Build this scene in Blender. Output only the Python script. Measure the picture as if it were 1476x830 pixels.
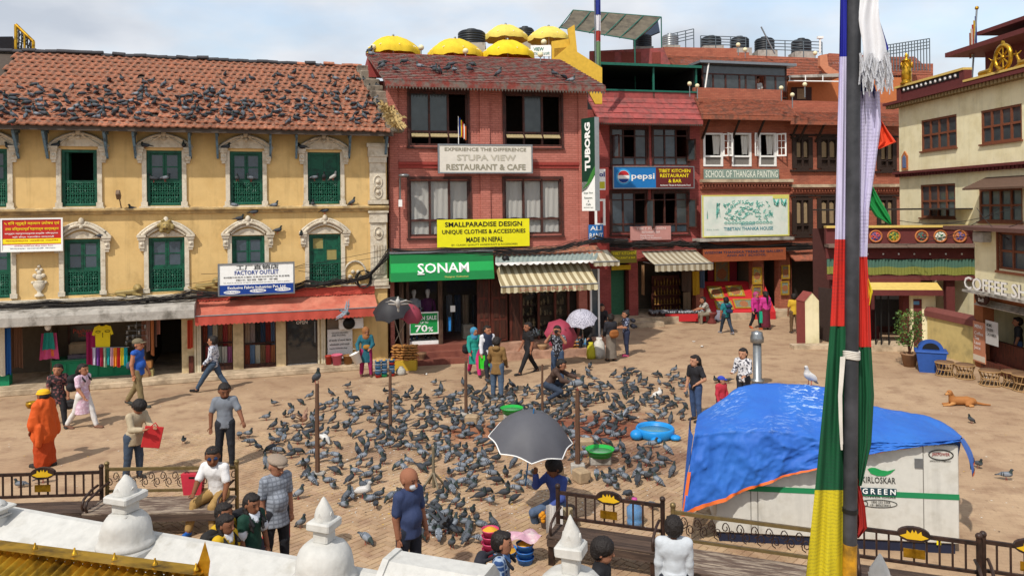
import bpy, bmesh, math, random
import numpy as np
from mathutils import Matrix, Vector
for _o in list(bpy.data.objects): bpy.data.objects.remove(_o)
SC = bpy.context.scene; COL = SC.collection
R = math.radians
# ---------------------------------------------------------------- camera
F = 1100.; CX = 738.; YH = 300.; H = 5.3; RO = R(.65)      # focal length / principal point in photo pixels, eye height, roll
cam = bpy.data.cameras.new('camera'); camo = bpy.data.objects.new('camera', cam); COL.objects.link(camo)
_r = Vector((math.cos(RO), 0, -math.sin(RO))); _u = Vector((math.sin(RO), 0, math.cos(RO))); _b = Vector((0, -1, 0))
camo.matrix_world = Matrix(((_r.x, _u.x, _b.x, 0), (_r.y, _u.y, _b.y, 0), (_r.z, _u.z, _b.z, H), (0, 0, 0, 1)))
cam.sensor_width = 36; cam.lens = F / 1476 * 36; cam.shift_y = -(415 - YH) / 1476
cam.clip_start = .1; cam.clip_end = 3000; SC.camera = camo
# ---------------------------------------------------------------- sky, sun, exposure
SUN_EL = R(50); SUN_AZ = R(29)                             # light travels towards +x, +y
w = bpy.data.worlds.new('World'); SC.world = w; w.use_nodes = True
nt = w.node_tree; N = nt.nodes; N.clear()
out = N.new('ShaderNodeOutputWorld'); bg = N.new('ShaderNodeBackground'); sky = N.new('ShaderNodeTexSky')
sky.sky_type = 'NISHITA'; sky.sun_disc = False; sky.sun_elevation = SUN_EL; sky.sun_rotation = SUN_AZ + math.pi
sky.air_density = 1.3; sky.dust_density = 2.2; sky.ozone_density = 1.5
tc = N.new('ShaderNodeTexCoord'); mp = N.new('ShaderNodeMapping'); mp.inputs['Scale'].default_value = (1, 1, 2.3)
mp.inputs['Location'].default_value = (3.1, .4, .35)
n1 = N.new('ShaderNodeTexNoise'); n1.inputs['Scale'].default_value = 2.1; n1.inputs['Detail'].default_value = 9; n1.inputs['Roughness'].default_value = .56
rp = N.new('ShaderNodeValToRGB'); rp.color_ramp.elements[0].position = .31; rp.color_ramp.elements[1].position = .54
n2 = N.new('ShaderNodeTexNoise'); n2.inputs['Scale'].default_value = 4.5; n2.inputs['Detail'].default_value = 6
rc = N.new('ShaderNodeValToRGB'); rc.color_ramp.elements[0].color = (2.7, 2.95, 3.35, 1); rc.color_ramp.elements[1].color = (4.5, 4.6, 4.75, 1)
rc.color_ramp.elements[0].position = .3; rc.color_ramp.elements[1].position = .7
mx = N.new('ShaderNodeMixRGB')
for a, b in ((tc.outputs['Generated'], mp.inputs[0]), (mp.outputs[0], n1.inputs[0]), (mp.outputs[0], n2.inputs[0]), (n1.outputs['Fac'], rp.inputs[0]),
             (rp.outputs[0], mx.inputs[0]), (sky.outputs[0], mx.inputs[1]), (n2.outputs['Fac'], rc.inputs[0]), (rc.outputs[0], mx.inputs[2]), (mx.outputs[0], bg.inputs[0]), (bg.outputs[0], out.inputs[0])):
    nt.links.new(a, b)
bg.inputs['Strength'].default_value = .15
sl = bpy.data.lights.new('sun', 'SUN'); sl.energy = 2.8; sl.angle = R(.9); sl.color = (1, .95, .87)
so = bpy.data.objects.new('sun', sl); COL.objects.link(so)
so.rotation_euler = Vector((math.sin(SUN_AZ) * math.cos(SUN_EL), math.cos(SUN_AZ) * math.cos(SUN_EL), -math.sin(SUN_EL))).to_track_quat('-Z', 'Y').to_euler()
VS = SC.view_settings; VS.view_transform = 'Standard'; VS.look = 'None'; VS.gamma = 1; VS.exposure = .5
VS.use_curve_mapping = False
SC.cycles.max_bounces = 6; SC.cycles.transparent_max_bounces = 8; SC.cycles.use_denoising = True
# ---------------------------------------------------------------- pixels to places
def ray(px, py):
    a = (px - CX) / F; b = (YH - py) / F
    return Vector((a * math.cos(RO) + b * math.sin(RO), 1, -a * math.sin(RO) + b * math.cos(RO)))
def G(px, py, z=0):                        # where the pixel's ray meets the level z
    d = ray(px, py); return Vector((0, 0, H)) + d * ((z - H) / d.z)
def at(px, py, Y):                         # the pixel's ray at depth Y
    return Vector((0, 0, H)) + ray(px, py) * Y
class Fr:                                  # a vertical wall plane: local x along it, y into it, z up
    def __init__(s, A, B, back=0):
        u = Vector((B[0] - A[0], B[1] - A[1], 0)); s.L = u.length; s.u = u / s.L; s.v = Vector((-s.u.y, s.u.x, 0))
        s.O = Vector((A[0], A[1], 0)) + s.v * back
        s.M = Matrix(((s.u.x, s.v.x, 0, s.O.x), (s.u.y, s.v.y, 0, s.O.y), (0, 0, 1, 0), (0, 0, 0, 1)))
    def uv(s, px, py, off=0):              # off: metres in front of the plane
        d = ray(px, py); P = Vector((0, 0, H)); O = s.O - s.v * off
        Q = P + d * ((O - P).dot(s.v) / d.dot(s.v)); return (Q - s.O).dot(s.u), Q.z
    def at(s, x, y, z, rz=0): return s.M @ Matrix.Translation((x, y, z)) @ Matrix.Rotation(rz, 4, 'Z')
def T(x, y, z=0, rz=0, s=1): return Matrix.Translation((x, y, z)) @ Matrix.Rotation(rz, 4, 'Z') @ Matrix.Scale(s, 4)
# ---------------------------------------------------------------- materials
def hx(h):
    h = h.lstrip('#'); v = [int(h[i:i + 2], 16) / 255 for i in (0, 2, 4)]
    return tuple(((c + .055) / 1.055) ** 2.4 if c > .04045 else c / 12.92 for c in v)
MATS = {}
def lk(nt, a, b): nt.links.new(a, b)
def mat(name, col, rough=.75, var=.12, scale=3., bump=0., bscale=30., metal=0., spec=.3, col2=None, lo=.45, hi=.62, emit=0, alpha=1., trans=0., coat=0., stretch=(1, 1, 1), rnd=0., streak=0.):
    if name in MATS: return MATS[name]
    if isinstance(col, str): col = hx(col)
    if isinstance(col2, str): col2 = hx(col2)
    m = bpy.data.materials.new(name); m.use_nodes = True; t = m.node_tree; n = t.nodes; b = n['Principled BSDF']
    b.inputs['Roughness'].default_value = rough; b.inputs['Metallic'].default_value = metal; b.inputs['Specular IOR Level'].default_value = spec
    b.inputs['Transmission Weight'].default_value = trans; b.inputs['Alpha'].default_value = alpha; b.inputs['Coat Weight'].default_value = coat
    m.diffuse_color = (*col, 1)
    tc = n.new('ShaderNodeTexCoord'); mp = n.new('ShaderNodeMapping'); mp.inputs['Scale'].default_value = stretch; lk(t, tc.outputs['Object'], mp.inputs[0])
    m['_v'] = 0; src = None
    rgb = n.new('ShaderNodeRGB'); rgb.outputs[0].default_value = (*col, 1); src = rgb.outputs[0]
    if col2:
        z = n.new('ShaderNodeTexNoise'); z.inputs['Scale'].default_value = scale; z.inputs['Detail'].default_value = 8; z.inputs['Roughness'].default_value = .62
        lk(t, mp.outputs[0], z.inputs[0]); r = n.new('ShaderNodeMapRange'); r.inputs[1].default_value = lo; r.inputs[2].default_value = hi; lk(t, z.outputs['Fac'], r.inputs[0])
        q = n.new('ShaderNodeMixRGB'); lk(t, r.outputs[0], q.inputs[0]); lk(t, src, q.inputs[1]); q.inputs[2].default_value = (*col2, 1); src = q.outputs[0]
    if var:
        z = n.new('ShaderNodeTexNoise'); z.inputs['Scale'].default_value = scale * 2.7; z.inputs['Detail'].default_value = 7; lk(t, mp.outputs[0], z.inputs[0])
        r = n.new('ShaderNodeMapRange'); r.inputs[1].default_value = .25; r.inputs[2].default_value = .75; r.inputs[3].default_value = 1 - var; r.inputs[4].default_value = 1 + var; lk(t, z.outputs['Fac'], r.inputs[0])
        q = n.new('ShaderNodeVectorMath'); q.operation = 'MULTIPLY'; lk(t, src, q.inputs[0]); lk(t, r.outputs[0], q.inputs[1]); src = q.outputs[0]
    if streak:                                                # rain streaks and dirt patches
        for sc_, st_, lo_, hi_ in ((1., (5, 5, .28), .52, .72), (1.6, (1, 1, .7), .56, .7)):
            m2 = n.new('ShaderNodeMapping'); m2.inputs['Scale'].default_value = st_; lk(t, tc.outputs['Object'], m2.inputs[0]); z = n.new('ShaderNodeTexNoise'); z.inputs['Scale'].default_value = sc_; z.inputs['Detail'].default_value = 9; z.inputs['Roughness'].default_value = .65; lk(t, m2.outputs[0], z.inputs[0])
            r = n.new('ShaderNodeMapRange'); r.inputs[1].default_value = lo_; r.inputs[2].default_value = hi_; r.inputs[3].default_value = 1; r.inputs[4].default_value = 1 - streak; lk(t, z.outputs['Fac'], r.inputs[0]); q = n.new('ShaderNodeVectorMath'); q.operation = 'MULTIPLY'; lk(t, src, q.inputs[0]); lk(t, r.outputs[0], q.inputs[1]); src = q.outputs[0]
    if rnd:
        oi = n.new('ShaderNodeObjectInfo'); r = n.new('ShaderNodeMapRange'); r.inputs[3].default_value = 1 - rnd; r.inputs[4].default_value = 1 + rnd; lk(t, oi.outputs['Random'], r.inputs[0])
        q = n.new('ShaderNodeVectorMath'); q.operation = 'MULTIPLY'; lk(t, src, q.inputs[0]); lk(t, r.outputs[0], q.inputs[1]); src = q.outputs[0]
    lk(t, src, b.inputs['Base Color'])
    if bump:
        z = n.new('ShaderNodeTexNoise'); z.inputs['Scale'].default_value = bscale; z.inputs['Detail'].default_value = 5; lk(t, mp.outputs[0], z.inputs[0])
        u = n.new('ShaderNodeBump'); u.inputs['Strength'].default_value = min(1, bump); u.inputs['Distance'].default_value = .02; lk(t, z.outputs['Fac'], u.inputs['Height']); lk(t, u.outputs[0], b.inputs['Normal'])
    if emit:
        b.inputs['Emission Color'].default_value = (*col, 1); b.inputs['Emission Strength'].default_value = emit
    MATS[name] = m; return m
def brick_mat(name, c1, c2, mortar, bw=.22, bh=.075, ms=.008, dirt='#6b4a3c'):
    if name in MATS: return MATS[name]
    m = mat(name, c1, .85, 0); t = m.node_tree; n = t.nodes; b = n['Principled BSDF']
    tc = n.new('ShaderNodeTexCoord'); sp = n.new('ShaderNodeSeparateXYZ'); ad = n.new('ShaderNodeMath'); cb = n.new('ShaderNodeCombineXYZ')
    lk(t, tc.outputs['Object'], sp.inputs[0]); lk(t, sp.outputs[0], ad.inputs[0]); lk(t, sp.outputs[1], ad.inputs[1]); lk(t, ad.outputs[0], cb.inputs[0]); lk(t, sp.outputs[2], cb.inputs[1])
    k = n.new('ShaderNodeTexBrick'); lk(t, cb.outputs[0], k.inputs['Vector']); k.inputs['Scale'].default_value = 1
    k.inputs['Color1'].default_value = (*hx(c1), 1); k.inputs['Color2'].default_value = (*hx(c2), 1); k.inputs['Mortar'].default_value = (*hx(mortar), 1)
    k.inputs['Brick Width'].default_value = bw; k.inputs['Row Height'].default_value = bh; k.inputs['Mortar Size'].default_value = ms; k.inputs['Bias'].default_value = -.1
    z = n.new('ShaderNodeTexNoise'); z.inputs['Scale'].default_value = 1.3; z.inputs['Detail'].default_value = 8; lk(t, tc.outputs['Object'], z.inputs[0])
    r = n.new('ShaderNodeMapRange'); r.inputs[1].default_value = .52; r.inputs[2].default_value = .75; r.inputs[4].default_value = .55; lk(t, z.outputs['Fac'], r.inputs[0])
    q = n.new('ShaderNodeMixRGB'); lk(t, r.outputs[0], q.inputs[0]); lk(t, k.outputs['Color'], q.inputs[1]); q.inputs[2].default_value = (*hx(dirt), 1); lk(t, q.outputs[0], b.inputs['Base Color'])
    u = n.new('ShaderNodeBump'); u.inputs['Strength'].default_value = .8; u.inputs['Distance'].default_value = .012; iv = n.new('ShaderNodeMath'); iv.operation = 'SUBTRACT'; iv.inputs[0].default_value = 1; lk(t, k.outputs['Fac'], iv.inputs[1]); lk(t, iv.outputs[0], u.inputs['Height']); lk(t, u.outputs[0], b.inputs['Normal'])
    return m
def vmat(name, rough=.8, bump=0, bscale=40, rnd=0., var=.1, sheen=0):        # colour from the 'Col' attribute
    if name in MATS: return MATS[name]
    m = mat(name, (.5, .5, .5), rough, 0, bump=bump, bscale=bscale); t = m.node_tree; n = t.nodes; b = n['Principled BSDF']
    a = n.new('ShaderNodeAttribute'); a.attribute_name = 'Col'; src = a.outputs['Color']
    if rnd:
        oi = n.new('ShaderNodeObjectInfo'); r = n.new('ShaderNodeMapRange'); r.inputs[3].default_value = 1 - rnd; r.inputs[4].default_value = 1 + rnd; lk(t, oi.outputs['Random'], r.inputs[0])
        q = n.new('ShaderNodeVectorMath'); q.operation = 'MULTIPLY'; lk(t, src, q.inputs[0]); lk(t, r.outputs[0], q.inputs[1]); src = q.outputs[0]
    lk(t, src, b.inputs['Base Color']); return m
# ---------------------------------------------------------------- mesh helpers
class MB:
    def __init__(s): s.v = []; s.f = []; s.m = []; s.sm = []; s.c = []; s.M = None; s.mi = 0; s.smooth = False; s.col = None
    def add(s, vs, fs, mi=None, smooth=None):
        b = len(s.v)
        if s.M is not None: vs = [s.M @ Vector(p) for p in vs]
        s.v += [tuple(p) for p in vs]; s.f += [[i + b for i in f] for f in fs]
        s.m += [s.mi if mi is None else mi] * len(fs); s.sm += [s.smooth if smooth is None else smooth] * len(fs)
        if s.col is not None: s.c += [s.col] * len(vs)
        return s
    def box(s, x0, x1, y0, y1, z0, z1, mi=None, b=0.):
        if x1 < x0: x0, x1 = x1, x0
        if y1 < y0: y0, y1 = y1, y0
        if z1 < z0: z0, z1 = z1, z0
        if b:
            b = min(b, (x1 - x0) * .4, (y1 - y0) * .4, (z1 - z0) * .4); P = []
            for z, k in ((z0, b), (z0 + b, 0), (z1 - b, 0), (z1, b)):
                for q in ((x0 + b + k, y0 + k), (x1 - b - k, y0 + k), (x1 - k, y0 + b + k), (x1 - k, y1 - b - k), (x1 - b - k, y1 - k), (x0 + b + k, y1 - k), (x0 + k, y1 - b - k), (x0 + k, y0 + b + k)):
                    P.append((min(max(q[0], x0), x1), min(max(q[1], y0), y1), z))
            fs = [list(range(7, -1, -1)), list(range(24, 32))] + [[a * 8 + i, a * 8 + (i + 1) % 8, a * 8 + 8 + (i + 1) % 8, a * 8 + 8 + i] for a in range(3) for i in range(8)]
            return s.add(P, fs, mi)
        return s.add([(x0, y0, z0), (x1, y0, z0), (x1, y1, z0), (x0, y1, z0), (x0, y0, z1), (x1, y0, z1), (x1, y1, z1), (x0, y1, z1)],
                     [(3, 2, 1, 0), (4, 5, 6, 7), (0, 1, 5, 4), (1, 2, 6, 5), (2, 3, 7, 6), (3, 0, 4, 7)], mi)
    def prism(s, pts, y0, y1, mi=None, ax='y', smooth=None):     # pts (a,b) counter-clockwise, extruded along ax
        n = len(pts); f = {'y': lambda a, b, c: (a, c, b), 'x': lambda a, b, c: (c, a, b), 'z': lambda a, b, c: (a, b, c)}[ax]
        vs = [f(a, b, y0) for a, b in pts] + [f(a, b, y1) for a, b in pts]
        s.add(vs, [list(range(n)), list(range(2 * n - 1, n - 1, -1))], mi, False)
        return s.add(vs, [(i, i + n, (i + 1) % n + n, (i + 1) % n) for i in range(n)], mi, smooth)
    def tube(s, P, r, n=6, mi=None, smooth=True, caps=True, closed=False):
        P = [Vector(p) for p in P]; k = len(P); rr = r if isinstance(r, (list, tuple)) else [r] * k; vs = []; fs = []; up = None
        for i, p in enumerate(P):
            d = (P[(i + 1) % k] - P[i - 1]) if closed else (P[min(i + 1, k - 1)] - P[max(i - 1, 0)])
            d = d.normalized() if d.length > 1e-9 else Vector((0, 0, 1))
            if up is None: up = Vector((0, 0, 1)) if abs(d.z) < .9 else Vector((1, 0, 0))
            a = d.cross(up).normalized(); b = a.cross(d); up = b
            vs += [p + (a * math.cos(2 * math.pi * j / n) + b * math.sin(2 * math.pi * j / n)) * rr[i] for j in range(n)]
        for i in range(k if closed else k - 1):
            for j in range(n):
                A = i * n; B = ((i + 1) % k) * n; fs.append((A + j, A + (j + 1) % n, B + (j + 1) % n, B + j))
        if caps and not closed: s.add(vs, [list(range(n))[::-1], list(range((k - 1) * n, k * n))], mi, False)
        return s.add(vs, fs, mi, smooth)
    def lathe(s, prof, n=16, c=(0, 0, 0), mi=None, smooth=True, sx=1, sy=1, a0=0):
        vs = []; fs = []; k = len(prof)
        for r, z in prof: vs += [(c[0] + sx * r * math.cos(a0 + 2 * math.pi * j / n), c[1] + sy * r * math.sin(a0 + 2 * math.pi * j / n), c[2] + z) for j in range(n)]
        for i in range(k - 1): fs += [(i * n + j, i * n + (j + 1) % n, i * n + n + (j + 1) % n, i * n + n + j) for j in range(n)]
        if prof[0][0] > 1e-5: s.add(vs, [list(range(n))[::-1]], mi, False)
        if prof[-1][0] > 1e-5: s.add(vs, [list(range((k - 1) * n, k * n))], mi, False)
        return s.add(vs, fs, mi, smooth)
    def ball(s, c, r, n=10, m=6, mi=None, sz=1.):
        return s.lathe([(r * math.sin(math.pi * i / m), -r * sz * math.cos(math.pi * i / m)) for i in range(m + 1)], n, c, mi)
    def sheet(s, fn, nu, nv, mi=None, smooth=True, th=0):      # a parametric sheet, optional thickness along its second copy
        vs = [fn(i / nu, j / nv) for j in range(nv + 1) for i in range(nu + 1)]; w = nu + 1
        fs = [(j * w + i, j * w + i + 1, (j + 1) * w + i + 1, (j + 1) * w + i) for j in range(nv) for i in range(nu)]
        return s.add(vs, fs, mi, smooth)
    def mesh(s, name, mats):
        me = bpy.data.meshes.new(name); me.from_pydata(s.v, [], s.f)
        for m in (mats if isinstance(mats, (list, tuple)) else [mats]): me.materials.append(m)
        if s.f:
            me.polygons.foreach_set('material_index', s.m); me.polygons.foreach_set('use_smooth', s.sm)
        if s.c:
            a = me.color_attributes.new('Col', 'FLOAT_COLOR', 'POINT'); a.data.foreach_set('color', np.array([(*c, 1) for c in s.c], 'f').ravel())
        me.update(); return me
    def build(s, name, mats, parent=None, M=None, **kw): return link(name, s.mesh(name, mats), parent, M, **kw)
def link(name, me, parent=None, M=None, label=None, cat=None, group=None, kind=None):
    o = bpy.data.objects.new(name, me); COL.objects.link(o)
    if parent is not None: o.parent = parent
    if M is not None: o.matrix_local = M if parent is not None else M
    return tag(o, label, cat, group, kind)
def tag(o, label=None, cat=None, group=None, kind=None):
    if label: o['label'] = label
    if cat: o['category'] = cat
    if group: o['group'] = group
    if kind: o['kind'] = kind
    return o
def thing(name, label, cat, M=None, group=None):
    o = bpy.data.objects.new(name, None); COL.objects.link(o); o.empty_display_size = .2
    if M is not None: o.matrix_world = M
    return tag(o, label, cat, group)
def copy_tree(o, parent=None):
    c = o.copy(); COL.objects.link(c); c.parent = parent
    for ch in CH.get(o.name, ()): copy_tree(ch, c)
    return c
CH = {}
def kids(root):                            # remember a tree so that copy_tree can walk it quickly
    for o in bpy.data.objects:
        if o.parent is not None: CH.setdefault(o.parent.name, [])
    for o in bpy.data.objects:
        if o.parent is not None and o not in CH[o.parent.name]: CH[o.parent.name].append(o)
# ---------------------------------------------------------------- lettering
_fontobj = None
def text_mesh(s, size=1., align='CENTER', ext=.004, bold=0., width=None, height=None, spacing=1., shear=0.):
    cu = bpy.data.curves.new('t', 'FONT'); cu.body = s; cu.size = 1; cu.align_x = 'LEFT'; cu.extrude = 0; cu.offset = bold; cu.space_character = spacing; cu.shear = shear; cu.resolution_u = 2
    o = bpy.data.objects.new('t', cu); me = bpy.data.meshes.new_from_object(o)
    bpy.data.objects.remove(o); bpy.data.curves.remove(cu)
    n = len(me.vertices); co = np.empty(n * 3, 'f'); me.vertices.foreach_get('co', co); co = co.reshape(-1, 3)
    fs = [list(p.vertices) for p in me.polygons]; bpy.data.meshes.remove(me)
    if not n: return [], [], 0, 0
    mn = co.min(0); mxx = co.max(0); d = mxx - mn; sy = height / max(d[1], 1e-6) if height else size; sx = width / max(d[0], 1e-6) if width else sy
    co = (co - (mn + mxx) / 2) * np.array((sx, sy, 1)); return co, fs, d[0] * sx, d[1] * sy
def lettering(name, lines, m, parent, y=-.012, M=None):       # lines: (text, centre x, centre z, width, height, bold); faces local -y
    o = None
    for L in lines:
        b = MB(); s, x, z, wd, ht = L[:5]; bold = .55 * (L[5] if len(L) > 5 else .015); sh = L[6] if len(L) > 6 else 0
        co, fs, _, _ = text_mesh(s, width=wd, height=ht, bold=bold, shear=sh)
        if len(co): o = b.add([(x + p[0], y, z + p[1]) for p in co], fs).build(name, m, parent, M)
    return o

# ================================================================ ground
def ground_mat(name,vcol=False,tile=True):
 m=mat(name,(.3,.2,.13),.9,0);t=m.node_tree;n=t.nodes;b=n['Principled BSDF'];g=n.new('ShaderNodeNewGeometry')
 def noise(s,d=8,r=.6):z=n.new('ShaderNodeTexNoise');z.inputs['Scale'].default_value=s;z.inputs['Detail'].default_value=d;z.inputs['Roughness'].default_value=r;lk(t,g.outputs['Position'],z.inputs[0]);return z.outputs['Fac']
 def ramp(src,lo,hi,a=0,c=1):r=n.new('ShaderNodeMapRange');r.inputs[1].default_value=lo;r.inputs[2].default_value=hi;r.inputs[3].default_value=a;r.inputs[4].default_value=c;lk(t,src,r.inputs[0]);return r.outputs[0]
 def mix(f,a,c):
  x=n.new('ShaderNodeMixRGB');lk(t,f,x.inputs[0])
  for i,q in((1,a),(2,c)):
   if isinstance(q,str):x.inputs[i].default_value=(*hx(q),1)
   else:lk(t,q,x.inputs[i])
  return x.outputs[0]
 c=mix(ramp(noise(.35),.35,.65),'#a08468','#b09577');c=mix(ramp(noise(1.6),.48,.7),c,'#8b6e56');c=mix(ramp(noise(9),.6,.75),c,'#7a624a')
 for(px,py,rx,ry,col,s_)in((870,618,1.9,1.5,'#7a4632',.95),(915,660,2.0,1.1,'#6b4a3a',.8),(705,622,1.5,1.2,'#8a5236',.8),(540,650,1.6,1.0,'#7d6250',.5),(760,640,1.2,1.0,'#80502f',.7)):
  p=G(px,py);s=n.new('ShaderNodeVectorMath');s.operation='SUBTRACT';lk(t,g.outputs['Position'],s.inputs[0]);s.inputs[1].default_value=p;d=n.new('ShaderNodeVectorMath');d.operation='DIVIDE';lk(t,s.outputs[0],d.inputs[0]);d.inputs[1].default_value=(rx,ry,9);l=n.new('ShaderNodeVectorMath');l.operation='LENGTH';lk(t,d.outputs[0],l.inputs[0])
  ad=n.new('ShaderNodeMath');ad.operation='ADD';lk(t,l.outputs['Value'],ad.inputs[0]);lk(t,ramp(noise(1.3),.2,.8,-.55,.55),ad.inputs[1]);c=mix(ramp(ad.outputs[0],1.05,.45,0,s_),c,col)
 if vcol:
  a=n.new('ShaderNodeAttribute');a.attribute_name='Col';q=n.new('ShaderNodeVectorMath');q.operation='MULTIPLY';lk(t,c,q.inputs[0]);lk(t,a.outputs['Color'],q.inputs[1]);c=q.outputs[0]
 hgt=noise(60,4)
 if tile:
  mp=n.new('ShaderNodeMapping');mp.inputs['Rotation'].default_value=(0,0,R(18));lk(t,g.outputs['Position'],mp.inputs[0]);k=n.new('ShaderNodeTexBrick');lk(t,mp.outputs[0],k.inputs[0]);k.inputs['Scale'].default_value=1;k.inputs['Brick Width'].default_value=.23;k.inputs['Row Height'].default_value=.115;k.inputs['Mortar Size'].default_value=.006
  k.inputs['Color1'].default_value=(1,1,1,1);k.inputs['Color2'].default_value=(.93,.93,.93,1);k.inputs['Mortar'].default_value=(.84,.84,.84,1);q=n.new('ShaderNodeVectorMath');q.operation='MULTIPLY';lk(t,c,q.inputs[0]);lk(t,k.outputs['Color'],q.inputs[1]);c=q.outputs[0]
 lk(t,c,b.inputs['Base Color']);u=n.new('ShaderNodeBump');u.inputs['Strength'].default_value=.35;u.inputs['Distance'].default_value=.01;lk(t,hgt,u.inputs['Height']);lk(t,u.outputs[0],b.inputs['Normal']);return m
b=MB();b.add([(-90,-12,0),(90,-12,0),(90,160,0),(-90,160,0)],[(0,1,2,3)]);ground=b.build('ground',ground_mat('dusty_brick_ground'),kind='structure',label='dusty tan brick paved square')
# herringbone brick pavers on the near part of the square
M_pav=ground_mat('brick_paver',True,False);rr=random.Random(2);L_=.118;ca,sa=math.cos(R(48)),math.sin(R(48));big=MB();near=[];NP=[]
def pv(w,d,tint):
 b=MB();b.col=(tint,tint*rr.uniform(.97,1.02),tint*rr.uniform(.95,1.03));g=.0035;e=.006
 b.add([(g,g,-.01),(w-g,g,-.01),(w-g,d-g,-.01),(g,d-g,-.01),(g+e,g+e,.010),(w-g-e,g+e,.010),(w-g-e,d-g-e,.010),(g+e,d-g-e,.010)],[(4,5,6,7),(0,1,5,4),(1,2,6,5),(2,3,7,6),(3,0,4,7)]);return b
PV=[[pv(*s,rr.uniform(.93,1.06))for _ in range(8)]for s in((2*L_,L_),(L_,2*L_))];PVM=[[q.mesh('paver',M_pav)for q in s]for s in PV]
for j in range(-140,140):
 for m_ in range(-60,60):
  for kind,(i0,j0)in enumerate(((j+4*m_,j),(j+4*m_+3,j))):
   x,y=i0*L_,j0*L_;X,Y=x*ca-y*sa,x*sa+y*ca+14.5
   if not(-8.2<X<4.6 and 10.4<Y<18.2)or X<-.75*Y:continue
   if rr.random()<.004:continue
   M=Matrix.Translation((X,Y,0))@Matrix.Rotation(R(48),4,'Z')@Matrix.Rotation(rr.uniform(-.008,.008),4,'Z');kk=rr.randrange(8)
   if Y<14.6:near.append((Y+abs(X+2.6)*1.2,len(NP)))
   NP.append((kind,kk,M))
near={i for _,i in sorted(near)[:300]}
for i,(kind,kk,M)in enumerate(NP):
 if i in near:link('paver',PVM[kind][kk],ground,M)
 else:q=PV[kind][kk];big.M=M;big.col=q.c[0];big.add(q.v,q.f)
big.build('herringbone_pavers',M_pav,ground,kind='stuff')

# ================================================================ shared materials
M_white=mat('white_plaster','#c9beaa',.88,.12,4,bump=.4,col2='#a39278',lo=.5,hi=.72,streak=.22)
M_yel=mat('yellow_plaster','#cfae74',.9,.06,1.2,bump=.15,bscale=18,col2='#c2a066',lo=.45,hi=.7,streak=.2)
M_green=mat('green_paint','#10503a',.5,.2,5,col2='#0c3a2c')
M_lattice=mat('green_lattice_paint','#1d5c46',.55,.25,9,col2='#6f9382',lo=.55,hi=.75)
M_glassd=mat('dark_window_glass','#3b454c',.12,.25,1.5,spec=.6)
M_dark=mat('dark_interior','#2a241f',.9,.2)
M_inner=mat('interior_wall','#5d5142',.9,.15)
M_blue=mat('bluegrey_paint','#5f7a8c',.6,.2,6,col2='#3d4c58')
M_wood=mat('dark_wood','#46271c',.6,.25,4,bump=.2,col2='#2e1a14',stretch=(3,3,.6))
M_wood2=mat('red_brown_wood','#5a2a1e',.6,.25,5,col2='#3a1d16',stretch=(3,3,.6))
M_conc=mat('worn_concrete','#a39d94',.9,.18,2.2,bump=.5,bscale=25,col2='#6e685f',lo=.5,hi=.66,streak=.3)
M_stone=mat('pale_step_stone','#bba78c',.9,.14,2,bump=.3,col2='#93816a')
M_cable=mat('black_cable','#1c1b1a',.6,0)
M_metal=mat('grey_metal','#8a8d8f',.35,.12,5,metal=.7)
M_wht=mat('white_paint','#e4e2dd',.55,.05,3)
M_blk=mat('black_paint','#141414',.5,.1)
M_gold=mat('gilded_metal','#c99a2e',.32,.2,5,metal=.85,col2='#8f6a1c')
M_brass=mat('dull_brass_relief','#a8905a',.6,.2,8,metal=.2,bump=.3)
M_tile=mat('clay_roof_tile','#a2664c',.9,.28,5,bump=.4,col2='#75594a',rnd=.36)
M_tilestuff=mat('clay_roof_tile_far','#a2664c',.9,.32,9,bump=.4,col2='#75594a',lo=.4,hi=.6)
M_ridge=mat('dark_ridge_tile','#3c3a3c',.8,.2,5)

def wall_holes(b,u0,u1,z0,z1,holes,dep=.3,mi=0,y=0):
 us=sorted({u0,u1,*[h[0]for h in holes],*[h[1]for h in holes]});zs=sorted({z0,z1,*[h[2]for h in holes],*[h[3]for h in holes]})
 us=[x for x in us if u0<=x<=u1];zs=[x for x in zs if z0<=x<=z1]
 for i in range(len(us)-1):
  for j in range(len(zs)-1):
   cu=(us[i]+us[i+1])/2;cz=(zs[j]+zs[j+1])/2
   if not any(h[0]<cu<h[1]and h[2]<cz<h[3]for h in holes):
    b.add([(us[i],y,zs[j]),(us[i+1],y,zs[j]),(us[i+1],y,zs[j+1]),(us[i],y,zs[j+1])],[(0,1,2,3)],mi)
 for h in holes:
  a,c,d,e=h;y1=y+dep
  b.add([(a,y,d),(c,y,d),(c,y,e),(a,y,e),(a,y1,d),(c,y1,d),(c,y1,e),(a,y1,e)],[(0,4,5,1),(1,5,6,2),(2,6,7,3),(3,7,4,0)],mi)
def shell(b,u0,u1,z0,z1,dep,floors=(),mi=0,y=0,top=True):
 b.add([(u0,y,z0),(u0,y,z1),(u0,dep,z1),(u0,dep,z0)],[(0,1,2,3)],mi)
 b.add([(u1,y,z0),(u1,y,z1),(u1,dep,z1),(u1,dep,z0)],[(3,2,1,0)],mi)
 b.add([(u0,dep,z0),(u0,dep,z1),(u1,dep,z1),(u1,dep,z0)],[(0,1,2,3)],mi)
 for z in floors:b.box(u0,u1,y+.02,dep,z-.1,z,mi)
 if top:b.add([(u0,y,z1),(u1,y,z1),(u1,dep,z1),(u0,dep,z1)],[(0,1,2,3)],mi)

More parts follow.
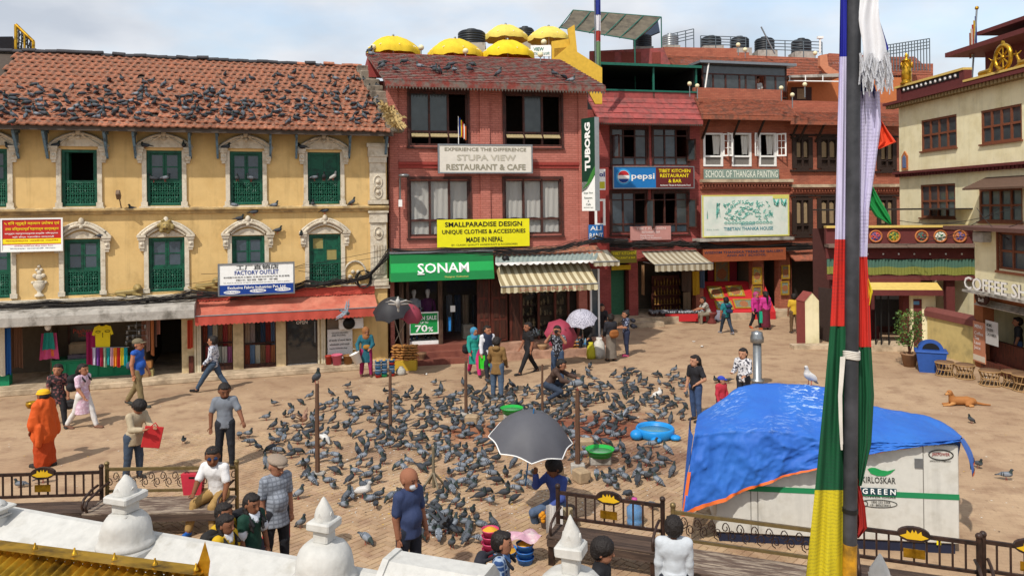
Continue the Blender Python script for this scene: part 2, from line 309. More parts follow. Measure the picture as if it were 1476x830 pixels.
FY=Fr(G(0,572),G(560,530),.6);P=FY.uv
yb=thing('yellow_shop_house','yellow plastered old house with green shuttered windows and red clay tiled roof','house',FY.M)
UL=-3.2;UR=P(558,300)[0]
tops=[(-36,12,217,300),(88,141,217,299),(211,263,216,297),(331,379,218,294),(443,491,218,293)]
bots=[(-30,17,350,430),(92,146,345,427),(214,267,342,423),(334,382,340,413),(445,492,335,409)]
def rect(p,off=0):a,zt=P(p[0],p[2],off);c,zb=P(p[1],p[3],off);zm=(P(p[0],p[2],off)[1]+P(p[1],p[2],off)[1])/2;zn=(P(p[0],p[3],off)[1]+P(p[1],p[3],off)[1])/2;return[a,c,zn,zm]
RT=[rect(p)for p in tops];RB=[rect(p)for p in bots]
zt0=sum(r[2]for r in RT)/5;zt1=sum(r[3]for r in RT)/5;zb0=sum(r[2]for r in RB)/5;zb1=sum(r[3]for r in RB)/5
for r in RT:r[2]=zt0;r[3]=zt1
for r in RB:r[2]=zb0;r[3]=zb1
ZC=2.62;ZE=7.95
b=MB();wall_holes(b,UL,UR,ZC,ZE,RT+RB,.28);shell(b,UL,UR,0,ZE,5.2,(ZC,5.25));b.build('wall',M_yel,yb)
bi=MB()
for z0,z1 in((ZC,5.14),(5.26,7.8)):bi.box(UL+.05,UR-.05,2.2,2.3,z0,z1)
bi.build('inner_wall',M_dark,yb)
def arch_pts(w,h,n=12,e=1.):return[(-w+2*w*i/n,h*math.sin(math.pi*i/n)**e)for i in range(n+1)]
def green_window(r,row,k):
 u0,u1,z0,z1=r;w=u1-u0;h=z1-z0;c=(u0+u1)/2;jw=.13
 s=MB()
 for sx in(-1,1):
  x=c+sx*(w/2+jw/2);s.box(x-jw/2,x+jw/2,-.06,.0,z0-.02,z1+.02)
  s.box(x-jw/2-.03,x+jw/2+.03,-.075,0,z0-.02,z0+.12)
  cx=x+sx*.12
  s.box(cx-.11,cx+.11,-.16,0,z1-.06,z1+.02);s.box(cx-.13,cx+.13,-.19,0,z1+.02,z1+.09);s.box(cx-.08,cx+.08,-.12,0,z1-.32,z1-.06);s.box(cx-.055,cx+.055,-.09,0,z1-.40,z1-.32)
  s.ball((cx,-.11,z1-.19),.06,8,5)
 W=w/2+.33;zz=z1+.092
 if row==0:
  A=arch_pts(W,.4,14,.8);s.prism([(c+x,zz+z)for x,z in reversed(A)],-.085,0)
  for i in range(14):
   (x0,q0),(x1,q1)=A[i],A[i+1];s.tube([(c+x0,-.1,zz+q0),(c+x1,-.1,zz+q1)],.045,5)
  A2=arch_pts(W*.7,.26,10)
  for i in range(10):s.tube([(c+A2[i][0],-.09,zz+A2[i][1]+.04),(c+A2[i+1][0],-.09,zz+A2[i+1][1]+.04)],.022,4)
  top=zz+.4
 else:
  A=arch_pts(w/2+.02,.22,12);s.prism([(c+x,z1+.02+z)for x,z in reversed(A)],-.03,.0)
  for rr,hh,yy,t in((.03,.26,-.07,.05),(.16,.36,-.12,.06),(.28,.44,-.09,.045)):
   A=arch_pts(w/2+rr,hh,14,.85)
   for i in range(14):s.tube([(c+A[i][0],yy,zz-.02+A[i][1]),(c+A[i+1][0],yy,zz-.02+A[i+1][1])],t,5)
  top=zz+.40
 s.ball((c,-.12,top+.05),.085,8,6,sz=1.4);s.ball((c-.12,-.1,top-.02),.07,8,5);s.ball((c+.12,-.1,top-.02),.07,8,5);s.ball((c,-.12,top-.12),.07,8,5)
 for sx in(-1,1):s.tube([(c+sx*.1,-.11,top-.05),(c+sx*.24,-.11,top-.14),(c+sx*.34,-.1,top-.13),(c+sx*.33,-.1,top-.06)],.03,5)
 wn=link('window',s.mesh('window',M_white),yb)
 f=MB();t=.085
 for x0,x1,q0,q1 in((u0,u0+t,z0,z1),(u1-t,u1,z0,z1),(u0+t,u1-t,z1-t,z1),(u0+t,u1-t,z0,z0+.05)):f.box(x0,x1,.03,.15,q0,q1)
 f.box(u0+t,u1-t,.05,.12,z0+h*.43,z0+h*.43+.05);f.build('frame',M_green,wn)
 l=MB();a,d=u0+t,u1-t;q0=z0+.05;q1=z0+h*.43;n=6;sp=(d-a)/n
 l.box(a,d,.06,.09,q0,q0+.05);l.box(a,d,.06,.09,q1-.035,q1)
 for i in range(n+1):l.box(a+i*sp-.011,a+i*sp+.011,.062,.088,q0,q1)
 for i in range(n):
  x=a+(i+.5)*sp
  for zc,rr in((q0+.14,.05),(q1-.13,.05),((q0+q1)/2,.042)):
   l.tube([(x+rr*math.cos(j*math.pi/3),.075,zc+1.3*rr*math.sin(j*math.pi/3))for j in range(6)],.011,4,closed=True)
  l.box(x-.008,x+.008,.066,.084,q0,q1)
 for zz_ in(.33,.66):l.box(a,d,.064,.086,q0+(q1-q0)*zz_-.01,q0+(q1-q0)*zz_+.01)
 l.build('fretwork_panel',M_lattice,wn)
 zu=q1+.05;ze=z1-t;mid=(a+d)/2
 opn=(row==0 and k==1)
 for side in(0,1):
  xa,xb=(a,mid-.004)if side==0 else(mid+.004,d);lf=MB();e=.055
  if opn:
   xa,xb=(a,a+.09)if side==0 else(d-.05,d);lf.box(xa,xb,.12,.5,zu,ze);lf.build('casement',M_green,wn);continue
  for x0,x1,p0,p1 in((xa,xa+e,zu,ze),(xb-e,xb,zu,ze),(xa+e,xb-e,zu,zu+e),(xa+e,xb-e,ze-e,ze),(xa+e,xb-e,(zu+ze)/2-.02,(zu+ze)/2+.02)):lf.box(x0,x1,.085,.125,p0,p1)
  solid=(row==0 and k==4)
  lo=lf.build('casement',M_green,wn)
  pn=MB()
  for i,(p0,p1)in enumerate(((zu+e,(zu+ze)/2-.02),((zu+ze)/2+.02,ze-e))):pn.box(xa+e,xb-e,.10,.112,p0,p1,1 if solid else(2 if row==1 and k==4 and(i+side)%2 else(1 if row==1 and k==4 else 0)))
  pn.build('pane',[M_glassd,M_green,mat('old_cardboard','#8d8250',.9)],wn)
 if row==0:sl_=MB();sl_.box(u0-.2,u1+.2,-.14,0,z0-.10,z0-.02);sl_.build('sill',M_white,wn)
for k,r in enumerate(RT):green_window(r,0,k)
for k,r in enumerate(RB):green_window(r,1,k)
c=MB();zc=P(300,303)[1]
c.prism([(-.19,zc+.02),(-.19,zc+.07),(-.06,zc+.12),(0,zc+.12),(0,zc-.1),(-.05,zc-.1),(-.1,zc-.02)][::-1],UL,UR+.04,ax='x');c.build('cornice',mat('aged_cornice','#b79c6c',.9,.2,3,col2='#8f7a58'),yb)
c=MB();c.box(UL,UR+.05,-.12,0,ZC,ZC+.1);c.build('ledge',M_white,yb)
pl=MB();a,d=P(533,300)[0],P(556,300)[0];w_=d-a
for z0,z1,e,y in((ZC+.1,ZC+.32,.05,-.16),(ZC+.34,4.85,0,-.09),(4.86,5.18,.03,-.14),(5.19,5.26,.07,-.18),(5.49,5.62,.07,-.18),(5.63,6.9,0,-.09),(6.9,7.1,.03,-.13),(7.1,7.42,.06,-.17),(7.42,7.55,.1,-.21)):pl.box(a-e,d+e,y,0,z0,z1)
for zz_ in(4.5,5.9,6.25,7.28):
 pl.tube([((a+d)/2+.14*math.cos(j*math.pi/6),-.1,zz_+.21*math.sin(j*math.pi/6))for j in range(12)],.025,5,closed=True);pl.ball(((a+d)/2,-.1,zz_),.08,8,5)
for j in range(5):pl.box(a+.04+j*(w_-.08)/5+.01,a+.04+(j+1)*(w_-.08)/5-.01,-.115,-.085,ZC+.5,4.1)
pl.build('pilaster',M_white,yb)
for x in(27,69,155,196,275,314,390,427,503,555):
 u,z=P(x,229,.03);s=MB();s.M=Matrix.Translation((u,0,0))
 s.prism([(-.02,z),(-.07,z),(-.62,7.72),(-.62,7.82),(-.02,7.82),(-.02,7.70),(-.5,7.70)][::-1],-.035,.035,ax='x');s.prism([(-.04,z+.15),(-.5,7.69),(-.04,7.69)][::-1],-.008,.008,ax='x');s.build('eave_strut',M_blue,yb)
# roof: boards, rows of interlocking clay tiles, ridge
EY,EZ=-.75,P(280,184,.75)[1];RY=3.3
RZ=(P(0,78,-RY)[1]+P(515,95,-RY)[1])/2;RX1=P(518,92,-RY)[0];EX1=UR+.12;EX0=UL-.2
SL=math.hypot(RY-EY,RZ-EZ);SA=math.atan2(RZ-EZ,RY-EY)
rb_=MB()
rb_.add([(EX0,EY,EZ-.1),(EX1,EY,EZ-.1),(RX1,RY,RZ-.1),(EX0,RY,RZ-.1),(EX0,EY,EZ-.03),(EX1,EY,EZ-.03),(RX1,RY,RZ-.03),(EX0,RY,RZ-.03)],[(3,2,1,0),(4,5,6,7),(0,1,5,4),(1,2,6,5),(2,3,7,6),(3,0,4,7)])
rb_.add([(EX0,RY,RZ-.05),(EX0,7.3,EZ),(UR,7.3,EZ),(RX1,RY,RZ-.05)],[(3,2,1,0)]);rb_.box(EX0,EX1,EY-.03,EY+.02,EZ-.16,EZ-.02)
roof=rb_.build('roof',mat('roof_board','#4a4038',.9),yb)
tw,tl=.235,SL/16.5
tb=MB();nx=7
prof=[(0,.012),(.03,.035),(.075,.045),(.11,.02),(.15,.004),(.2,.004),(.245,.014)]
for y,dz in((-.03,.042),(tl+.04,0.)):tb.v+=[(x,y,z+dz)for x,z in prof]
tb.v+=[(x,-.03,z+.004)for x,z in prof]
for i in range(6):tb.f+=[[i,i+1,i+8,i+7],[i+14,i+15,i+1,i]]
tb.f+=[[0,7,14],[6,20,13]];tb.m=[0]*14;tb.sm=[True,False]*6+[False]*2
tme=tb.mesh('roof_tile',M_tile)
rnd=random.Random(4);far=MB();ntile=0
SM=Matrix.Translation((0,EY,EZ))@Matrix.Rotation(SA,4,'X')
for j in range(17):
 y=j*tl-.06;t=y/SL;xr=EX1+(RX1-EX1)*max(0,t)-.12
 for i in range(70):
  x=xr-(i+1)*tw-(.1 if j%2 else 0)
  if x<P(-14,130,0)[0]-.3:break
  if rnd.random()<.006:continue
  ps=SM@Matrix.Translation((x,y+rnd.uniform(-.02,.02),rnd.uniform(0,.012)))@Matrix.Rotation(rnd.uniform(-.05,.05),4,'Z')@Matrix.Rotation(rnd.uniform(-.02,.03),4,'X')
  if ntile<300:link('roof_tile',tme,roof,ps);ntile+=1
  else:far.M=ps;far.add(tb.v,tb.f,0,True)
far.build('upper_roof_tiles',M_tilestuff,roof,kind='stuff')
rg=random.Random(8);x=EX0
while x<RX1-.3:
 L=.34;o=MB();o.M=Matrix.Translation((x,RY,RZ+rg.uniform(-.03,.05)))@Matrix.Rotation(rg.uniform(-.06,.06),4,'Y')
 o.prism([(.15*math.cos(a),.13*math.sin(a))for a in[math.pi*k/6 for k in range(7)]],0,L+.05,ax='x',smooth=True)
 o.build('ridge_tile',M_tile if(x>RX1-1.4 or rg.random()<.05)else M_ridge,roof);x+=L
vg=MB();rg=random.Random(3)
for i in range(9):
 t=(i+.3)/9;t1=(i+1.22)/9;xx=EX1+(RX1-EX1)*t;y0=EY+(RY-EY)*t;y1=EY+(RY-EY)*t1;z0=EZ+(RZ-EZ)*t
 vg.box(xx-.18,xx+.42,y0,y1,z0-.1,z0+.28+rg.uniform(-.03,.05),b=.04)
vg.build('verge_stones',mat('weathered_verge','#877c6e',.95,.25,3,bump=.5,col2='#5c544a'),yb,kind='stuff')
gs=MB();rg=random.Random(5)
for i in range(420):
 t=rg.uniform(-.02,.3);q=Vector((EX1+.18+(RX1-EX1)*t+rg.gauss(-.05,.09),EY+(RY-EY)*t,EZ+(RZ-EZ)*t+.22));a=rg.uniform(0,6.28);L=rg.uniform(.12,.3)
 d=Vector((math.cos(a)*.75,math.sin(a)*.75-.45,rg.uniform(-.5,.8))).normalized()*L;s_=Vector((-d.y,d.x,0)).normalized()*.012
 gs.add([q-s_,q+s_,q+d*.6+s_*.6+Vector((0,0,.04)),q+d+Vector((0,0,-.08))],[(0,1,2),(0,2,3)])
gs.build('dry_grass',mat('dry_grass','#b39a68',.9,.3,6),None,FY.M,label='dry straw coloured grass growing on the roof corner',cat='grass',kind='stuff')

# ================================================================ helpers for signs and goods
def prect(fr,x0,x1,y0,y1,off=0):
 a=[fr.uv(x,y,off)for x in(x0,x1)for y in(y0,y1)]
 return(a[0][0]+a[1][0])/2,(a[2][0]+a[3][0])/2,(a[1][1]+a[3][1])/2,(a[0][1]+a[2][1])/2
PAINT={}
def paint(h,rough=.6):return mat('paint_'+h.lstrip('#')+('' if rough==.6 else str(rough)),h,rough,.05,3)
def sign(name,label,cat,fr,x0,x1,y0,y1,off,face,lines,th=.06,fields=(),border=None,group=None):
 u0,u1,z0,z1=prect(fr,x0,x1,y0,y1,off);s=thing(name,label,cat,fr.M@Matrix.Translation(((u0+u1)/2,-off,(z0+z1)/2)),group)
 W,Hh=u1-u0,z1-z0;U=lambda x:(x-(x0+x1)/2)/(x1-x0)*W;Z=lambda y:-(y-(y0+y1)/2)/(y1-y0)*Hh
 MB().box(-W/2,W/2,-th,0,-Hh/2,Hh/2).build('board',face,s)
 if border:
  f=MB();t=.035
  for q in((-W/2-t,-W/2+.01,-Hh/2-t,Hh/2+t),(W/2-.01,W/2+t,-Hh/2-t,Hh/2+t),(-W/2+.01,W/2-.01,-Hh/2-t,-Hh/2+.01),(-W/2+.01,W/2-.01,Hh/2-.01,Hh/2+t)):f.box(q[0],q[1],-th-.02,.0,q[2],q[3])
  f.build('frame',border,s)
 for i,(fx0,fx1,fy0,fy1,m)in enumerate(fields):MB().box(U(fx0),U(fx1),-th-.004-.001*i,-th,Z(fy1),Z(fy0)).build('colour_field',m,s)
 g={}
 for L in lines:g.setdefault(L[5],[]).append((L[0],(U(L[1])+U(L[2]))/2,(Z(L[3])+Z(L[4]))/2,abs(U(L[2])-U(L[1])),abs(Z(L[4])-Z(L[3])),L[6]if len(L)>6 else .02))
 for m,ls in g.items():lettering('lettering',ls,m,s,-th-.012)
 return s,U,Z,th
def cloth_mesh(w,h,folds=3,amp=.03,m=None,nx=14,nz=6,name='cloth',tap=0.,seed=0,th=.006):
 r=random.Random(seed);ph=r.uniform(0,6);b=MB()
 def fn(i,j,d=0):return((i-.5)*w*(1-tap*(1-j)),amp*math.sin(i*folds*6.28+ph+j)*(.4+.6*j)+.3*amp*math.sin(i*17+ph)-d,-j*h+.02*h*math.sin(i*5+ph)*j)
 b.sheet(lambda i,j:fn(i,j,th),nx,nz);b.sheet(lambda i,j:fn(1-i,j,0),nx,nz);return b.mesh(name,m)
def hang(name,label,cat,fr,x0,x1,y0,y1,off,col,folds=3,amp=.03,group=None,m=None,tap=0.):
 u0,u1,z0,z1=prect(fr,x0,x1,y0,y1,off);m=m or mat('fabric_'+col,col,.9,.12,8,bump=.2)
 return link(name,cloth_mesh(u1-u0,z1-z0,folds,amp,m,name=name,seed=int(x0*7+y0),tap=tap),None,fr.M@Matrix.Translation(((u0+u1)/2,-off,z1)),label,cat,group)
def pbox(b,fr,x0,x1,y0,y1,off,dep,mi=None,bv=0):u0,u1,z0,z1=prect(fr,x0,x1,y0,y1,off);return b.box(u0,u1,-off,-off+dep,z0,z1,mi,bv)
# ================================================================ ground floor of the yellow house
PL=.2
b=MB();b.box(UL,UR+.3,-.62,5.1,0,PL-.03,b=.02);b.box(UL,UR+.3,-.58,5.1,PL-.03,PL);b.build('plinth',M_stone,yb)
def up(x,y=500,off=0):return P(x,y,off)[0]
piers=[(262,285),(336,351),(398,412),(459,470),(506,559)]
for x0,x1 in piers:
 MB().box(up(x0),up(x1),-.02,.35,PL,ZC).build('pier',M_yel if x0>500 else mat('cream_pier','#c9b48c',.85,.12,2,col2='#a89470'),yb)
b=MB()
for x0,x1 in((-90,35),(35,60),(186,205)):pass
b.box(UL,up(70),1.9,2.0,PL,ZC-.12);b.box(up(70),up(205),1.1,1.2,PL,ZC-.12);b.box(up(205),up(270),4.2,4.3,PL,ZC-.12);b.box(up(205)-.05,up(205)+.05,.3,4.2,PL,ZC-.12);b.box(up(282)-.05,up(282)+.05,.36,4.2,PL,ZC-.12);b.box(up(285),up(540),1.5,1.6,PL,ZC-.12);b.box(up(67),up(70),.4,1.9,PL,ZC-.12)
b.build('shop_partition',M_inner,yb)
# concrete canopy over the cloth shop
cn=MB();off=1.0;z1=P(140,447,off)[1];z0=P(140,466,off)[1];UE=P(280,455,off)[0]
cn.prism([(0,z1+.14),(-off+.18,z1+.02),(-off+.05,z1-.02),(-off,z1-.12),(-off,z0+.02),(-off+.03,z0),(-off+.2,z0+.05),(0,z0+.1)],UL,UE,ax='x',smooth=False)
cn.build('concrete_canopy',M_conc,yb)
# cable bundle lying along the ledge
mat('grey_black_cable','#2e2a28',.7,.3,6)
def cable_run(pts,n,spread,r,seed,name,label,fr=None,sag=.05,group='cable bundles along the house fronts'):
 rr=random.Random(seed);b=MB()
 for k in range(n):
  o=[Vector((rr.gauss(0,spread*.4),rr.gauss(0,spread*.5),rr.gauss(0,spread)))for _ in pts];L=[]
  for i in range(len(pts)-1):
   for s in range(6):
    t=s/6;q=Vector(pts[i]).lerp(Vector(pts[i+1]),t)+o[i].lerp(o[i+1],t);q.z-=sag*4*t*(1-t)*(.5+rr.random()*.2);L.append(q)
  L.append(Vector(pts[-1])+o[-1]);b.tube(L,r*rr.uniform(.7,1.5),4,caps=False)
 return b.build(name,MATS['grey_black_cable'],None,fr.M if fr else None,label=label,cat='cables',group=None)
def fp(fr,x,y,off):u,z=fr.uv(x,y,off);return(u,-off,z)
cable_run([fp(FY,x,y,.5)for x,y in((-20,441),(70,439),(150,437),(215,431),(275,424),(330,424))],30,.07,.008,1,'cable_bundle','thick black cable bundle lying on the grey concrete canopy',FY)
cable_run([fp(FY,x,y,.25)for x,y in((330,424),(400,418),(440,409),(490,407),(530,398),(561,364))],30,.075,.008,2,'cable_bundle','tangled black cables along the red awning up to the green fascia',FY,.08)
for i,(a,c2)in enumerate((((120,428),(555,360)),((290,395),(560,368)),((430,390),(560,395)),((282,410),(440,380)))):
 b=MB();A,Bq=Vector(fp(FY,*a,.3)),Vector(fp(FY,*c2,.3));b.tube([A.lerp(Bq,t/10)-Vector((0,0,.5*t/10*(1-t/10)))for t in range(11)],.007,4)
 b.build('wire',M_cable,None,FY.M,label=['thin wire sagging right across the yellow wall','thin wire from the blue and white sign to the green fascia','thin short wire crossing the lower pilaster','thin wire passing behind the blue and white sign'][i],cat='wire')
cl=MB();rr=random.Random(6);c0=Vector(fp(FY,524,402,.12))
for k in range(7):cl.tube([c0+Vector(((.2+.03*k%.1)*math.cos(j*.52)*rr.uniform(.85,1.1),-.02*k,.3*math.sin(j*.52)))for j in range(12)],.014,4,closed=True)
cl.build('cable_coil',M_cable,None,FY.M,label='coil of black cable hung on the yellow wall beside the pilaster',cat='cable')
# red awning
aw=thing('awning','long faded red awning with scalloped valance over the textile shop','awning',FY.M)
M_awn=mat('red_awning_canvas','#b05c4a',.85,.14,1.6,bump=.15,col2='#bf7660',lo=.4,hi=.65,streak=.22);M_awn2=mat('red_awning_valance','#b04a3c',.85,.1,3)
ua0,ua1=P(281,450,.9)[0],P(545,450,.9)[0];zt_=P(420,427,.05)[1];zf=P(420,449,.9)[1];zv=P(420,461,.9)[1];zq=P(420,416,.15)[1]
b=MB();b.sheet(lambda i,j:(ua0+(ua1-ua0)*i,-.02-.88*j,zt_+(zf-zt_)*j-.03*math.sin(math.pi*j)*(1+.3*math.sin(i*40))),40,6);b.sheet(lambda i,j:(ua0+(ua1-ua0)*(1-i),-.02-.88*j,zt_+(zf-zt_)*j-.012-.03*math.sin(math.pi*j)*(1+.3*math.sin((1-i)*40))),40,6);b.build('canvas',M_awn,aw)
def valance(u0,u1,y,zt,zb,n,m,par,sc=.05,name='valance'):
 b=MB();K=n*6
 for d,s in((0,1),(.012,-1)):
  f=lambda i,j:(u0+(u1-u0)*i,y+d+.015*math.sin(i*n*1.7)*j,zt+((zb-sc*abs(math.sin(i*n*math.pi)))-zt)*j)
  b.sheet(f if s>0 else(lambda i,j:f(1-i,j)),K,2)
 return b.build(name,m,par)
valance(ua0,ua1,-.91,zf,zv,44,M_awn2,aw,.035)
valance(ua0,ua1,-.13,zq,zt_+.0,60,M_awn2,aw,.03,'upper_valance')
b=MB();b.tube([(ua0,-.905,zf),(ua1,-.905,zf)],.022,6);b.tube([(ua0+.1,-.9,zf),(ua0+.1,0,zt_-.3)],.018);b.tube([(ua1-.1,-.9,zf),(ua1-.1,0,zt_-.3)],.018);b.build('frame',M_metal,aw)
# ---- textile shop under the red awning
M_clear=mat('shop_window_glass','#1a1e20',.03,0,spec=.5,alpha=.14)
for i,(x0,x1)in enumerate(((290,336),(351,398))):
 w_=MB();u0,u1=up(x0),up(x1);zb=P(x0,529)[1]
 for q in((u0,u0+.04,zb,ZC-.15),(u1-.04,u1,zb,ZC-.15),(u0+.04,u1-.04,zb,zb+.07)):w_.box(q[0],q[1],.05,.12,q[2],q[3])
 w_.box(u0,u1,.0,.14,PL,zb)
 wn=w_.build('display_window',M_wood,yb);MB().box(u0+.04,u1-.04,.08,.088,zb+.07,ZC-.15).build('pane',M_clear,wn)
cols=['#a7482e','#7c1f2e','#b8433f','#2f4b6d','#c06a9b','#6a87a8','#d2b59a','#c77b4f','#8f2f2b','#d8a0a8','#d9cfb8','#b9a7a0','#9da39a','#6b83a8','#7a9a62','#8a6a48','#2d2a2a','#d9d2c4']
k=0
for(x0,x1,y0,y1,n,oo,st)in((292,336,460,498,6,-.45,0),(296,336,499,528,5,-.35,1),(353,398,460,494,6,-.45,3),(353,398,497,526,6,-.35,9)):
 for i in range(n):
  a=x0+(x1-x0)*i/n;c_=x0+(x1-x0)*(i+.92)/n
  wh=('left' if x0<340 else 'right');rw=('upper' if y0<470 else 'lower')
  hang('folded_shawl','%s shawl from the left, %s row of the %s red awning window'%(['first','second','third','fourth','fifth','sixth'][i],rw,wh),'shawl',FY,a,c_,y0,y1+(i%3),oo,cols[(st*2+i*5)%len(cols)],2,.02,'shawls in the display windows');k+=1
for x0,x1 in((290,336),(351,398)):
 MB().box(up(x0)+.05,up(x1)-.05,.25,.6,P(x0,498)[1]-.02,P(x0,498)[1]+.01).build('display_shelf',M_wood2,None,FY.M,label='wooden display shelf in the %s shop window'%('left' if x0<340 else 'right'),cat='shelf')
d=MB();u0,u1=up(412),up(459);zb=P(435,530)[1]
for q in((u0,u0+.05,PL,ZC-.12),(u1-.05,u1,PL,ZC-.12),(u0+.05,u1-.05,ZC-.2,ZC-.12)):d.box(q[0],q[1],.06,.14,q[2],q[3])
d.box(u0+.05,u1-.05,.07,.13,zb,zb+.12,1)
dr=d.build('door',[M_wood,M_wht],yb);MB().box(u0+.05,u1-.05,.09,.10,zb+.12,ZC-.2).build('pane',mat('tinted_door_glass','#2a2c2d',.06,0,spec=.8),dr)
lettering('lettering',[('OPEN',(u0+u1)/2,P(435,465)[1],.36,.11,.03)],M_wht,dr,.082);MB().box(u1-.12,u1-.09,.05,.075,zb+.8,zb+1.5).build('handle',M_metal,dr)
for x in(281,285,288,459,464,467):b=MB();pbox(b,FY,x-1,x+1.6,458,541 if x<400 else 531,.06,.08);b.build('shutter_fold',mat('cream_shutter','#cfc4a8',.7,.15,3),yb)
MB().box(up(472),up(538),.0,.04,PL,ZC).build('tiled_wall_panel',mat('brown_wall_tile','#7a6a58',.6,.15,4),yb)
sign('notice_board','white notice board with printed text leaning by the pink bucket','notice',FY,472,508,474,516,.1,paint('#cfcdc8'),
 [('GOODS DELIVERY\nAND PACKING',478,502,478,484,paint('#3a3a3a')),('all kinds of wool fabric',474,506,488,491,paint('#3a3a3a')),('wholesale and retail',475,503,494,497,paint('#3a3a3a')),('inquire inside the shop',475,500,500,503,paint('#3a3a3a'))],.03)
ac=thing('air_conditioner','white outdoor air conditioner unit above the notice board','air conditioner',FY.M)
b=MB();pbox(b,FY,489,524,459,474,.32,.3,0,.02);b.build('casing',M_wht,ac);u,z=P(503,466,.33);b=MB();b.lathe([(.0,0),(.2,0),(.2,.02),(.0,.025)],16);b.build('fan_grille',M_blk,ac,Matrix.Translation((u,-.325,z))@Matrix.Rotation(R(90),4,'X'))
M_bk={}
def bucket(label,px,py,hpx,wpx,off,col,fr=FY,z=None,name='bucket',group=None):
 u,zz=fr.uv(px,py,off);s=F/(fr.M@Vector((u,-off,0))).y;h=hpx/s;r=wpx/s/2;zz=zz if z is None else z
 t=thing(name,label,'bucket',fr.at(u,-off,zz),group);m=mat('plastic_'+col,col,.4,.06,4)
 MB().lathe([(0,0),(r*.78,0),(r*.98,h),(r*1.08,h),(r*1.08,h-.03),(r*1.0,h-.035),(r*.95,h-.02),(r*.74,.02),(0,.02)],16).build('shell',m,t)
 MB().tube([(r*1.05*math.cos(a),-.03-.02*math.sin(a),h-.02-r*.75*math.sin(a))for a in[math.pi*k/8 for k in range(9)]],.008,5).build('handle',m,t);return t
bucket('pink plastic bucket standing below the white notice board',486,533,15,15,.45,'#c9627a',z=PL);bucket('brown wicker basket standing beside the pink bucket',502,532,13,14,.45,'#8a6238',z=PL,name='basket');bucket('small red plastic basin tucked behind the pink bucket',474,532,13,10,.3,'#a33a2c',z=PL,name='basin')
# ---- cloth shop under the concrete canopy
ct=thing('shop_counter','green painted wooden shop counter under the concrete canopy','counter',FY.M);zc_=P(120,519,-.3)[1]
M_gr=mat('bright_green_paint','#0f7a52',.6,.12,3);b=MB();b.box(up(70),up(186),.35,1.0,PL,zc_);b.build('carcass',M_gr,ct)
for i in range(5):xa=up(70+i*23);MB().box(xa+.04,up(70+(i+1)*23)-.03,.325,.345,PL+.06,zc_-.08).build('panel',M_gr,ct)
MB().box(up(69),up(187),.3,1.02,zc_,zc_+.04).build('top',mat('green_counter_top','#2a6b4f',.5),ct)
wp=thing('shop_window','framed shop window with faded red painted lettering behind the counter','window',FY.M);b=MB();u0,u1=up(86),up(136);z0_,z1_=P(100,521,-1)[1],P(100,470,-1)[1]
for q in((u0,u0+.06,z0_,z1_),(u1-.06,u1,z0_,z1_),(u0,u1,z1_,z1_+.06),(u0,u1,z0_-.06,z0_)):b.box(q[0],q[1],1.0,1.08,q[2],q[3])
b.build('frame',M_wood,wp);MB().box(u0+.06,u1-.06,1.04,1.05,z0_,z1_).build('pane',mat('dusty_glass','#4f4a42',.2),wp);lettering('lettering',[('Pashmina',(u0+u1)/2+.05,P(115,477,-1)[1],.75,.14),('Shop',(u0+u1)/2,P(115,484,-1)[1],.36,.14)],paint('#b84a3a'),wp,1.03)
MB().box(up(90),up(131),.7,.95,zc_+.05,zc_+.5,b=.06).build('cloth_bale',mat('beige_bale','#8d7a62',.9,.2),None,FY.M,label='beige wrapped bale of cloth lying on the green counter',cat='bale')
for i,(x,y)in enumerate(((103,519),(120,518))):u=up(x);b=MB();[b.box(u-.2,u+.2,.4,.65,zc_+.04+.03*j,zc_+.065+.03*j,b=.01)for j in range(4)];b.build('folded_cloth',mat('patterned_pile%d'%i,'#6b6470',.9,.5,25),None,FY.M,label='small pile of folded dark patterned cloth on the counter, %s'%('nearer the pink vest' if i==0 else 'nearer the scarves'),cat='cloth')
hang('hanging_cloth','white and brown striped cloth hanging at the left picture edge','cloth',FY,-12,7,466,541,.1,'#c9bda6',2,.03);hang('hanging_cloth','bright blue cloth hanging beside the white striped one','cloth',FY,7,16,468,540,.05,'#1d4f8c',2,.03);hang('hanging_cloth','brown patterned shawls hanging in the dark doorway','cloth',FY,17,33,468,530,-.1,'#6b4a36',4,.05)
MB().box(up(-12),up(13),-.02,.3,PL,P(0,541)[1]).build('low_cabinet',M_gr,None,FY.M,label='low green cabinet below the white striped cloth',cat='cabinet')
vt=thing('hanging_vest','pink shawl vest with teal scarf on a hanging display bust','clothing',FY.M);b=MB();u,z=P(69,471,.2);b.ball((u,-.2,z),.09,10,6,sz=1.3);b.build('display_head',M_wht,vt)
u,z=P(71,480,.2);link('vest',cloth_mesh(.52,.78,2,.05,mat('pink_wool','#b5456e',.9,.1),tap=.25),vt,Matrix.Translation((u,-.2,z)));link('scarf',cloth_mesh(.34,.5,2,.04,mat('teal_wool','#1e7a6e',.9,.15),tap=.3),vt,Matrix.Translation((u,-.26,z+.02)));link('lining',cloth_mesh(.25,.2,2,.02,mat('orange_wool','#c4622c',.9,.1)),vt,Matrix.Translation((u,-.18,z-.5)))
hang('hanging_shirt','magenta shirt hanging behind the yellow t-shirt','shirt',FY,124,140,478,525,-.1,'#9a1f55',2,.04)
ts=thing('hanging_t_shirt','yellow t-shirt with printed eyes hanging under the canopy','t-shirt',FY.M);u,z=P(148,468,.25);s_=F/(FY.M@Vector((u,-.25,0))).y;W=21/s_;Hs=33/s_
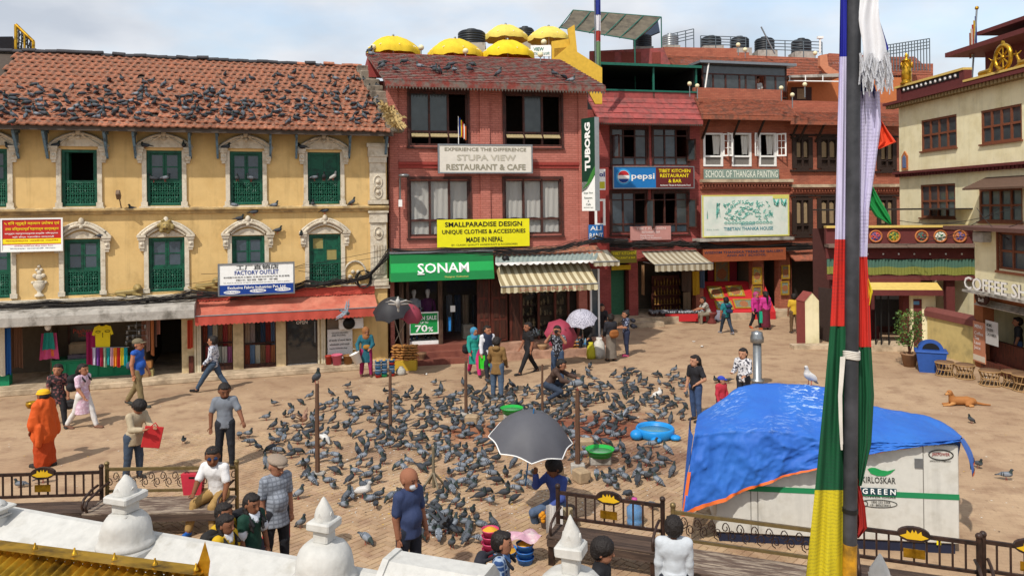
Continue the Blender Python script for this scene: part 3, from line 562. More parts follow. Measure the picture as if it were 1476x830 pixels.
b=MB();pts=[(-.2*W,0),(-.1*W,-.05*Hs),(.1*W,-.05*Hs),(.2*W,0),(.5*W,-.08*Hs),(.66*W,-.42*Hs),(.5*W,-.46*Hs),(.46*W,-.34*Hs),(.44*W,-Hs),(-.44*W,-Hs),(-.46*W,-.34*Hs),(-.5*W,-.46*Hs),(-.66*W,-.42*Hs),(-.5*W,-.08*Hs)]
b.prism([(u+x,z+q)for x,q in pts[::-1]],-.27,-.24);b.build('shirt',mat('yellow_cotton','#d9c01e',.9,.06),ts)
b=MB()
for sx in(-1,1):b.tube([(u+sx*.13+.07*math.cos(a),-.275,z-.2+.03*math.sin(a))for a in[k*.785 for k in range(8)]],.008,4,closed=True)
b.tube([(u,-.275,z-.24),(u,-.275,z-.38)],.008,4);b.build('printed_eyes',M_blk,ts);MB().tube([(u-.14,-.255,z-.01),(u,-.255,z+.06),(u+.14,-.255,z-.01)],.008,5).build('hanger',M_wood,ts)
MB().tube([fp(FY,132,501,.3),fp(FY,186,500,.3)],.015,6).build('scarf_rail',M_metal,None,FY.M,label='thin metal rail carrying the row of bright scarves',cat='rail')
for i,cc in enumerate(('#b9b3c4','#6b3a86','#a3213e','#9aa98f','#1e8f8c','#c79aa8','#d88a2a','#b52a2a','#c9b92c','#1c9aa0')):
 nm=['pale lilac','purple','crimson','sage green','teal','dusty pink','orange','red','lemon yellow','turquoise'][i]
 hang('hanging_scarf',nm+' scarf folded over the metal rail before the green counter','scarf',FY,133.5+i*5,138.7+i*5,501,526+(i%4),.33,cc,1.3,.03,'scarves on the rail')
rk=MB();u,z=P(197,480,.1)
for k in range(4):rk.tube([(u+.32*math.cos(a),-.1+.15*math.sin(a),z+.25-k*.16)for a in[j*.785 for j in range(8)]],.007,4,closed=True)
rk.tube([(u,-.1,z+.5),(u,-.1,z-.5)],.008,4)
for k in range(14):rk.lathe([(.03,0),(.045,-.1),(.02,-.12)],6,(u+.3*math.cos(k),-.1+.14*math.sin(k),z+.25-(k%4)*.16))
rk.build('trinket_rack',M_metal,None,FY.M,label='round wire rack of small trinkets hanging behind the man in blue',cat='rack')
for i,(x0,x1,y1,cc)in enumerate(((204,210,498,'#7a5140'),(211,216,506,'#8c6b5e'),(217,222,512,'#a5643a'),(223,226,500,'#5d463c'),(226,231,482,'#8c5a4a'))):
 hang('hanging_belt',['brown','mauve','orange brown','dark','short reddish'][i]+' woven belts hanging beside the dark passage','belts',FY,x0,x1,460,y1,.15,cc,1,.03,'belts by the passage')
for i,(x0,x1,y0,y1,cc)in enumerate(((193,203,537,554,'#7a4a34'),(203,215,531,553,'#8a6a4a'),(208,219,520,531,'#9a6a3c'),(214,221,532,553,'#b3a36c'))):
 b=MB();pbox(b,FY,x0,x1,y0,y1,.3-.04*i,.25,0,.02);b.build('carton',mat('carton%d'%i,cc,.9,.2),None,FY.M,label=['low reddish carton at the foot of the trinket rack','brown carton beside the legs of the man in blue','orange brown box stacked on top of the brown carton','upright tan sack of goods beside the passage'][i],cat='box')
hang('hanging_flags','red and orange cloth bunting hanging on the shutter by the passage','flags',FY,270,278,461,502,.2,'#b8432a',2,.05);b=MB();pbox(b,FY,272,279,513,546,.12,.05,0,.01);b.build('wooden_board',M_wood2,None,FY.M,label='brown wooden board leaning against the shutter by the passage',cat='board')
# ================================================================ signs and reliefs on the yellow wall
r5=paint('#b3241d');yl=paint('#e8d21c');ww=paint('#e6e6e2')
sign('banner','red yellow and white festival banner tied across the yellow wall','banner',FY,3,89,316,361,.26,r5,
 [('५ दिने न्युङ्ने महायान उपोषध एवं',7,86,319,325,yl),('तथा विश्वशान्ति महायज्ञ कार्यक्रम',8,85,327,333,yl),('सम्पूर्ण महानुभावहरुलाई हार्दिक निमन्त्रणा',7,84,335,338,ww),('श्री बौद्ध महाविहार काठमाडौं',18,78,340,343,ww),('कार्यक्रम असोज महिना',8,84,345.5,348,r5),('आयोजक समिति तथा बौद्ध समाज नेपाल',20,76,353,355.5,r5),('सम्पर्क काठमाडौं नेपाल',14,80,357,359,paint('#20406a'))],
 .015,[(3,89,344,351,yl),(3,89,352.5,361,ww)],M_wht)
nb=paint('#123a86')
fo=sign('shop_sign','white and blue factory outlet sign board above the red awning','sign',FY,316,423,380,423,.45,ww,
 [('工厂直销店',340,401,381,388,paint('#2a2a2a')),('FACTORY OUTLET',338,401,389,395,nb,.03),('羊绒围巾披肩手工编织 各类尼泊尔特色产品 批发零售',322,417,397,399.5,paint('#444444')),('围巾 披肩 帽子 手套',340,400,401,403.5,paint('#444444')),('we deal in all kinds of fabric and woollen products in export quality',322,417,405,407,paint('#444444'),.005),
 ('Exclusive Fabric Industries Pvt. Ltd.',328,412,411,415,ww,.03),('100% Export',324,344,418,420.5,nb),('We do Wholesale',362,380,417,419.5,nb),('Spot Retail',398,416,416.5,419,nb)],.12,[(316,423,409,423,nb)],M_metal)
for x,y in((334,419.2),(371,418.4),(407,417.8)):
 b=MB();b.prism([(fo[1](x)+.25*math.cos(a),fo[2](y)+.055*math.sin(a))for a in[-k*math.pi/8 for k in range(16)]],-.128,-.126);b.build('oval_field',ww,fo[0])
b=MB();u,z=P(171,281,.35);u2,z2=P(176,303,.02);b.tube([(u2,0,z2),(u2,-.1,z2+.02),(u,-.35,z)],.018,6);b.M=Matrix.Translation((u,-.4,z))@Matrix.Rotation(R(50),4,'X');b.box(-.06,.06,-.09,.09,-.14,.14,b=.02)
b.build('wall_lamp',mat('rusty_lamp','#6d5a48',.7,.2),None,FY.M,label='small rusty street lamp on the yellow wall between the windows',cat='lamp')
def relief_vase():
 u,z=P(57,427,0);b=MB();b.M=Matrix.Translation((u,-.03,z))@Matrix.Scale(.5,4,(0,1,0))
 b.lathe([(.13,0),(.13,.05),(.05,.1),(.06,.16),(.15,.28),(.17,.38),(.12,.44),(.15,.47),(.05,.48)],12);[b.ball(p,r,8,5)for p,r in(((0,0,.58),.1),((-.11,0,.62),.07),((.11,0,.62),.07),((0,0,.72),.07),((-.06,0,.8),.05),((.06,0,.8),.05),((0,0,.9),.05),((-.17,0,.42),.05),((.17,0,.42),.05))]
 b.build('stucco_vase',M_white,None,FY.M,label='white stucco flower vase relief on the yellow wall below the banner',cat='relief')
relief_vase()
u,z=P(512,412,0);b=MB();b.M=Matrix.Translation((u,-.03,z))
b.tube([(.36*math.cos(a),0,.42+.42*math.sin(a))for a in[math.pi*k/12 for k in range(13)]],.035,5);[b.ball((.18*math.cos(k),-.02,.3+.2*math.sin(k)),.07,8,5)for k in range(7)];b.box(-.4,.4,-.05,.03,-.04,.06)
b.build('stucco_medallion',M_white,None,FY.M,label='white stucco wheel relief beside the pilaster, half hidden by cable',cat='relief')

# ================================================================ red brick restaurant house
M_brk=brick_mat('red_painted_brick','#b67062','#a86456','#985d50',.23,.08,.007,'#8a4a40')
M_brkt=mat('red_brick_trim','#913a32',.85,.18,5,bump=.3)
M_frame=mat('brown_window_wood','#4a2820',.6,.25,5,col2='#33201a')
M_cur=mat('white_curtain','#cfccc4',.9,.08,5,bump=.3,bscale=12,stretch=(8,1,.4))
M_vent=mat('old_vent_board','#9a8a66',.9,.2,8)
M_glassg=mat('grey_window_glass','#3a4042',.1,.3,1.2,spec=.5)
FB=Fr(G(562,530),G(847,513),.9)
bb=thing('brick_restaurant_house','red brick house with restaurant sign, brown windows and roof terrace','house',FB.M)
BR=lambda*p:prect(FB,*p)
BUR=FB.uv(848,300)[0];BUL=FB.uv(561,300)[0];BZ=9.75;BG=2.95
bw=[BR(590,674,134,210),BR(727,809,135,211),BR(590,677,259,340),BR(727,809,258,338)]
zz=[(bw[0][2]+bw[1][2])/2,(bw[0][3]+bw[1][3])/2,(bw[2][2]+bw[3][2])/2,(bw[2][3]+bw[3][3])/2]
bw=[(a[0],a[1],zz[0 if i<2 else 2],zz[1 if i<2 else 3])for i,a in enumerate(bw)]
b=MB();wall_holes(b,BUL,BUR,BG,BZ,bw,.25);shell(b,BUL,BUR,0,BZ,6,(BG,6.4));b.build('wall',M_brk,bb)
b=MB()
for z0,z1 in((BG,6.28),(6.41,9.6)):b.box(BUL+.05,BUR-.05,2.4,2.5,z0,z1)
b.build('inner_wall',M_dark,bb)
for x0,x1 in((562,574),(692,706),(834,847)):u0,u1,_,_=BR(x0,x1,200,300);MB().box(u0,u1,-.07,0,BG,BZ).build('brick_pilaster',M_brk,bb)
b=MB();u0,u1,z0,z1=BR(574,834,234,238);b.box(u0,u1,-.09,0,z0,z1);b.box(u0,u1,-.05,0,z0-.12,z0);b.build('string_course',M_brkt,bb)
def wood_window(par,r,cols=3,tr=.3,fill=(),low=None,vents=False,m=M_frame,hood=True,t=.07,y=.02,topt=0.):
 u0,u1,z0,z1=r;w=MB();wz=(u1-u0-t)/cols;zt=z0+(z1-z0)*tr
 for i in range(cols+1):w.box(u0+i*wz,u0+i*wz+t,y,y+.1,z0,z1)
 for z in(z0,zt-t/2,z1-t):w.box(u0+t,u1-t,y+.005,y+.095,z,z+t)
 if topt:w.box(u0+t,u1-t,y+.005,y+.095,z1-topt,z1-topt+t*.7)
 if hood:
  w.box(u0-.07,u1+.07,-.05,y,z1,z1+.1);w.box(u0-.07,u0,-.05,y,z0-.05,z1);w.box(u1,u1+.07,-.05,y,z0-.05,z1);w.box(u0-.1,u1+.1,-.08,y,z0-.12,z0-.05)
 wn=w.build('window',m,par)
 for i in range(cols):
  a,c=u0+i*wz+t,u0+(i+1)*wz;f=fill[i%len(fill)]if fill else 'g'
  for(q0,q1,ff)in((zt+t/2,z1-t,f),(z0+t,zt-t/2,low[i%len(low)]if low else f)):
   if ff=='o' or q1-q0<.05:continue
   if ff=='c':link('curtain',cloth_mesh(c-a,q1-q0,3,.02,M_cur),wn,Matrix.Translation(((a+c)/2,y+.14,q1)));MB().box(a,c,y+.05,y+.056,q0,q1).build('pane',M_clear,wn)
   elif ff=='v':
    v=MB();v.M=Matrix.Translation(((a+c)/2,y+.02,q1-.04))@Matrix.Rotation(R(-50),4,'X');v.box(-(c-a)/2,(c-a)/2,-.015,.015,-.2,0);v.build('vent_flap',M_vent,wn)
   else:
    MB().box(a,c,y+.05,y+.058,q0,q1).build('pane',{'g':M_glassg,'d':M_glassd}[ff],wn)
 return wn
wood_window(bb,bw[0],3,.26,'ggo','vvv');wood_window(bb,bw[1],3,.26,'ogo','vvv');wood_window(bb,bw[2],3,.28,'ccc','ccc');wood_window(bb,bw[3],3,.28,'ccc','ccc')
# pent roof with flat tiles, fringe under the eave
M_slate=mat('red_flat_tile','#7a3830',.85,.25,4,col2='#6a6058',lo=.42,hi=.6,bump=.3);M_slate_c=mat('terrace_edge_red','#8c3a36',.8,.12)
def pent_roof(par,fr,e0,e1,r0,r1,eoff,roff,m,tw,th,name='roof',fringe=True,tilemat=None,lift=.03):
 E0,E1,R0,R1=[Vector(fp(fr,*p,o))for p,o in((e0,eoff),(e1,eoff),(r0,-roff),(r1,-roff))]
 ze=(E0.z+E1.z)/2;zr=(R0.z+R1.z)/2;E0.z=E1.z=ze;R0.z=R1.z=zr
 dn=Vector((0,0,.09));b=MB();b.add([E0-dn,E1-dn,R1-dn,R0-dn,E0,E1,R1,R0],[(3,2,1,0),(4,5,6,7),(0,1,5,4),(1,2,6,5),(2,3,7,6),(3,0,4,7)])
 b.box(E0.x,E1.x,E0.y-.02,E0.y+.03,ze-.2,ze-.02);rf=b.build(name,m,par)
 n=max(3,int((R0-E0).length/th));t=MB();rr=random.Random(int(abs(e0[0])));nrm=(E1-E0).cross(R0-E0).normalized()
 for j in range(n):
  a,c=j/n,(j+1.12)/n;A0,A1=E0.lerp(R0,a),E1.lerp(R1,a);C0,C1=E0.lerp(R0,min(c,1)),E1.lerp(R1,min(c,1));k=max(2,int((A1-A0).length/tw));of=.5 if j%2 else 0
  for i in range(-1,k):
   s0=max(0,(i+of)/k);s1=min(1,(i+of+.94)/k)
   if s1-s0<.1/k:continue
   h0=nrm*(lift+rr.uniform(0,.012));h1=nrm*.004;p=[A0.lerp(A1,s0),A0.lerp(A1,s1),C0.lerp(C1,s1),C0.lerp(C1,s0)]
   t.add([p[0]+h0,p[1]+h0,p[2]+h1,p[3]+h1,p[0],p[1]],[(0,1,2,3),(4,5,1,0)])
 t.build('roof_tiles',tilemat or m,rf,kind='stuff')
 if fringe:
  f=MB();k=int((E1-E0).length/.11)
  for i in range(k):x=E0.x+(E1.x-E0.x)*(i+.5)/k;f.prism([(x-.04,ze-.2),(x,ze-.29),(x+.04,ze-.2)],E0.y-.015,E0.y)
  f.build('eave_fringe',mat('grey_fringe','#5d564e',.9),par)
 return E0,E1,R0,R1
E0,E1,R0,R1=pent_roof(bb,FB,(555,114),(873,126),(527,76),(808,87),.85,2.2,M_slate,.3,.2)
b=MB();b.box(R0.x+.1,R1.x,R0.y,R0.y+.2,R0.z-.9,R0.z+.02);b.box(R0.x+.1,R1.x,R0.y+.2,R0.y+7,R0.z-1.1,R0.z-1.0);b.box(R0.x+.1,R0.x+.3,R0.y+.2,R0.y+7,R0.z-1.1,R0.z);b.build('terrace_parapet',M_slate_c,bb);TZ=R0.z-1.0
b=MB();b.add([(BUL,0,BZ-.2),(BUL,R0.y,BZ-.2),(BUL,R0.y,R0.z-.1)],[(0,1,2),(2,1,0)]);b.build('gable',M_brk,bb)
# terrace: parasols, globe lamps, tanks
def terrace_at(fr,px,py,off):u,z=fr.uv(px,py,off);return u,z
def parasol(label,px,py,wpx,depth,col,flap=True):
 c=at(px,py,depth);s=F/depth;r=wpx/s/2;t=thing('parasol',label,'parasol',T(c.x,c.y,0),'yellow parasols on the roof terrace');z=c.z
 m=mat('parasol_cloth_'+col,col,.8,.1,2,bump=.2,bscale=5,streak=.1);b=MB();n=8;K=32
 def rad(a):return 1-.07*abs(math.sin(a*n/2))**.8
 prof=[(0,.5),(.25,.47),(.5,.38),(.75,.23),(.93,.07),(1,0),(1.0,-.2)]
 vs=[(r*q*rad(2*math.pi*j/K)*math.cos(2*math.pi*j/K),r*q*rad(2*math.pi*j/K)*math.sin(2*math.pi*j/K),z+r*(h*(1-.1*abs(math.sin(j*math.pi*n/K))**.7)-(.05*abs(math.sin(j*math.pi*n/K))if q>.95 else 0)-.02*math.sin(j*2.1)*q))for q,h in prof for j in range(K)]
 b.add(vs,[(i*K+j,i*K+(j+1)%K,(i+1)*K+(j+1)%K,(i+1)*K+j)for i in range(6)for j in range(K)],0,True);b.build('canopy',m,t)
 b=MB();b.tube([(0,0,TZ),(0,0,z+r*.5)],.03);b.build('pole',M_wht,t);MB().ball((0,0,z+r*.53),.05,8,5).build('finial',M_metal,t)
 b=MB()
 for j in range(8):a=2*math.pi*(j+.5)/8;b.tube([(0,0,z+r*.45),(r*.95*math.cos(a),r*.95*math.sin(a),z+r*.02)],.012,4)
 b.build('ribs',M_wht,t)
BD=(FB.M@Vector((3,R0.y,0))).y
parasol('bright yellow parasol at the left end of the brick roof',567,72,78,BD+1.0,'#d4b42a');parasol('bright yellow parasol in front of the black water tank',656,76,80,BD+1.3,'#d4b42a');parasol('bright yellow parasol in front of the restaurant view board',732,77,76,BD+1.5,'#d9b91c');parasol('pale yellow parasol standing highest behind the others',729,52,64,BD+4.2,'#d6be5a');parasol('pale yellow parasol nearest the yellow stair wall',791,54,62,BD+4.0,'#d6be5a')
def globe(label,px,py,rpx,depth,zb,group='globe lamps on the roofs'):
 c=at(px,py,depth);r=rpx*depth/F;t=thing('globe_lamp',label,'lamp',T(c.x,c.y,0),group);MB().ball((0,0,c.z),r,12,8).build('globe',mat('cream_globe','#d9cfa8',.4,.05),t);MB().tube([(0,0,zb),(0,0,c.z-r*.8)],.025).build('post',M_metal,t)
for i,(x,y)in enumerate(((538,68),(607,69),(671,74),(784,61),(779,79))):globe(['cream globe lamp at the left corner of the brick roof','cream globe lamp between the first two parasols','cream globe lamp before the parasol by the tank','cream globe lamp under the pale parasol by the stair','cream globe lamp below the restaurant view board'][i],x,y,4.2,BD+.15 if y>62 else BD+2.5,R0.z-.2 if y>62 else TZ)
M_tank=mat('black_tank_plastic','#23272c',.45,.1,3)
def tank(label,px,py,wpx,hpx,depth,zb=None,m=M_tank):
 c=at(px,py,depth);r=wpx/2*depth/F;h=hpx*depth/F;t=thing('water_tank',label,'water tank',T(c.x,c.y,c.z),'roof water tanks');pr=[(0,0),(r*.97,0)]
 for i in range(5):z=h*.8*i/5;pr+=[(r,z+.02),(r,z+h*.12),(r*.95,z+h*.135),(r*.95,z+h*.15)]
 pr+=[(r*.98,h*.8),(r*.8,h*.92),(r*.32,h*.95),(r*.32,h*1.0),(0,h*1.02)]
 MB().lathe(pr,18).build('tank_body',m,t);MB().lathe([(r*.36,h*.99),(r*.36,h*1.06),(0,h*1.07)],12).build('lid',m,t)
 if zb is not None:MB().box(-r,r,-r,r,zb-c.z,0).build('base',M_conc,t)
tank('large black water tank behind the yellow parasols',680,66,40,22,BD+3.5,TZ);tank('black water tank peeping over the highest parasol',757,60,26,20,BD+5.5,TZ)
# stair wall in yellow and the view board
st=thing('yellow_stair_wall','yellow stepped parapet of the roof stair with pierced panel','wall',T(0,0));d0=BD+1.6;M_sy=mat('stair_yellow','#c9a23a',.85,.1)
def poly(par,name,pts,depth,th,m):
 q=[at(x,y,depth)for x,y in pts];b=MB();n=len(q);a=sum(q[i].x*q[(i+1)%n].z-q[(i+1)%n].x*q[i].z for i in range(n));q=q if a>0 else q[::-1]
 b.prism([(p.x,p.z)for p in q],depth,depth+th);return b.build(name,m,par)
poly(st,'slope',[(828,36),(832,75),(868,98),(868,150),(858,150),(836,110),(800,92),(796,86),(822,64),(818,42)],d0,.2,M_sy);poly(st,'pier',[(795,60),(829,55),(829,108),(795,88)],d0+.25,.2,M_sy)
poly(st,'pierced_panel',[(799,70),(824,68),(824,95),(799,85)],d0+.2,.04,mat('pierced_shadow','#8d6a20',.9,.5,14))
pf=Fr(at(760,80,BD+1.9).xy,at(800,80,BD+1.8).xy);sign('terrace_sign','small white view restaurant board on the roof terrace','sign',pf,765,794,66,82,0,ww,[('VIEW',769,784,69,74,paint('#1f6f5c'),.04),('RESTAURANT & CAFE',767,792,76,80,paint('#1f6f5c'),.02)],.05)
# signs on the brick front
bs=paint('#8c8674');sf=mat('aged_sign_white','#cfc9bd',.7,.06,2)
sign('restaurant_sign','cream restaurant sign board with raised grey lettering on the brick wall','sign',FB,632,765,210,249,.3,sf,[('EXPERIENCE THE DIFFERENCE',640,757,213.5,218.5,bs,.03),('STUPA VIEW',657,742,223.5,232,mat('pale_letters','#b0aa9a',.6),.04),('RESTAURANT & CAFE',642,756,237,245.5,bs,.04)],.12,(),M_metal)
sign('yellow_banner','bright yellow clothing shop banner hung under the brick house windows','banner',FB,630,763,316,356,.18,mat('yellow_vinyl','#dcd414',.6,.05,2,bump=.1,bscale=3),[('SMALLPARADISE DESIGN',641,752,319.5,326.5,M_blk,.035),('UNIQUE CLOTHES & ACCESSORIES',637,757,330.5,337.5,M_blk,.03),('MADE IN NEPAL',671,724,341.5,348.5,M_blk,.035),('BY: CLASSIC QUALITY HANDICRAFT & ACCESSORIES',650,745,351,354,M_blk,.0)],.015)
fl=thing('flag','small striped flag standing on the restaurant window sill','flag',FB.M);u,z=FB.uv(661,206,.12);z2=FB.uv(661,168,.12)[1];MB().tube([(u,-.12,z-.1),(u,-.12,z2)],.015).build('pole',M_wht,fl)
for i,cc in enumerate(('#1c3a86','#d6b01c','#b3241d','#d8d4cc','#c45a1c')):link('stripe',cloth_mesh(.05,.62-.03*i,1,.02,mat('fabric_'+cc,cc,.9,.12,8,bump=.2),nx=3),fl,Matrix.Translation((u+.05+.05*i,-.13,z2-.06-.07*i)))
lp=thing('wall_street_lamp','grey street lamp with box ballast fixed to the brick wall','lamp',FB.M);u,z=FB.uv(577,293,.25);b=MB();z1=FB.uv(577,257,.25)[1];b.tube([(u,-.25,z),(u,-.25,z1),(u+.05,-.4,z1+.08)],.03);b.build('bracket',M_metal,lp);MB().box(u-.06,u+.06,-.3,-.2,z-.12,z+.12).build('ballast',M_wht,lp);b=MB();b.M=Matrix.Translation((u+.12,-.5,z1+.08));b.ball((0,0,0),.2,12,6,sz=.35);b.build('lamp_head',M_metal,lp);MB().tube([(u,-.25,z1-.1),(u,0,z1-.1)],.02).build('wall_arm',M_metal,lp)
# projecting vertical beer sign
TF=Fr(at(838.5,230,26.9).xy,at(857.5,230,26.3).xy);gd=paint('#0f3526');gm=paint('#3a7a34')
tb_=sign('projecting_sign','tall dark green projecting beer sign at the corner of the brick house','sign',TF,838.5,857.5,170,304,0,gd,[],.0,[(838.5,857.5,262,304,ww)],None)
u0,u1,z0,z1=prect(TF,838.5,857.5,170,304,0);Wt,Ht=u1-u0,z1-z0;MB().box(-Wt/2,Wt/2,.0,.2,-Ht/2,Ht/2).build('light_box',mat('sign_side_grey','#8f9496',.5),tb_[0]);MB().box(-Wt/2,Wt/2,-.004,0,-Ht/2,Ht/2).build('face',gd,tb_[0])
b=MB();b.prism([(-Wt/2,-.27*Ht),(-.1*Wt,-.2*Ht),(.2*Wt,-.1*Ht),(.5*Wt,-.02*Ht),(.5*Wt,-.1*Ht),(.3*Wt,-.17*Ht),(0,-.22*Ht)][::-1],-.008,-.004);b.build('green_swoosh',gm,tb_[0]);b=MB();b.prism([(-Wt/2,-Ht/2),(Wt/2,-Ht/2),(Wt/2,-.12*Ht),(.2*Wt,-.2*Ht),(-.1*Wt,-.27*Ht),(-Wt/2,-.3*Ht)],-.0075,-.0045);b.build('white_field',ww,tb_[0])
co,fs,_,_=text_mesh('TUBORG',width=.52*Ht,height=.42*Wt,bold=.05);b=MB();b.add([(-p[1]-.02,-.013,p[0]+.19*Ht)for p in co],fs);b.build('lettering',ww,tb_[0])
lettering('small_lettering',[('Stupa View',0,-.31*Ht,.7*Wt,.028*Ht),('Restaurant',0,-.36*Ht,.6*Wt,.024*Ht),('&',0,-.395*Ht,.1*Wt,.02*Ht),('Cafe',0,-.43*Ht,.35*Wt,.024*Ht),('Boudhanath Nepal',0,-.465*Ht,.7*Wt,.014*Ht)],paint('#30463a'),tb_[0],-.013)
MB().box(-.03,.03,.2,.45,-.3*Ht,-.3*Ht+.06).build('bracket',M_metal,tb_[0]);MB().box(-.03,.03,.2,.45,.35*Ht,.35*Ht+.06).build('bracket',M_metal,tb_[0])
sign('wall_sign','blue restaurant sign half hidden at the brick house corner','sign',FB,848,869,324,345,.1,paint('#2a6aa8'),[('ALI',850,866,326,332,ww),('RANT',849,868,336,343,ww)],.05)
sign('wall_sign','small white sign with yellow picture behind the projecting sign','sign',FB,861,872,244,274,.1,ww,[('ol',863,871,248,255,paint('#20307a'),.05)],.05,[(861,871,262,272,paint('#b8b22a'))])
MB().box(BUR,BUR+1.0,.5,.7,BG,6.8).build('side_wall',mat('side_wall_red','#7c2f2a',.9,.2),bb)
wq=MB();u0,u1,z0,z1=BR(858,873,290,322);[wq.box(*q)for q in((u0,u0+.08,.02,.08,z0,z1),(u1-.08,u1,.02,.08,z0,z1),(u0,u1,.02,.08,z0-.08,z0),(u0,u1,.02,.08,z1,z1+.08))];wq.build('white_window_frame',M_wht,bb)

# ================================================================ ground floor of the brick house
SF=.55
b=MB();b.box(BUL,FB.uv(706,500)[0],-.25,6,0,SF);b.box(BUL,FB.uv(706,500)[0],-.58,-.25,0,.37);b.box(BUL,FB.uv(706,500)[0],-.9,-.58,0,.19);b.build('entrance_steps',mat('red_step','#7f4a3c',.85,.15,2,col2='#6a3a30'),bb)
b=MB();b.box(FB.uv(706,500)[0],BUR+.6,-.35,6,0,.5);b.box(FB.uv(706,500)[0],BUR+.6,-.9,-.35,0,.26);b.build('pavement_plinth',mat('pink_plinth','#b08a74',.9,.14,2,col2='#8f6c58'),bb)
ub=lambda x,off=0,y=470:FB.uv(x,y,off)[0]
b=MB();b.box(ub(735),BUR-.05,2.2,2.3,SF-.05,BG-.1);b.box(BUL+.1,ub(735),2.6,2.7,SF,BG-.1);b.box(ub(733),ub(736),.3,2.6,SF,BG-.1);b.build('shop_partition',M_inner,bb)
for x0,x1 in((563,569),(835,847)):MB().box(ub(x0),ub(x1),.0,.4,0,BG).build('brick_pier',M_brk,bb)
M_post=mat('weathered_post','#3c2a20',.8,.3,4,col2='#5d4636',stretch=(4,4,.5))
for x0,x1 in((576,582),(586,590),(632,638)):MB().box(ub(x0),ub(x1),-.05,.1,SF,BG).build('wooden_post',M_post,bb)
for i,(x0,x1)in enumerate(((590,632),(638,688))):
 MB().box(ub(x0),ub(x1),.1,.112,SF+.12,BG-.1).build('shop_pane',M_clear,bb)
MB().box(ub(590),ub(632),.05,.9,SF,SF+.12).build('display_base',M_wht,bb)
# display figures behind the glass
def mannequin(label,px,col,col2,y=.55):
 u=ub(px,-y);t=thing('mannequin',label,'mannequin',FB.at(u,y,SF+.12),'shop window mannequins');b=MB()
 b.lathe([(0,1.78),(.07,1.75),(.085,1.66),(.06,1.56),(.045,1.5),(.05,1.46)],12,sy=1.1);b.build('head',M_wht,t)
 b=MB();b.lathe([(.05,1.47),(.17,1.42),(.2,1.3),(.17,1.1),(.15,.95),(.19,.8),(.0,.8)],14,sy=.6)
 for s in(-1,1):b.tube([(s*.18,0,1.38),(s*.25,.02,1.1),(s*.23,-.05,.85)],[.06,.05,.035],8)
 b.build('sweater',mat('fabric_'+col,col,.9,.12,8,bump=.2),t);b=MB()
 for s in(-1,1):b.tube([(s*.09,0,.82),(s*.09,0,.4),(s*.09,0,.0)],[.09,.06,.04],8)
 b.build('legs',mat('fabric_'+col2,col2,.9,.12,8,bump=.2),t)
mannequin('mannequin in a pale top behind the green sale sign',597,'#b8bcc4','#2a5a8c');mannequin('mannequin wearing a purple sweater in the green shop window',617,'#5d1f55','#222428')
sg=paint('#13863f')
sign('sale_sign','green sale poster in the shop window beside the red umbrella','poster',FB,591,631,451,480,-.02,sg,[('MAIN SALE',596,629,455,461,ww,.03),('UP TO',606,617,463,466,ww),('70',598,616,468,478,ww,.04),('%',617,624,471,478,ww,.03)],.02,(),M_wht)
for i,x in enumerate((643,655,667,680)):hang('hanging_jacket',['grey jacket','dark blue jacket','beige knit jacket','black coat'][i]+' on a rail inside the glass shop door','jacket',FB,x,x+9,425,478,-1.0,['#5a5c60','#27344a','#8a7a66','#26262a'][i],2,.04,'jackets inside the green shop')
MB().box(ub(650),ub(657),.09,.1,FB.uv(650,450)[1],FB.uv(650,441)[1]).build('door_notice',M_wht,None,FB.M,label='small white notice on the glass shop door',cat='notice')
hang('hanging_cloth','short blue cloth hanging on the glass door handle','cloth',FB,646,650,457,477,.02,'#2a78b8',1,.02);b=MB();pbox(b,FB,668,684,468,496,-.8,.4,0,.02);b.build('cash_desk',mat('cream_desk','#b8b2a2',.6),None,FB.M,label='cream cash desk standing inside the glass shop',cat='desk')
def carved_door(label_,x0,x1,rot,par):
 u0,u1=ub(x0,.1),ub(x1,.1);W=u1-u0;t=MB();t.box(0,W,-.04,.04,0,2.35,b=.01)
 o=t.build('door_leaf',M_wood2,par,Matrix.Translation((u0,-.1,SF))@Matrix.Rotation(rot,4,'Z'))
 p=MB()
 for z0,z1 in((.1,.75),(.85,1.5),(1.6,2.2)):p.box(.08,W/2-.03,-.06,-.041,z0,z1,b=.012);p.box(W/2+.03,W-.08,-.06,-.041,z0,z1,b=.012)
 p.build('door_panels',M_wood,o);return o
dd=thing('carved_doors','pair of folded back dark carved wooden doors between the two shops','door',FB.M);carved_door('',688,707,0,dd);carved_door('',708,732,R(8),dd)
fa=thing('shop_fascia','green shop fascia with white lettering above the clothes shop','sign',FB.M);u0,u1=FB.uv(563,385,.9)[0],FB.uv(712,385,.9)[0]
zt_=FB.uv(640,364,.75)[1];zb_=FB.uv(640,404,.95)[1]
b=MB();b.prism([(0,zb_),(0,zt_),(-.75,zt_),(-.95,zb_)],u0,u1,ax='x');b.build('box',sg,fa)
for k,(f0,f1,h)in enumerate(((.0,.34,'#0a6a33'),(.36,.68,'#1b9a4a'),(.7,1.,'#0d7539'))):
 q0=zt_+(zb_-zt_)*f0;q1=zt_+(zb_-zt_)*f1;y0,y1=-.75-.2*f0,-.75-.2*f1;b=MB();b.add([(u0+.01,y1-.004,q1),(u1-.01,y1-.004,q1),(u1-.01,y0-.004,q0),(u0+.01,y0-.004,q0)],[(0,1,2,3)]);b.build('band',paint(h),fa)
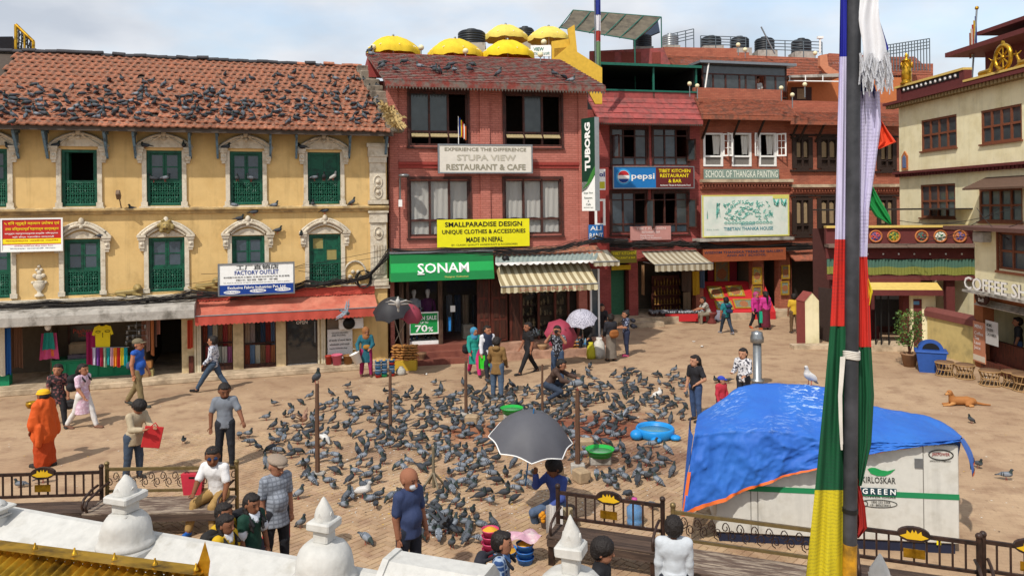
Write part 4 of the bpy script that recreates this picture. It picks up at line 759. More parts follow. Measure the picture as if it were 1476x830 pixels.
def fl_text(s,x0,x1,y0,y1,m,bold,par):
 a0=FB.uv(x0,y0,.9)[0];a1=FB.uv(x1,y0,.9)[0];q1=FB.uv((x0+x1)/2,y0,.88)[1];q0=FB.uv((x0+x1)/2,y1,.88)[1];co,fs,_,_=text_mesh(s,width=a1-a0,height=q1-q0,bold=bold);b=MB();Q=lambda z:-.75-.2*(z-zt_)/(zb_-zt_)
 b.add([((a0+a1)/2+p[0],Q((q0+q1)/2+p[1])-.02,(q0+q1)/2+p[1])for p in co],fs);b.build('lettering',m,par)
fl_text('SONAM',602,676,379,393,ww,.015,fa);fl_text('Designer Collection',641,675,397,400,paint('#d6c46a'),.0,fa)
b=MB();a0,a1,q0,q1=FB.uv(602,396,.95)[0],FB.uv(612,396,.95)[0],FB.uv(607,396,.94)[1],FB.uv(607,394.5,.94)[1];b.box(a0,a1,-.945,-.91,q0,q1);b.build('logo_bar',ww,fa)
MB().box(u0-.02,u1+.02,-.8,.0,zt_,zt_+.05).build('top_sheet',M_metal,fa)
# clay tile strip and cables above the shops
b=MB();u1=ub(868,.5);zq=FB.uv(760,356,.1)[1];zf_=FB.uv(760,366,.6)[1];b.prism([(0,zq),(-.62,zf_),(-.62,zf_-.06),(0,zq-.1)],BUL,u1,ax='x');b.build('tile_strip',M_tilestuff,bb)
cable_run([fp(FB,x,y,.75)for x,y in((565,362),(640,361),(715,362),(780,361),(830,352),(858,345),(905,347))],24,.07,.009,11,'cable_bundle','black cable bundle running above the green fascia and striped awning',FB,.06)
b=MB();u,z=FB.uv(729,373,.9);b.lathe([(0,0),(.12,.02),(.14,.1),(.1,.2),(0,.22)],10,(u,-.85,z-.1));b.build('meter_box',M_blk,None,FB.M,label='round black cable junction hanging above the striped awning',cat='junction box')
def striped(name,c1,c2,w):
 m=mat(name,c1,.85,0);t=m.node_tree;n=t.nodes;tc=n.new('ShaderNodeTexCoord');sp=n.new('ShaderNodeSeparateXYZ');lk(t,tc.outputs['Object'],sp.inputs[0]);a=n.new('ShaderNodeMath');a.operation='PINGPONG';a.inputs[1].default_value=w;lk(t,sp.outputs[0],a.inputs[0])
 r=n.new('ShaderNodeMath');r.operation='GREATER_THAN';r.inputs[1].default_value=w/2;lk(t,a.outputs[0],r.inputs[0]);x=n.new('ShaderNodeMixRGB');x.inputs[1].default_value=(*hx(c1),1);x.inputs[2].default_value=(*hx(c2),1);lk(t,r.outputs[0],x.inputs[0])
 z=n.new('ShaderNodeTexNoise');z.inputs['Scale'].default_value=2.5;z.inputs['Detail'].default_value=8;y=n.new('ShaderNodeMixRGB');y.blend_type='MULTIPLY';y.inputs[0].default_value=.45;lk(t,x.outputs[0],y.inputs[1]);lk(t,z.outputs['Color'],y.inputs[2])
 r2=n.new('ShaderNodeMapRange');r2.inputs[1].default_value=.3;r2.inputs[2].default_value=.7;r2.inputs[3].default_value=.7;lk(t,z.outputs['Fac'],r2.inputs[0]);lk(t,r2.outputs[0],y.inputs[2]);lk(t,y.outputs[0],n['Principled BSDF'].inputs['Base Color']);return m
def awning(label,fr,tl,tr,fl_,fr_,toff,foff,val,m,scal=18,name='awning'):
 A,Bq,C,D=[Vector(fp(fr,*p,o))for p,o in((tl,toff),(tr,toff),(fl_,foff),(fr_,foff))];A.z=Bq.z=(A.z+Bq.z)/2;C.z=D.z=(C.z+D.z)/2
 t=thing(name,label,'awning',fr.M);b=MB();f=lambda i,j:A.lerp(Bq,i).lerp(C.lerp(D,i),j)-Vector((0,0,.05*math.sin(math.pi*j)))
 b.sheet(f,20,6);b.sheet(lambda i,j:f(1-i,j)-Vector((0,0,.012)),20,6);b.build('canvas',m,t)
 valance(C.x,D.x,C.y,C.z,C.z-val,scal,m,t,.03);b=MB();b.tube([C,D],.025);b.tube([C+Vector((.1,0,0)),A+Vector((.1,0,-.5))],.018);b.tube([D-Vector((.1,0,0)),Bq+Vector((-.1,0,-.5))],.018);b.build('frame',M_metal,t);return t,A,Bq,C,D
M_str=striped('beige_stripe_canvas','#c9bd9c','#8f7f5e',.13);M_str2=striped('faded_stripe_canvas','#b9b09a','#8d8068',.14)
ga=awning('beige and brown striped awning over the crafts shop',FB,(714,381),(848,378),(722,415),(862,407),.35,1.75,.2,M_str)
C,D=ga[3],ga[4];lettering('lettering',[('GOLDEN ARTS',(C.x+D.x)/2+.05,C.z-.11,(D.x-C.x)*.66,.13,.015)],paint('#a06a55'),ga[0],C.y-.03)
t=thing('awning','grey corrugated sheet awning with wavy white edge above the striped one','awning',FB.M);A,Bq,C,D=[Vector(fp(FB,*p,o))for p,o in(((714,366),.5),((865,362),.5),((714,380),1.1),((858,375),1.1))];A.z=Bq.z=(A.z+Bq.z)/2;C.z=D.z=(C.z+D.z)/2
b=MB();f=lambda i,j:A.lerp(Bq,i).lerp(C.lerp(D,i),j)+Vector((0,0,.025*math.sin(i*130)));b.sheet(f,120,1);b.sheet(lambda i,j:f(1-i,j)-Vector((0,0,.01)),120,1);b.build('sheet',mat('grey_green_sheet','#7f8a85',.7,.15,3),t);valance(C.x,D.x,C.y-.01,C.z+.02,C.z-.03,16,M_wht,t,.06)
awning('short grey striped side awning at the corner of the brick house',FB,(850,361),(876,360),(856,377),(893,377),.5,1.2,.14,M_str2,6)
# crafts shop front with shelves
for x0,x1 in((735,739),(750,754),(776,779),(800,803),(819,822)):MB().box(ub(x0),ub(x1),.05,.15,.5,BG).build('shop_post',M_wood2,bb)
MB().box(ub(739),ub(750),.08,.13,.5,2.6).build('shop_door',M_wood,bb);MB().box(ub(822),ub(835),.3,.36,.5,2.6).build('shop_door',M_dark,bb)
M_craft=mat('mixed_brass_crafts','#8a7a5c',.4,.5,20,metal=.3)
for i,(x0,x1)in enumerate(((754,776),(779,800),(803,819))):
 s=thing('display_shelf',['left','middle','right'][i]+' glass cabinet of brass crafts under the striped awning','cabinet',FB.M);rr=random.Random(i);u0,u1=ub(x0)+.05,ub(x1)-.02
 MB().box(u0,u1,.62,.66,.5,2.5).build('back_panel',M_inner,s);MB().box(u0,u1,.1,.108,.55,2.5).build('pane',M_clear,s);g=MB();h=MB()
 for k in range(5):
  z=.6+k*.38;h.box(u0,u1,.2,.6,z-.02,z);x=u0+.05
  while x<u1-.05:w_=rr.uniform(.04,.09);hh=rr.uniform(.1,.3);g.lathe([(w_*.9,0),(w_*.5,hh*.2),(w_,hh*.45),(w_*.4,hh*.75),(w_*.55,hh*.85),(0,hh)],8,(x,rr.uniform(.25,.45),z));x+=w_*2.2
 h.build('shelves',M_wood,s);g.build('crafts',M_craft,s,kind='stuff')
b=MB();u0,u1,z0,z1=BR(852,866,388,490);[b.box(*q)for q in((u0,u0+.07,.1,.18,.5,z1),(u1-.07,u1,.1,.18,.5,z1))];b.build('white_door_frame',M_wht,bb);MB().box(u0+.07,u1-.07,.13,.14,.5,z1).build('dark_door_pane',M_glassd,bb)
# ================================================================ umbrellas and street goods by the steps
def umbrella(label,px,py,wpx,depth,col,tilt=(0,0),dome=.33,rim=None,foot=None,n=8,name='umbrella',polecol=None,open_up=False,M=None,polelen=None):
 c=at(px,py,depth);r=wpx*depth/F/2;t=thing(name,label,'umbrella',Matrix.Translation(c)@Matrix.Rotation(tilt[0],4,'X')@Matrix.Rotation(tilt[1],4,'Y'));m=M or mat('umbrella_'+col,col,.6,.06,3);K=n*6;b=MB();vs=[]
 prof=[(0,.98),(.2,.94),(.45,.78),(.7,.5),(.88,.22),(1,0)]
 for q,h in prof:
  for j in range(K):
   a=2*math.pi*j/K;sc=1-(.10*q*q)*abs(math.sin(a*n/2));vs.append((r*q*sc*math.cos(a),r*q*sc*math.sin(a),r*(2*dome*h-(.0 if q<.5 else .05*q*abs(math.sin(a*n/2))*(-1))-dome*.6)))
 fs=[(i*K+j,i*K+(j+1)%K,(i+1)*K+(j+1)%K,(i+1)*K+j)for i in range(5)for j in range(K)];b.add(vs,fs,0,True);b.add([(x*.995,y*.995,z-.012)for x,y,z in vs],[f[::-1]for f in fs],0,True);b.build('canopy',m,t)
 if rim:b=MB();b.tube(vs[-K:],.012,4,closed=True);b.build('rim_piping',rim,t)
 b=MB()
 for k in range(n):a=2*math.pi*k/n;b.tube([(r*q*math.cos(a),r*q*math.sin(a),r*(2*dome*h-dome*.6)-.02)for q,h in prof],.006,4)
 b.build('ribs',M_metal,t);L=polelen or .85;top=r*dome*1.36;b=MB();b.tube([(0,0,top+.08),(0,0,top-L)],.013,6);b.build('shaft',polecol or M_metal,t);return t
umbrella('open black umbrella at the corner stall, white pigeon before it',563,443,56,23.6,'#2c2b2e',(R(32),R(-8)),polelen=1.9);umbrella('dusty red umbrella half behind the black one',592,450,40,24.2,'#8f3a48',(R(38),R(25)),polelen=1.7)
def checked():
 m=mat('checked_umbrella','#b9b6c0',.7,.5,40,col2='#6f6d7a',lo=.48,hi=.55);return m
umbrella('pale checked umbrella shading the dark clothed seller',838,457,46,25.2,'',(R(26),R(-6)),M=checked(),polelen=1.3);umbrella('red umbrella lying open on the plinth before the crafts shop',810,480,50,25.6,'#93384a',(R(58),R(14)),polelen=.5,dome=.4)
def stack(name,label,cat,px,py,fr_y,n,mk,mats,z0=0):
 c=at(px,py,fr_y);t=thing(name,label,cat,T(c.x,c.y,z0))
 for i in range(n):mk(i).build('layer',mats[i%len(mats)],t)
 return t
M_bowl=[mat('bowl_'+c,c,.4,.05)for c in('#8ca3b8','#3a6f9a','#c9c2b4')]
for i,(x,y)in enumerate(((545,544),(554,543),(565,542))):
 g=G(x,y);t=thing('bowl_stack',['grain bowl stack with red bottom bowl','grain bowl stack with green bottom bowl','grain bowl stack with orange and red bowls'][i]+' beside the woman in teal','bowls',T(g.x,g.y));r=.1
 for k in range(6):MB().lathe([(0,0),(r*.75,0),(r,.085),(r*1.06,.09),(r*.98,.07),(0,.05)],14).build('bowl',paint('#a52a22')if(k==0 and i!=1)or(k==4 and i==2)else paint('#1f8f5a')if k==0 else M_bowl[k%2],t,Matrix.Translation((0,0,k*.088)))
 MB().lathe([(0,.06),(.09,0),(.0,-.01)],12).build('grain',mat('corn_grain','#c9942c',.9,.4,60),t,Matrix.Translation((0,0,6*.088-.02)))
def packs(name,label,px,py,wpx,hpx,cratecol,rows=6,seed=1):
 g=G(px,py);s=F/g.y;W=wpx/s;Hh=hpx/s;t=thing('food_crate',label,'crate',T(g.x,g.y));MB().box(-W/2,W/2,-.18,.18,0,Hh*.42,b=.01).build('crate',paint(cratecol,.7),t);rr=random.Random(seed);b=MB()
 for k in range(rows):
  for i in range(6):x=-W*.52+W*1.04*(i+.5)/6;z=Hh*.42+k*Hh*.62/rows+.015;b.M=Matrix.Translation((x,rr.uniform(-.05,.05),z))@Matrix.Rotation(rr.uniform(-.3,.3),4,'Y')@Matrix.Rotation(rr.uniform(-.4,.4),4,'Z');b.box(-W*.1,W*.1,-.16,.16,-.02,.025,b=.012)
 b.build('snack_packs',mat('golden_snack','#a8743c',.6,.45,22),t,kind='stuff')
packs('','yellow crate piled high with golden snack packets below the black umbrella',584,533,34,36,'#b8962a');packs('','blue plastic crate with a low pile of golden packets beside the bottles',818,511,34,22,'#2f4f92',3,2)
def bottles(label,px,py,nx,ny,col,z0=0):
 g=G(px,py);t=thing('bottle_pack',label,'bottles',T(g.x,g.y));m=mat('bottle_plastic','#8fb4c8',.15,.1,alpha=.75)
 for lv in range(ny):
  for i in range(nx):MB().lathe([(0,0),(.045,0),(.045,.2),(.018,.25),(.018,.28),(0,.285)],8,(i*.1-nx*.05+.05,0,lv*.3)).build('bottle',m,t)
  MB().box(-nx*.05,nx*.05,-.047,.047,lv*.3+.08,lv*.3+.13).build('label_band',paint('#3a7ab0'),t)
bottles('two layers of plastic water bottles by the blue crate',838,511,4,2,'')
# stools of carved stone
def stool(label,px,py,hpx,wpx,cat='stool',col='#7a5a42'):
 g=G(px,py);s=F/g.y;h=hpx/s;r=wpx/s/2;MB().lathe([(0,0),(r*.8,0),(r*.85,h*.1),(r*.5,h*.4),(r*.55,h*.6),(r*.95,h*.85),(r,h),(0,h)],14).build('wicker_stool',mat('stool_'+col,col,.8,.3,12,bump=.5),None,T(g.x,g.y),label=label,cat=cat)
stool('waisted wicker stool beside the steps of the green shop',608,526,18,14);stool('waisted stone stool before the crafts shop holding a red bag',782,514,18,15,col='#9a7a5a')
def sack(label,px,py,wpx,hpx,col,seed=0):
 g=G(px,py);s=F/g.y;W=wpx/s/2;h=hpx/s;rr=random.Random(seed);b=MB();K=14;pr=[(0,0),(.9,.02),(1,.25),(.95,.5),(.75,.75),(.4,.88),(.5,1.0),(.2,.95),(0,.93)];vs=[]
 for q,z in pr:vs+=[(W*q*math.cos(6.2832*j/K)*(1+.12*math.sin(3*j+seed+z*5)),W*q*.8*math.sin(6.2832*j/K)*(1+.1*math.sin(2*j+z*7)),h*z)for j in range(K)]
 b.add(vs,[(i*K+j,i*K+(j+1)%K,(i+1)*K+(j+1)%K,(i+1)*K+j)for i in range(len(pr)-1)for j in range(K)],0,True);b.build('sack',mat('sack_'+col,col,.8,.15,6,bump=.4),None,T(g.x,g.y),label=label,cat='sack')
sack('yellow plastic sack slumped beside the white sack',852,517,13,24,'#b8ae2c',1);sack('bulging white woven sack beside the woman with brown bag',864,516,18,30,'#c4c0b8',2);sack('crumpled clear plastic bag of grain by the bowl stacks',578,540,14,12,'#a8a49a',3)

# ================================================================ the row of houses further back
FC=Fr(at(847,300,34.5).xy,at(1297,300,38.5).xy);CR=lambda*p:prect(FC,*p);uc=lambda x,off=0,y=400:FC.uv(x,y,off)[0]
M_brk2=brick_mat('orange_red_brick','#ac664e','#9a5642','#865444',.23,.075,.006,'#6b4438');M_brk3=brick_mat('dark_red_painted_brick','#a0504a','#924540','#7f403b',.23,.08,.006,'#5f2f2b')
M_clay=mat('clay_tile_row','#93543e',.88,.25,4,bump=.3,col2='#6f4a3c');M_redroof=mat('red_sheet_tile','#984a46',.8,.18,2.5,col2='#7a4642')
def house(label,x0,x1,ytop,holes,m,name,zg=2.9,dep=6,floors=(6.2,)):
 t=thing(name,label,'house',FC.M);a,c=uc(x0,y=300),uc(x1,y=300);zt=FC.uv((x0+x1)/2,ytop)[1];hs=[CR(*h)for h in holes];b=MB();wall_holes(b,a,c,zg,zt,hs,.25);shell(b,a,c,0,zt,dep,(zg,*floors));b.build('wall',m,t)
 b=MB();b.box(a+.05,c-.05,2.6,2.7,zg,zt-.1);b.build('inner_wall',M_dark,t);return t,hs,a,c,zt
hc,hcw,ca0,ca1,czt=house('dark red house with soft drink sign between the brick house and the painting school',847,1010,160,[(881,933,185,239),(941,992,185,239),(881,932,277,336),(941,992,277,336)],M_brk3,'red_cafe_house')
for i,r in enumerate(hcw):wood_window(hc,r,3,.22,('gog','gdo','ddo','oog')[i],'ddd',topt=.38)
for i,(u,z0,z1)in enumerate(((uc(887,.3),*CR(881,887,195,228)[2:]),(uc(997,.3),*CR(881,887,200,232)[2:]),(uc(936,.3),*CR(881,887,288,330)[2:]),(uc(997,.3),*CR(881,887,288,330)[2:]))):
 l=MB();l.M=Matrix.Translation((u,-.02,z0))@Matrix.Rotation(R(-60),4,'Z');h=z1-z0
 for q in((0,.06,0,h),(.4,.46,0,h),(.06,.4,0,.06),(.06,.4,h-.06,h)):l.box(q[0],q[1],-.02,.02,q[2],q[3])
 l.box(.06,.4,-.004,.004,.06,h-.06,1);l.build('open_casement',[M_frame,M_glassg],hc)
hd,hdw,da0,da1,dzt=house('brick house with white casements and large painted billboard',1010,1140,150,[(1014,1041,192,240),(1055,1082,192,240),(1094,1118,192,240)],M_brk2,'brick_school_house')
for i,r in enumerate(hdw):
 u0,u1,z0,z1=r;w_=MB();t=.08;zt=z0+(z1-z0)*.3
 for q in((u0-.02,u0+t,z0,z1),(u1-t,u1+.02,z0,z1),(u0+t,u1-t,z1-t,z1),(u0+t,u1-t,z0,z0+t),(u0+t,u1-t,zt-.04,zt+.04)):w_.box(q[0],q[1],-.04,.08,q[2],q[3])
 wn=w_.build('window',M_wht,hd);MB().box(u0+t,u1-t,.03,.04,z0+t,zt-.04).build('lattice_panel',mat('grey_lattice','#6f6a64',.8,.4,30),wn)
 link('curtain',cloth_mesh(.28,z1-zt-.2,3,.05,M_cur,tap=-.5),wn,Matrix.Translation((u1-.25,.15,z1-.1)))
 for s in((1,)if i<1 else(1,-1)if i==2 else(-1,)):
  l=MB();l.M=Matrix.Translation((u1+.02 if s>0 else u0-.02,-.05,zt))@Matrix.Rotation(R(-35 if s>0 else 215),4,'Z');h=z1-zt-.02;W=.45
  for q in((0,.07,0,h),(W-.07,W,0,h),(.07,W-.07,0,.07),(.07,W-.07,h-.07,h),(.07,W-.07,h*.35,h*.35+.03),(.07,W-.07,h*.66,h*.66+.03),(W/2-.015,W/2+.015,.07,h-.07)):l.box(q[0],q[1],-.02,.02,q[2],q[3])
  l.build('open_casement',M_wht,wn)
he,hew,ea0,ea1,ezt=house('brick house with dark carved windows behind the flag pole',1140,1312,156,[(1144,1168,198,243),(1180,1207,198,243),(1222,1247,198,243),(1266,1289,200,245),(1144,1168,285,338),(1180,1206,285,338),(1222,1246,285,338),(1266,1289,285,338)],M_brk2,'brick_carved_house')
M_carv=mat('dark_carved_wood','#30221b',.7,.3,12,bump=.6,bscale=50);M_ltpane=mat('tan_shutter_pane','#8f7a5c',.7,.15)
for r in hew:
 u0,u1,z0,z1=r;w_=MB();t=.13;m_=(u0+u1)/2
 for q in((u0-.1,u0+t,z0,z1),(u1-t,u1+.1,z0,z1),(u0+t,u1-t,z1-t,z1+.06),(u0+t,u1-t,z0-.06,z0+t),(m_-.05,m_+.05,z0+t,z1-t),(u0+t,u1-t,z0+.42,z0+.48)):w_.box(q[0],q[1],-.06,.08,q[2],q[3])
 w_.box(u0-.22,u1+.22,-.1,0,z1+.06,z1+.14);w_.box(u0-.22,u1+.22,-.12,0,z0-.16,z0-.06);wn=w_.build('window',M_carv,he)
 for a,c in((u0+t,m_-.05),(m_+.05,u1-t)):p=MB();p.prism([(a+.03,z0+.55),(c-.03,z0+.55),(c-.03,z1-.3),((a+c)/2,z1-.2),(a+.03,z1-.3)],.02,.04);p.build('shutter_pane',M_ltpane,wn);MB().box(a,c,.05,.06,z0+t,z1-t).build('shutter_board',M_carv,wn)
# roofs, parapets, brackets
pent_roof(hc,FC,(862,172),(1013,172),(846,142),(1004,142),.9,.5,M_redroof,.55,.38,fringe=True);pent_roof(hd,FC,(1011,167),(1152,167),(1001,143),(1128,143),.9,.5,M_clay,.22,.13,fringe=False);pent_roof(he,FC,(1140,175),(1312,175),(1136,158),(1312,158),.9,.5,M_clay,.22,.13,fringe=False)
def par(hh,x0,x1,y0,y1,off,m,name='parapet',dep=.2):b=MB();pbox(b,FC,x0,x1,y0,y1,off,dep);return b.build(name,m,hh)
par(hc,850,1004,131,142,-.55,M_redroof);par(hd,1001,1128,128,144,-.55,M_brk2);par(he,1128,1312,147,159,-.55,M_brk2)
for x in(1012,1055,1090,1140):b=MB();u=uc(x,0,200);z=FC.uv(x,200)[1];z2=FC.uv(x,171,.7)[1];b.tube([(u,-.03,z),(u,-.75,z2)],.06,5);b.build('eave_strut',M_carv,hd)
for x in(1150,1175,1215,1262):b=MB();u=uc(x,0,205);z=FC.uv(x,205)[1];z2=FC.uv(x,178,.7)[1];b.tube([(u,-.03,z),(u,-.75,z2)],.06,5);b.build('eave_strut',M_carv,he)
for hh,x0,x1,y in((hd,1010,1140,263),(he,1140,1312,270)):
 b=MB();u0,u1=uc(x0),uc(x1);z=FC.uv((x0+x1)/2,y)[1];b.box(u0,u1,-.3,0,z,z+.14,0);b.box(u0,u1,-.22,0,z-.1,z,1);b.box(u0,u1,-.12,0,z-.3,z-.2,1)
 n=int((u1-u0)/.16);[b.box(u0+(i+.2)*.16,u0+(i+.7)*.16,-.2,0,z-.2,z-.1,1)for i in range(n)];b.build('string_course',[M_stone,M_brk2],hh)
# terrace of the cafe house: canopy on green frame, shade inside painted black
tc_=thing('terrace_shelter','dark sheltered terrace on a green steel frame above the soft drink sign','shelter',FC.M);M_gst=mat('green_steel','#1c5c4c',.5,.15)
a0,a1,q0,q1=CR(866,1003,96,133,-.6);b=MB();b.box(a0,a1,4.5,4.6,q0-.6,q1);b.box(a0,a0+.1,.7,4.5,q0-.6,q1);b.box(a1-.1,a1,.7,4.5,q0-.6,q1);b.box(a0,a1,.7,4.6,q0-.7,q0-.6);b.build('shade_lining',mat('painted_terrace_shade','#151817',.9),tc_)  # near-black back, sides and floor stand in for shade in the open terrace
b=MB();b.box(a0-.2,a1+.2,.4,4.8,q1,q1+.06);b.build('canopy',mat('dark_green_sheet','#20302c',.7),tc_)
b=MB()
for x in(a0,a1-2.2,a1):b.box(x-.04,x+.04,.55,.63,q0-.5,q1)
b.box(a0-.2,a1,.5,.56,q0,q0+.08);b.box(a0-.2,a1+.2,.36,.42,q1-.04,q1+.08);b.build('frame',M_gst,tc_)
pz=thing('pierced_parapet','red parapet with pierced panels on the upper terrace','wall',T(0,0));D2=40.
poly(pz,'wall',[(850,74),(956,69),(968,96),(850,96)],D2,.25,M_redroof)
for x in(858,896,940):poly(pz,'pierced_panel',[(x,76),(x+(28 if x!=940 else 12),75),(x+(28 if x!=940 else 12),92),(x,92)],D2-.04,.03,mat('pierced_red','#7a3a30',.9,.5,16))
tt=thing('canvas_tent','patched beige canvas canopy on a steel frame above the roof terraces','canopy',T(0,0));M_can=mat('old_canvas','#625a4c',.85,.18,1.5,col2='#4c463c');b=MB()
pA,pB,pC,pD=at(826,15,41),at(953,25,41),at(915,58,38.5),at(806,40,38.5)
b.sheet(lambda i,j:pA.lerp(pB,i).lerp(pD.lerp(pC,i),j)-Vector((0,0,.12*math.sin(math.pi*j))),10,5);b.sheet(lambda i,j:pA.lerp(pB,1-i).lerp(pD.lerp(pC,1-i),j)-Vector((0,0,.12*math.sin(math.pi*j)+.02)),10,5);b.build('canvas',M_can,tt)
b=MB();[b.tube([pA.lerp(pB,i/5),pD.lerp(pC,i/5)-Vector((0,0,.03))],.03,5)for i in range(6)];[b.tube([p,Vector((p.x,p.y,9.5))],.035,5)for p in(pA,pB,pC,pD)];b.tube([pA,pB],.03,5);b.tube([pD,pC],.03,5);b.build('frame',M_gst,tt)
fp_=thing('prayer_flag_pole','thin roof pole wrapped in a blue white red and green prayer flag','flag',T(0,0));c=at(858,40,33);MB().tube([at(859,100,33),at(857,-10,33)],.03).build('pole',M_metal,fp_)
for(y0,y1,cc)in((0,22,'#24307a'),(22,45,'#c4c2c8'),(45,60,'#93322c'),(60,96,'#5f7a58')):
 p0,p1=at(861,y0,33),at(861,y1,33);link('cloth_strip',cloth_mesh(.28,p0.z-p1.z,1.4,.06,mat('fabric_'+cc,cc,.9,.12,8,bump=.2)),fp_,Matrix.Translation(p0))
# glazed roof room of the school house with a man at the open window
gr=thing('roof_room','glazed roof room with flat sheet roof above the painting school','roof room',FC.M);a0,a1,q0,q1=CR(1012,1134,95,130,-.9);b=MB();b.box(a0-.3,a1+.3,.5,4,q1,q1+.12);b.build('sheet_roof',M_metal,gr);MB().box(a0,a1,3.4,3.5,q0-.3,q1).build('back_wall',M_dark,gr);MB().box(a0,a1,.9,3.5,q0-.35,q0-.3).build('floor',M_dark,gr)
b=MB();xs=[1013,1028,1046,1066,1075,1090,1103,1118,1133];zb_=q0+(q1-q0)*.62
for x in xs:u=FC.uv(x,110,-.9)[0];b.box(u-.04,u+.04,.9,.98,q0,zb_ if 1020<x<1130 else q1)
for z in(q0,zb_):b.box(a0,a1,.905,.975,z-.03,z+.03)
b.build('frame',M_frame,gr);MB().box(a0,a1,.93,.94,zb_,q1).build('top_pane',M_glassd,gr)
for x0,x1 in zip(xs[:-1],xs[1:]):
 if x0!=1090:MB().box(FC.uv(x0,110,-.9)[0]+.04,FC.uv(x1,110,-.9)[0]-.04,.93,.938,q0+.03,zb_-.03).build('pane',M_glassg,gr)
b=MB();b.tube([(a0,.6,q0),(a0+.2,.6,q1)],.04);b.build('white_strut',M_wht,gr)
# higher roofs behind
bk=thing('tiled_back_house','clay tiled upper roof with brick parapet behind the roof room','house',T(0,0));D3=43.
poly(bk,'parapet',[(956,68),(1062,70),(1062,76),(1080,76),(1080,80),(1200,85),(1200,92),(1080,92),(956,82)],D3,.3,M_brk2);poly(bk,'wall',[(956,92),(1345,92),(1345,175),(956,175)],D3+.4,5,M_brk2)
def slope(par_,name,q,m,rows=12):
 A,Bq,C,D=q;b=MB();rr=random.Random(3)
 for j in range(rows):
  for i in range(60):
   p=[A.lerp(Bq,s).lerp(D.lerp(C,s),t)for s,t in((i/60,j/rows),((i+.95)/60,j/rows),((i+.95)/60,(j+1.1)/rows),(i/60,(j+1.1)/rows))];n_=Vector((0,-.02,.04));b.add([p[0]+n_,p[1]+n_,p[2],p[3],p[0],p[1]],[(0,1,2,3),(4,5,1,0)])
 return b.build(name,m,par_,kind='stuff')
slope(bk,'roof_tiles',(at(975,101,D3-2.5),at(1130,112,D3-2.5),at(1130,85,D3),at(956,80,D3)),M_clay);slope(bk,'roof_tiles',(at(1130,112,D3-2.5),at(1345,108,D3-2.5),at(1318,82,D3),at(1130,85,D3)),M_clay)
poly(bk,'curved_gable',[(1182,80),(1192,78),(1194,95),(1212,106),(1205,112),(1190,105),(1182,95)],D3-2.7,.3,mat('peach_gable','#b8785a',.85));poly(bk,'parapet',[(1195,77),(1318,84),(1318,92),(1195,88)],D3+.1,.3,M_brk2)
ob=thing('orange_roof_room','orange plastered roof room with white awning frame','roof room',T(0,0));D4=40.
poly(ob,'wall',[(1136,112),(1300,112),(1300,150),(1136,150)],D4,.2,mat('orange_plaster','#b0683e',.9,.1));poly(ob,'door',[(1141,126),(1170,126),(1170,145),(1141,145)],D4-.06,.05,M_wood);poly(ob,'door_pane',[(1149,128),(1161,128),(1161,143),(1149,143)],D4-.09,.02,M_ltpane);poly(ob,'awning_sheet',[(1136,109),(1212,106),(1212,111),(1136,112)],D4-1.4,1.3,M_conc)
b=MB();[b.tube([at(x,109,D4-1.4),at(x,118,D4-1.4)],.03,5)for x in(1138,1161,1186,1210)];b.tube([at(1136,117,D4-1.4),at(1212,118,D4-1.4)],.035,5);b.build('awning_frame',M_wht,ob)
for i,(x,y,w_,h)in enumerate(((1025,69,29,16),(1066,72,27,18),(1102,75,28,20),(1155,77,28,20),(926,70,27,20))):tank(['black tank at the left end of the high roof','black tank behind the globe lamp','black tank behind the slanting pole','black tank at the right end of the high roof','black tank in the shade of the canvas canopy'][i],x,y,w_,h,46 if i<4 else 42,10)
tank('grey ribbed steel tank beside the canvas canopy',966,68,24,18,44,10,M_metal)
for i,(x0,x1,y0,y1,sl_)in enumerate(((965,1000,68,50,-8),(1010,1075,68,52,2),(1105,1185,76,58,3),(1275,1340,84,66,-10))):
 r_=thing('roof_railing',['slanting stair railing beside the steel tank','dark railing around the left black tanks','thin railing around the right black tanks','blue grey railing on the brick roof behind the flag'][i],'railing',T(0,0));b=MB();Dd=44 if i<3 else 41;A0,A1=at(x0,y0,Dd),at(x1,y0+sl_,Dd);h=(y0-y1)*Dd/F
 for k in range(4):b.tube([A0+Vector((0,0,h*(k+1)/4)),A1+Vector((0,0,h*(k+1)/4))],.025,4)
 b.build('rail',mat('railing_grey','#59636a',.6),r_);n=4 if i<3 else 16
 for k in range(n):MB().tube([A0.lerp(A1,k/(n-1))-Vector((0,0,1.2)),A0.lerp(A1,k/(n-1))+Vector((0,0,h))],.03,4).build('post',MATS['railing_grey'],r_)
MB().tube([at(1117,78,42),at(1097,39,42)],.04).build('slanting_pole',M_metal,None,label='pale pole leaning across the black roof tanks',cat='pole');b=MB();b.tube([at(1182,77,44),at(1182,54,44)],.06);b.box(at(1178,54,44).x,at(1186,54,44).x,43.9,44.1,at(1182,56,44).z,at(1182,53,44).z);b.build('roof_stack',M_wht,None,label='white stub pole with flat cap on the high roof',cat='pole')
b=MB();c=at(935,44,42.5);b.M=Matrix.Translation(c)@Matrix.Rotation(R(-35),4,'X')@Matrix.Rotation(R(-30),4,'Z');b.box(-.6,.6,-.04,.04,-.5,.5);b.build('solar_panel',mat('solar_blue','#2a3444',.2,.2,6),None,label='tilted dark solar panel under the end of the canvas canopy',cat='solar panel')
for i,(x,y)in enumerate(((1064,65),(1074,72),(1175,77),(994,121),(1005,124),(1126,127),(1142,137),(1160,122))):globe(['cream globe lamp on the brick parapet by the tanks','small globe lamp right of the parapet pier','cream globe lamp near the white stub pole','white globe lamp on the green terrace corner','cream globe lamp at the left end of the roof room','cream globe lamp at the right end of the roof room','white globe lamp below the orange room','tiny globe lamp hung before the orange room'][i],x,y,3.2,43 if i<3 else 35.4,at(x,y,43 if i<3 else 35.4).z-.6)
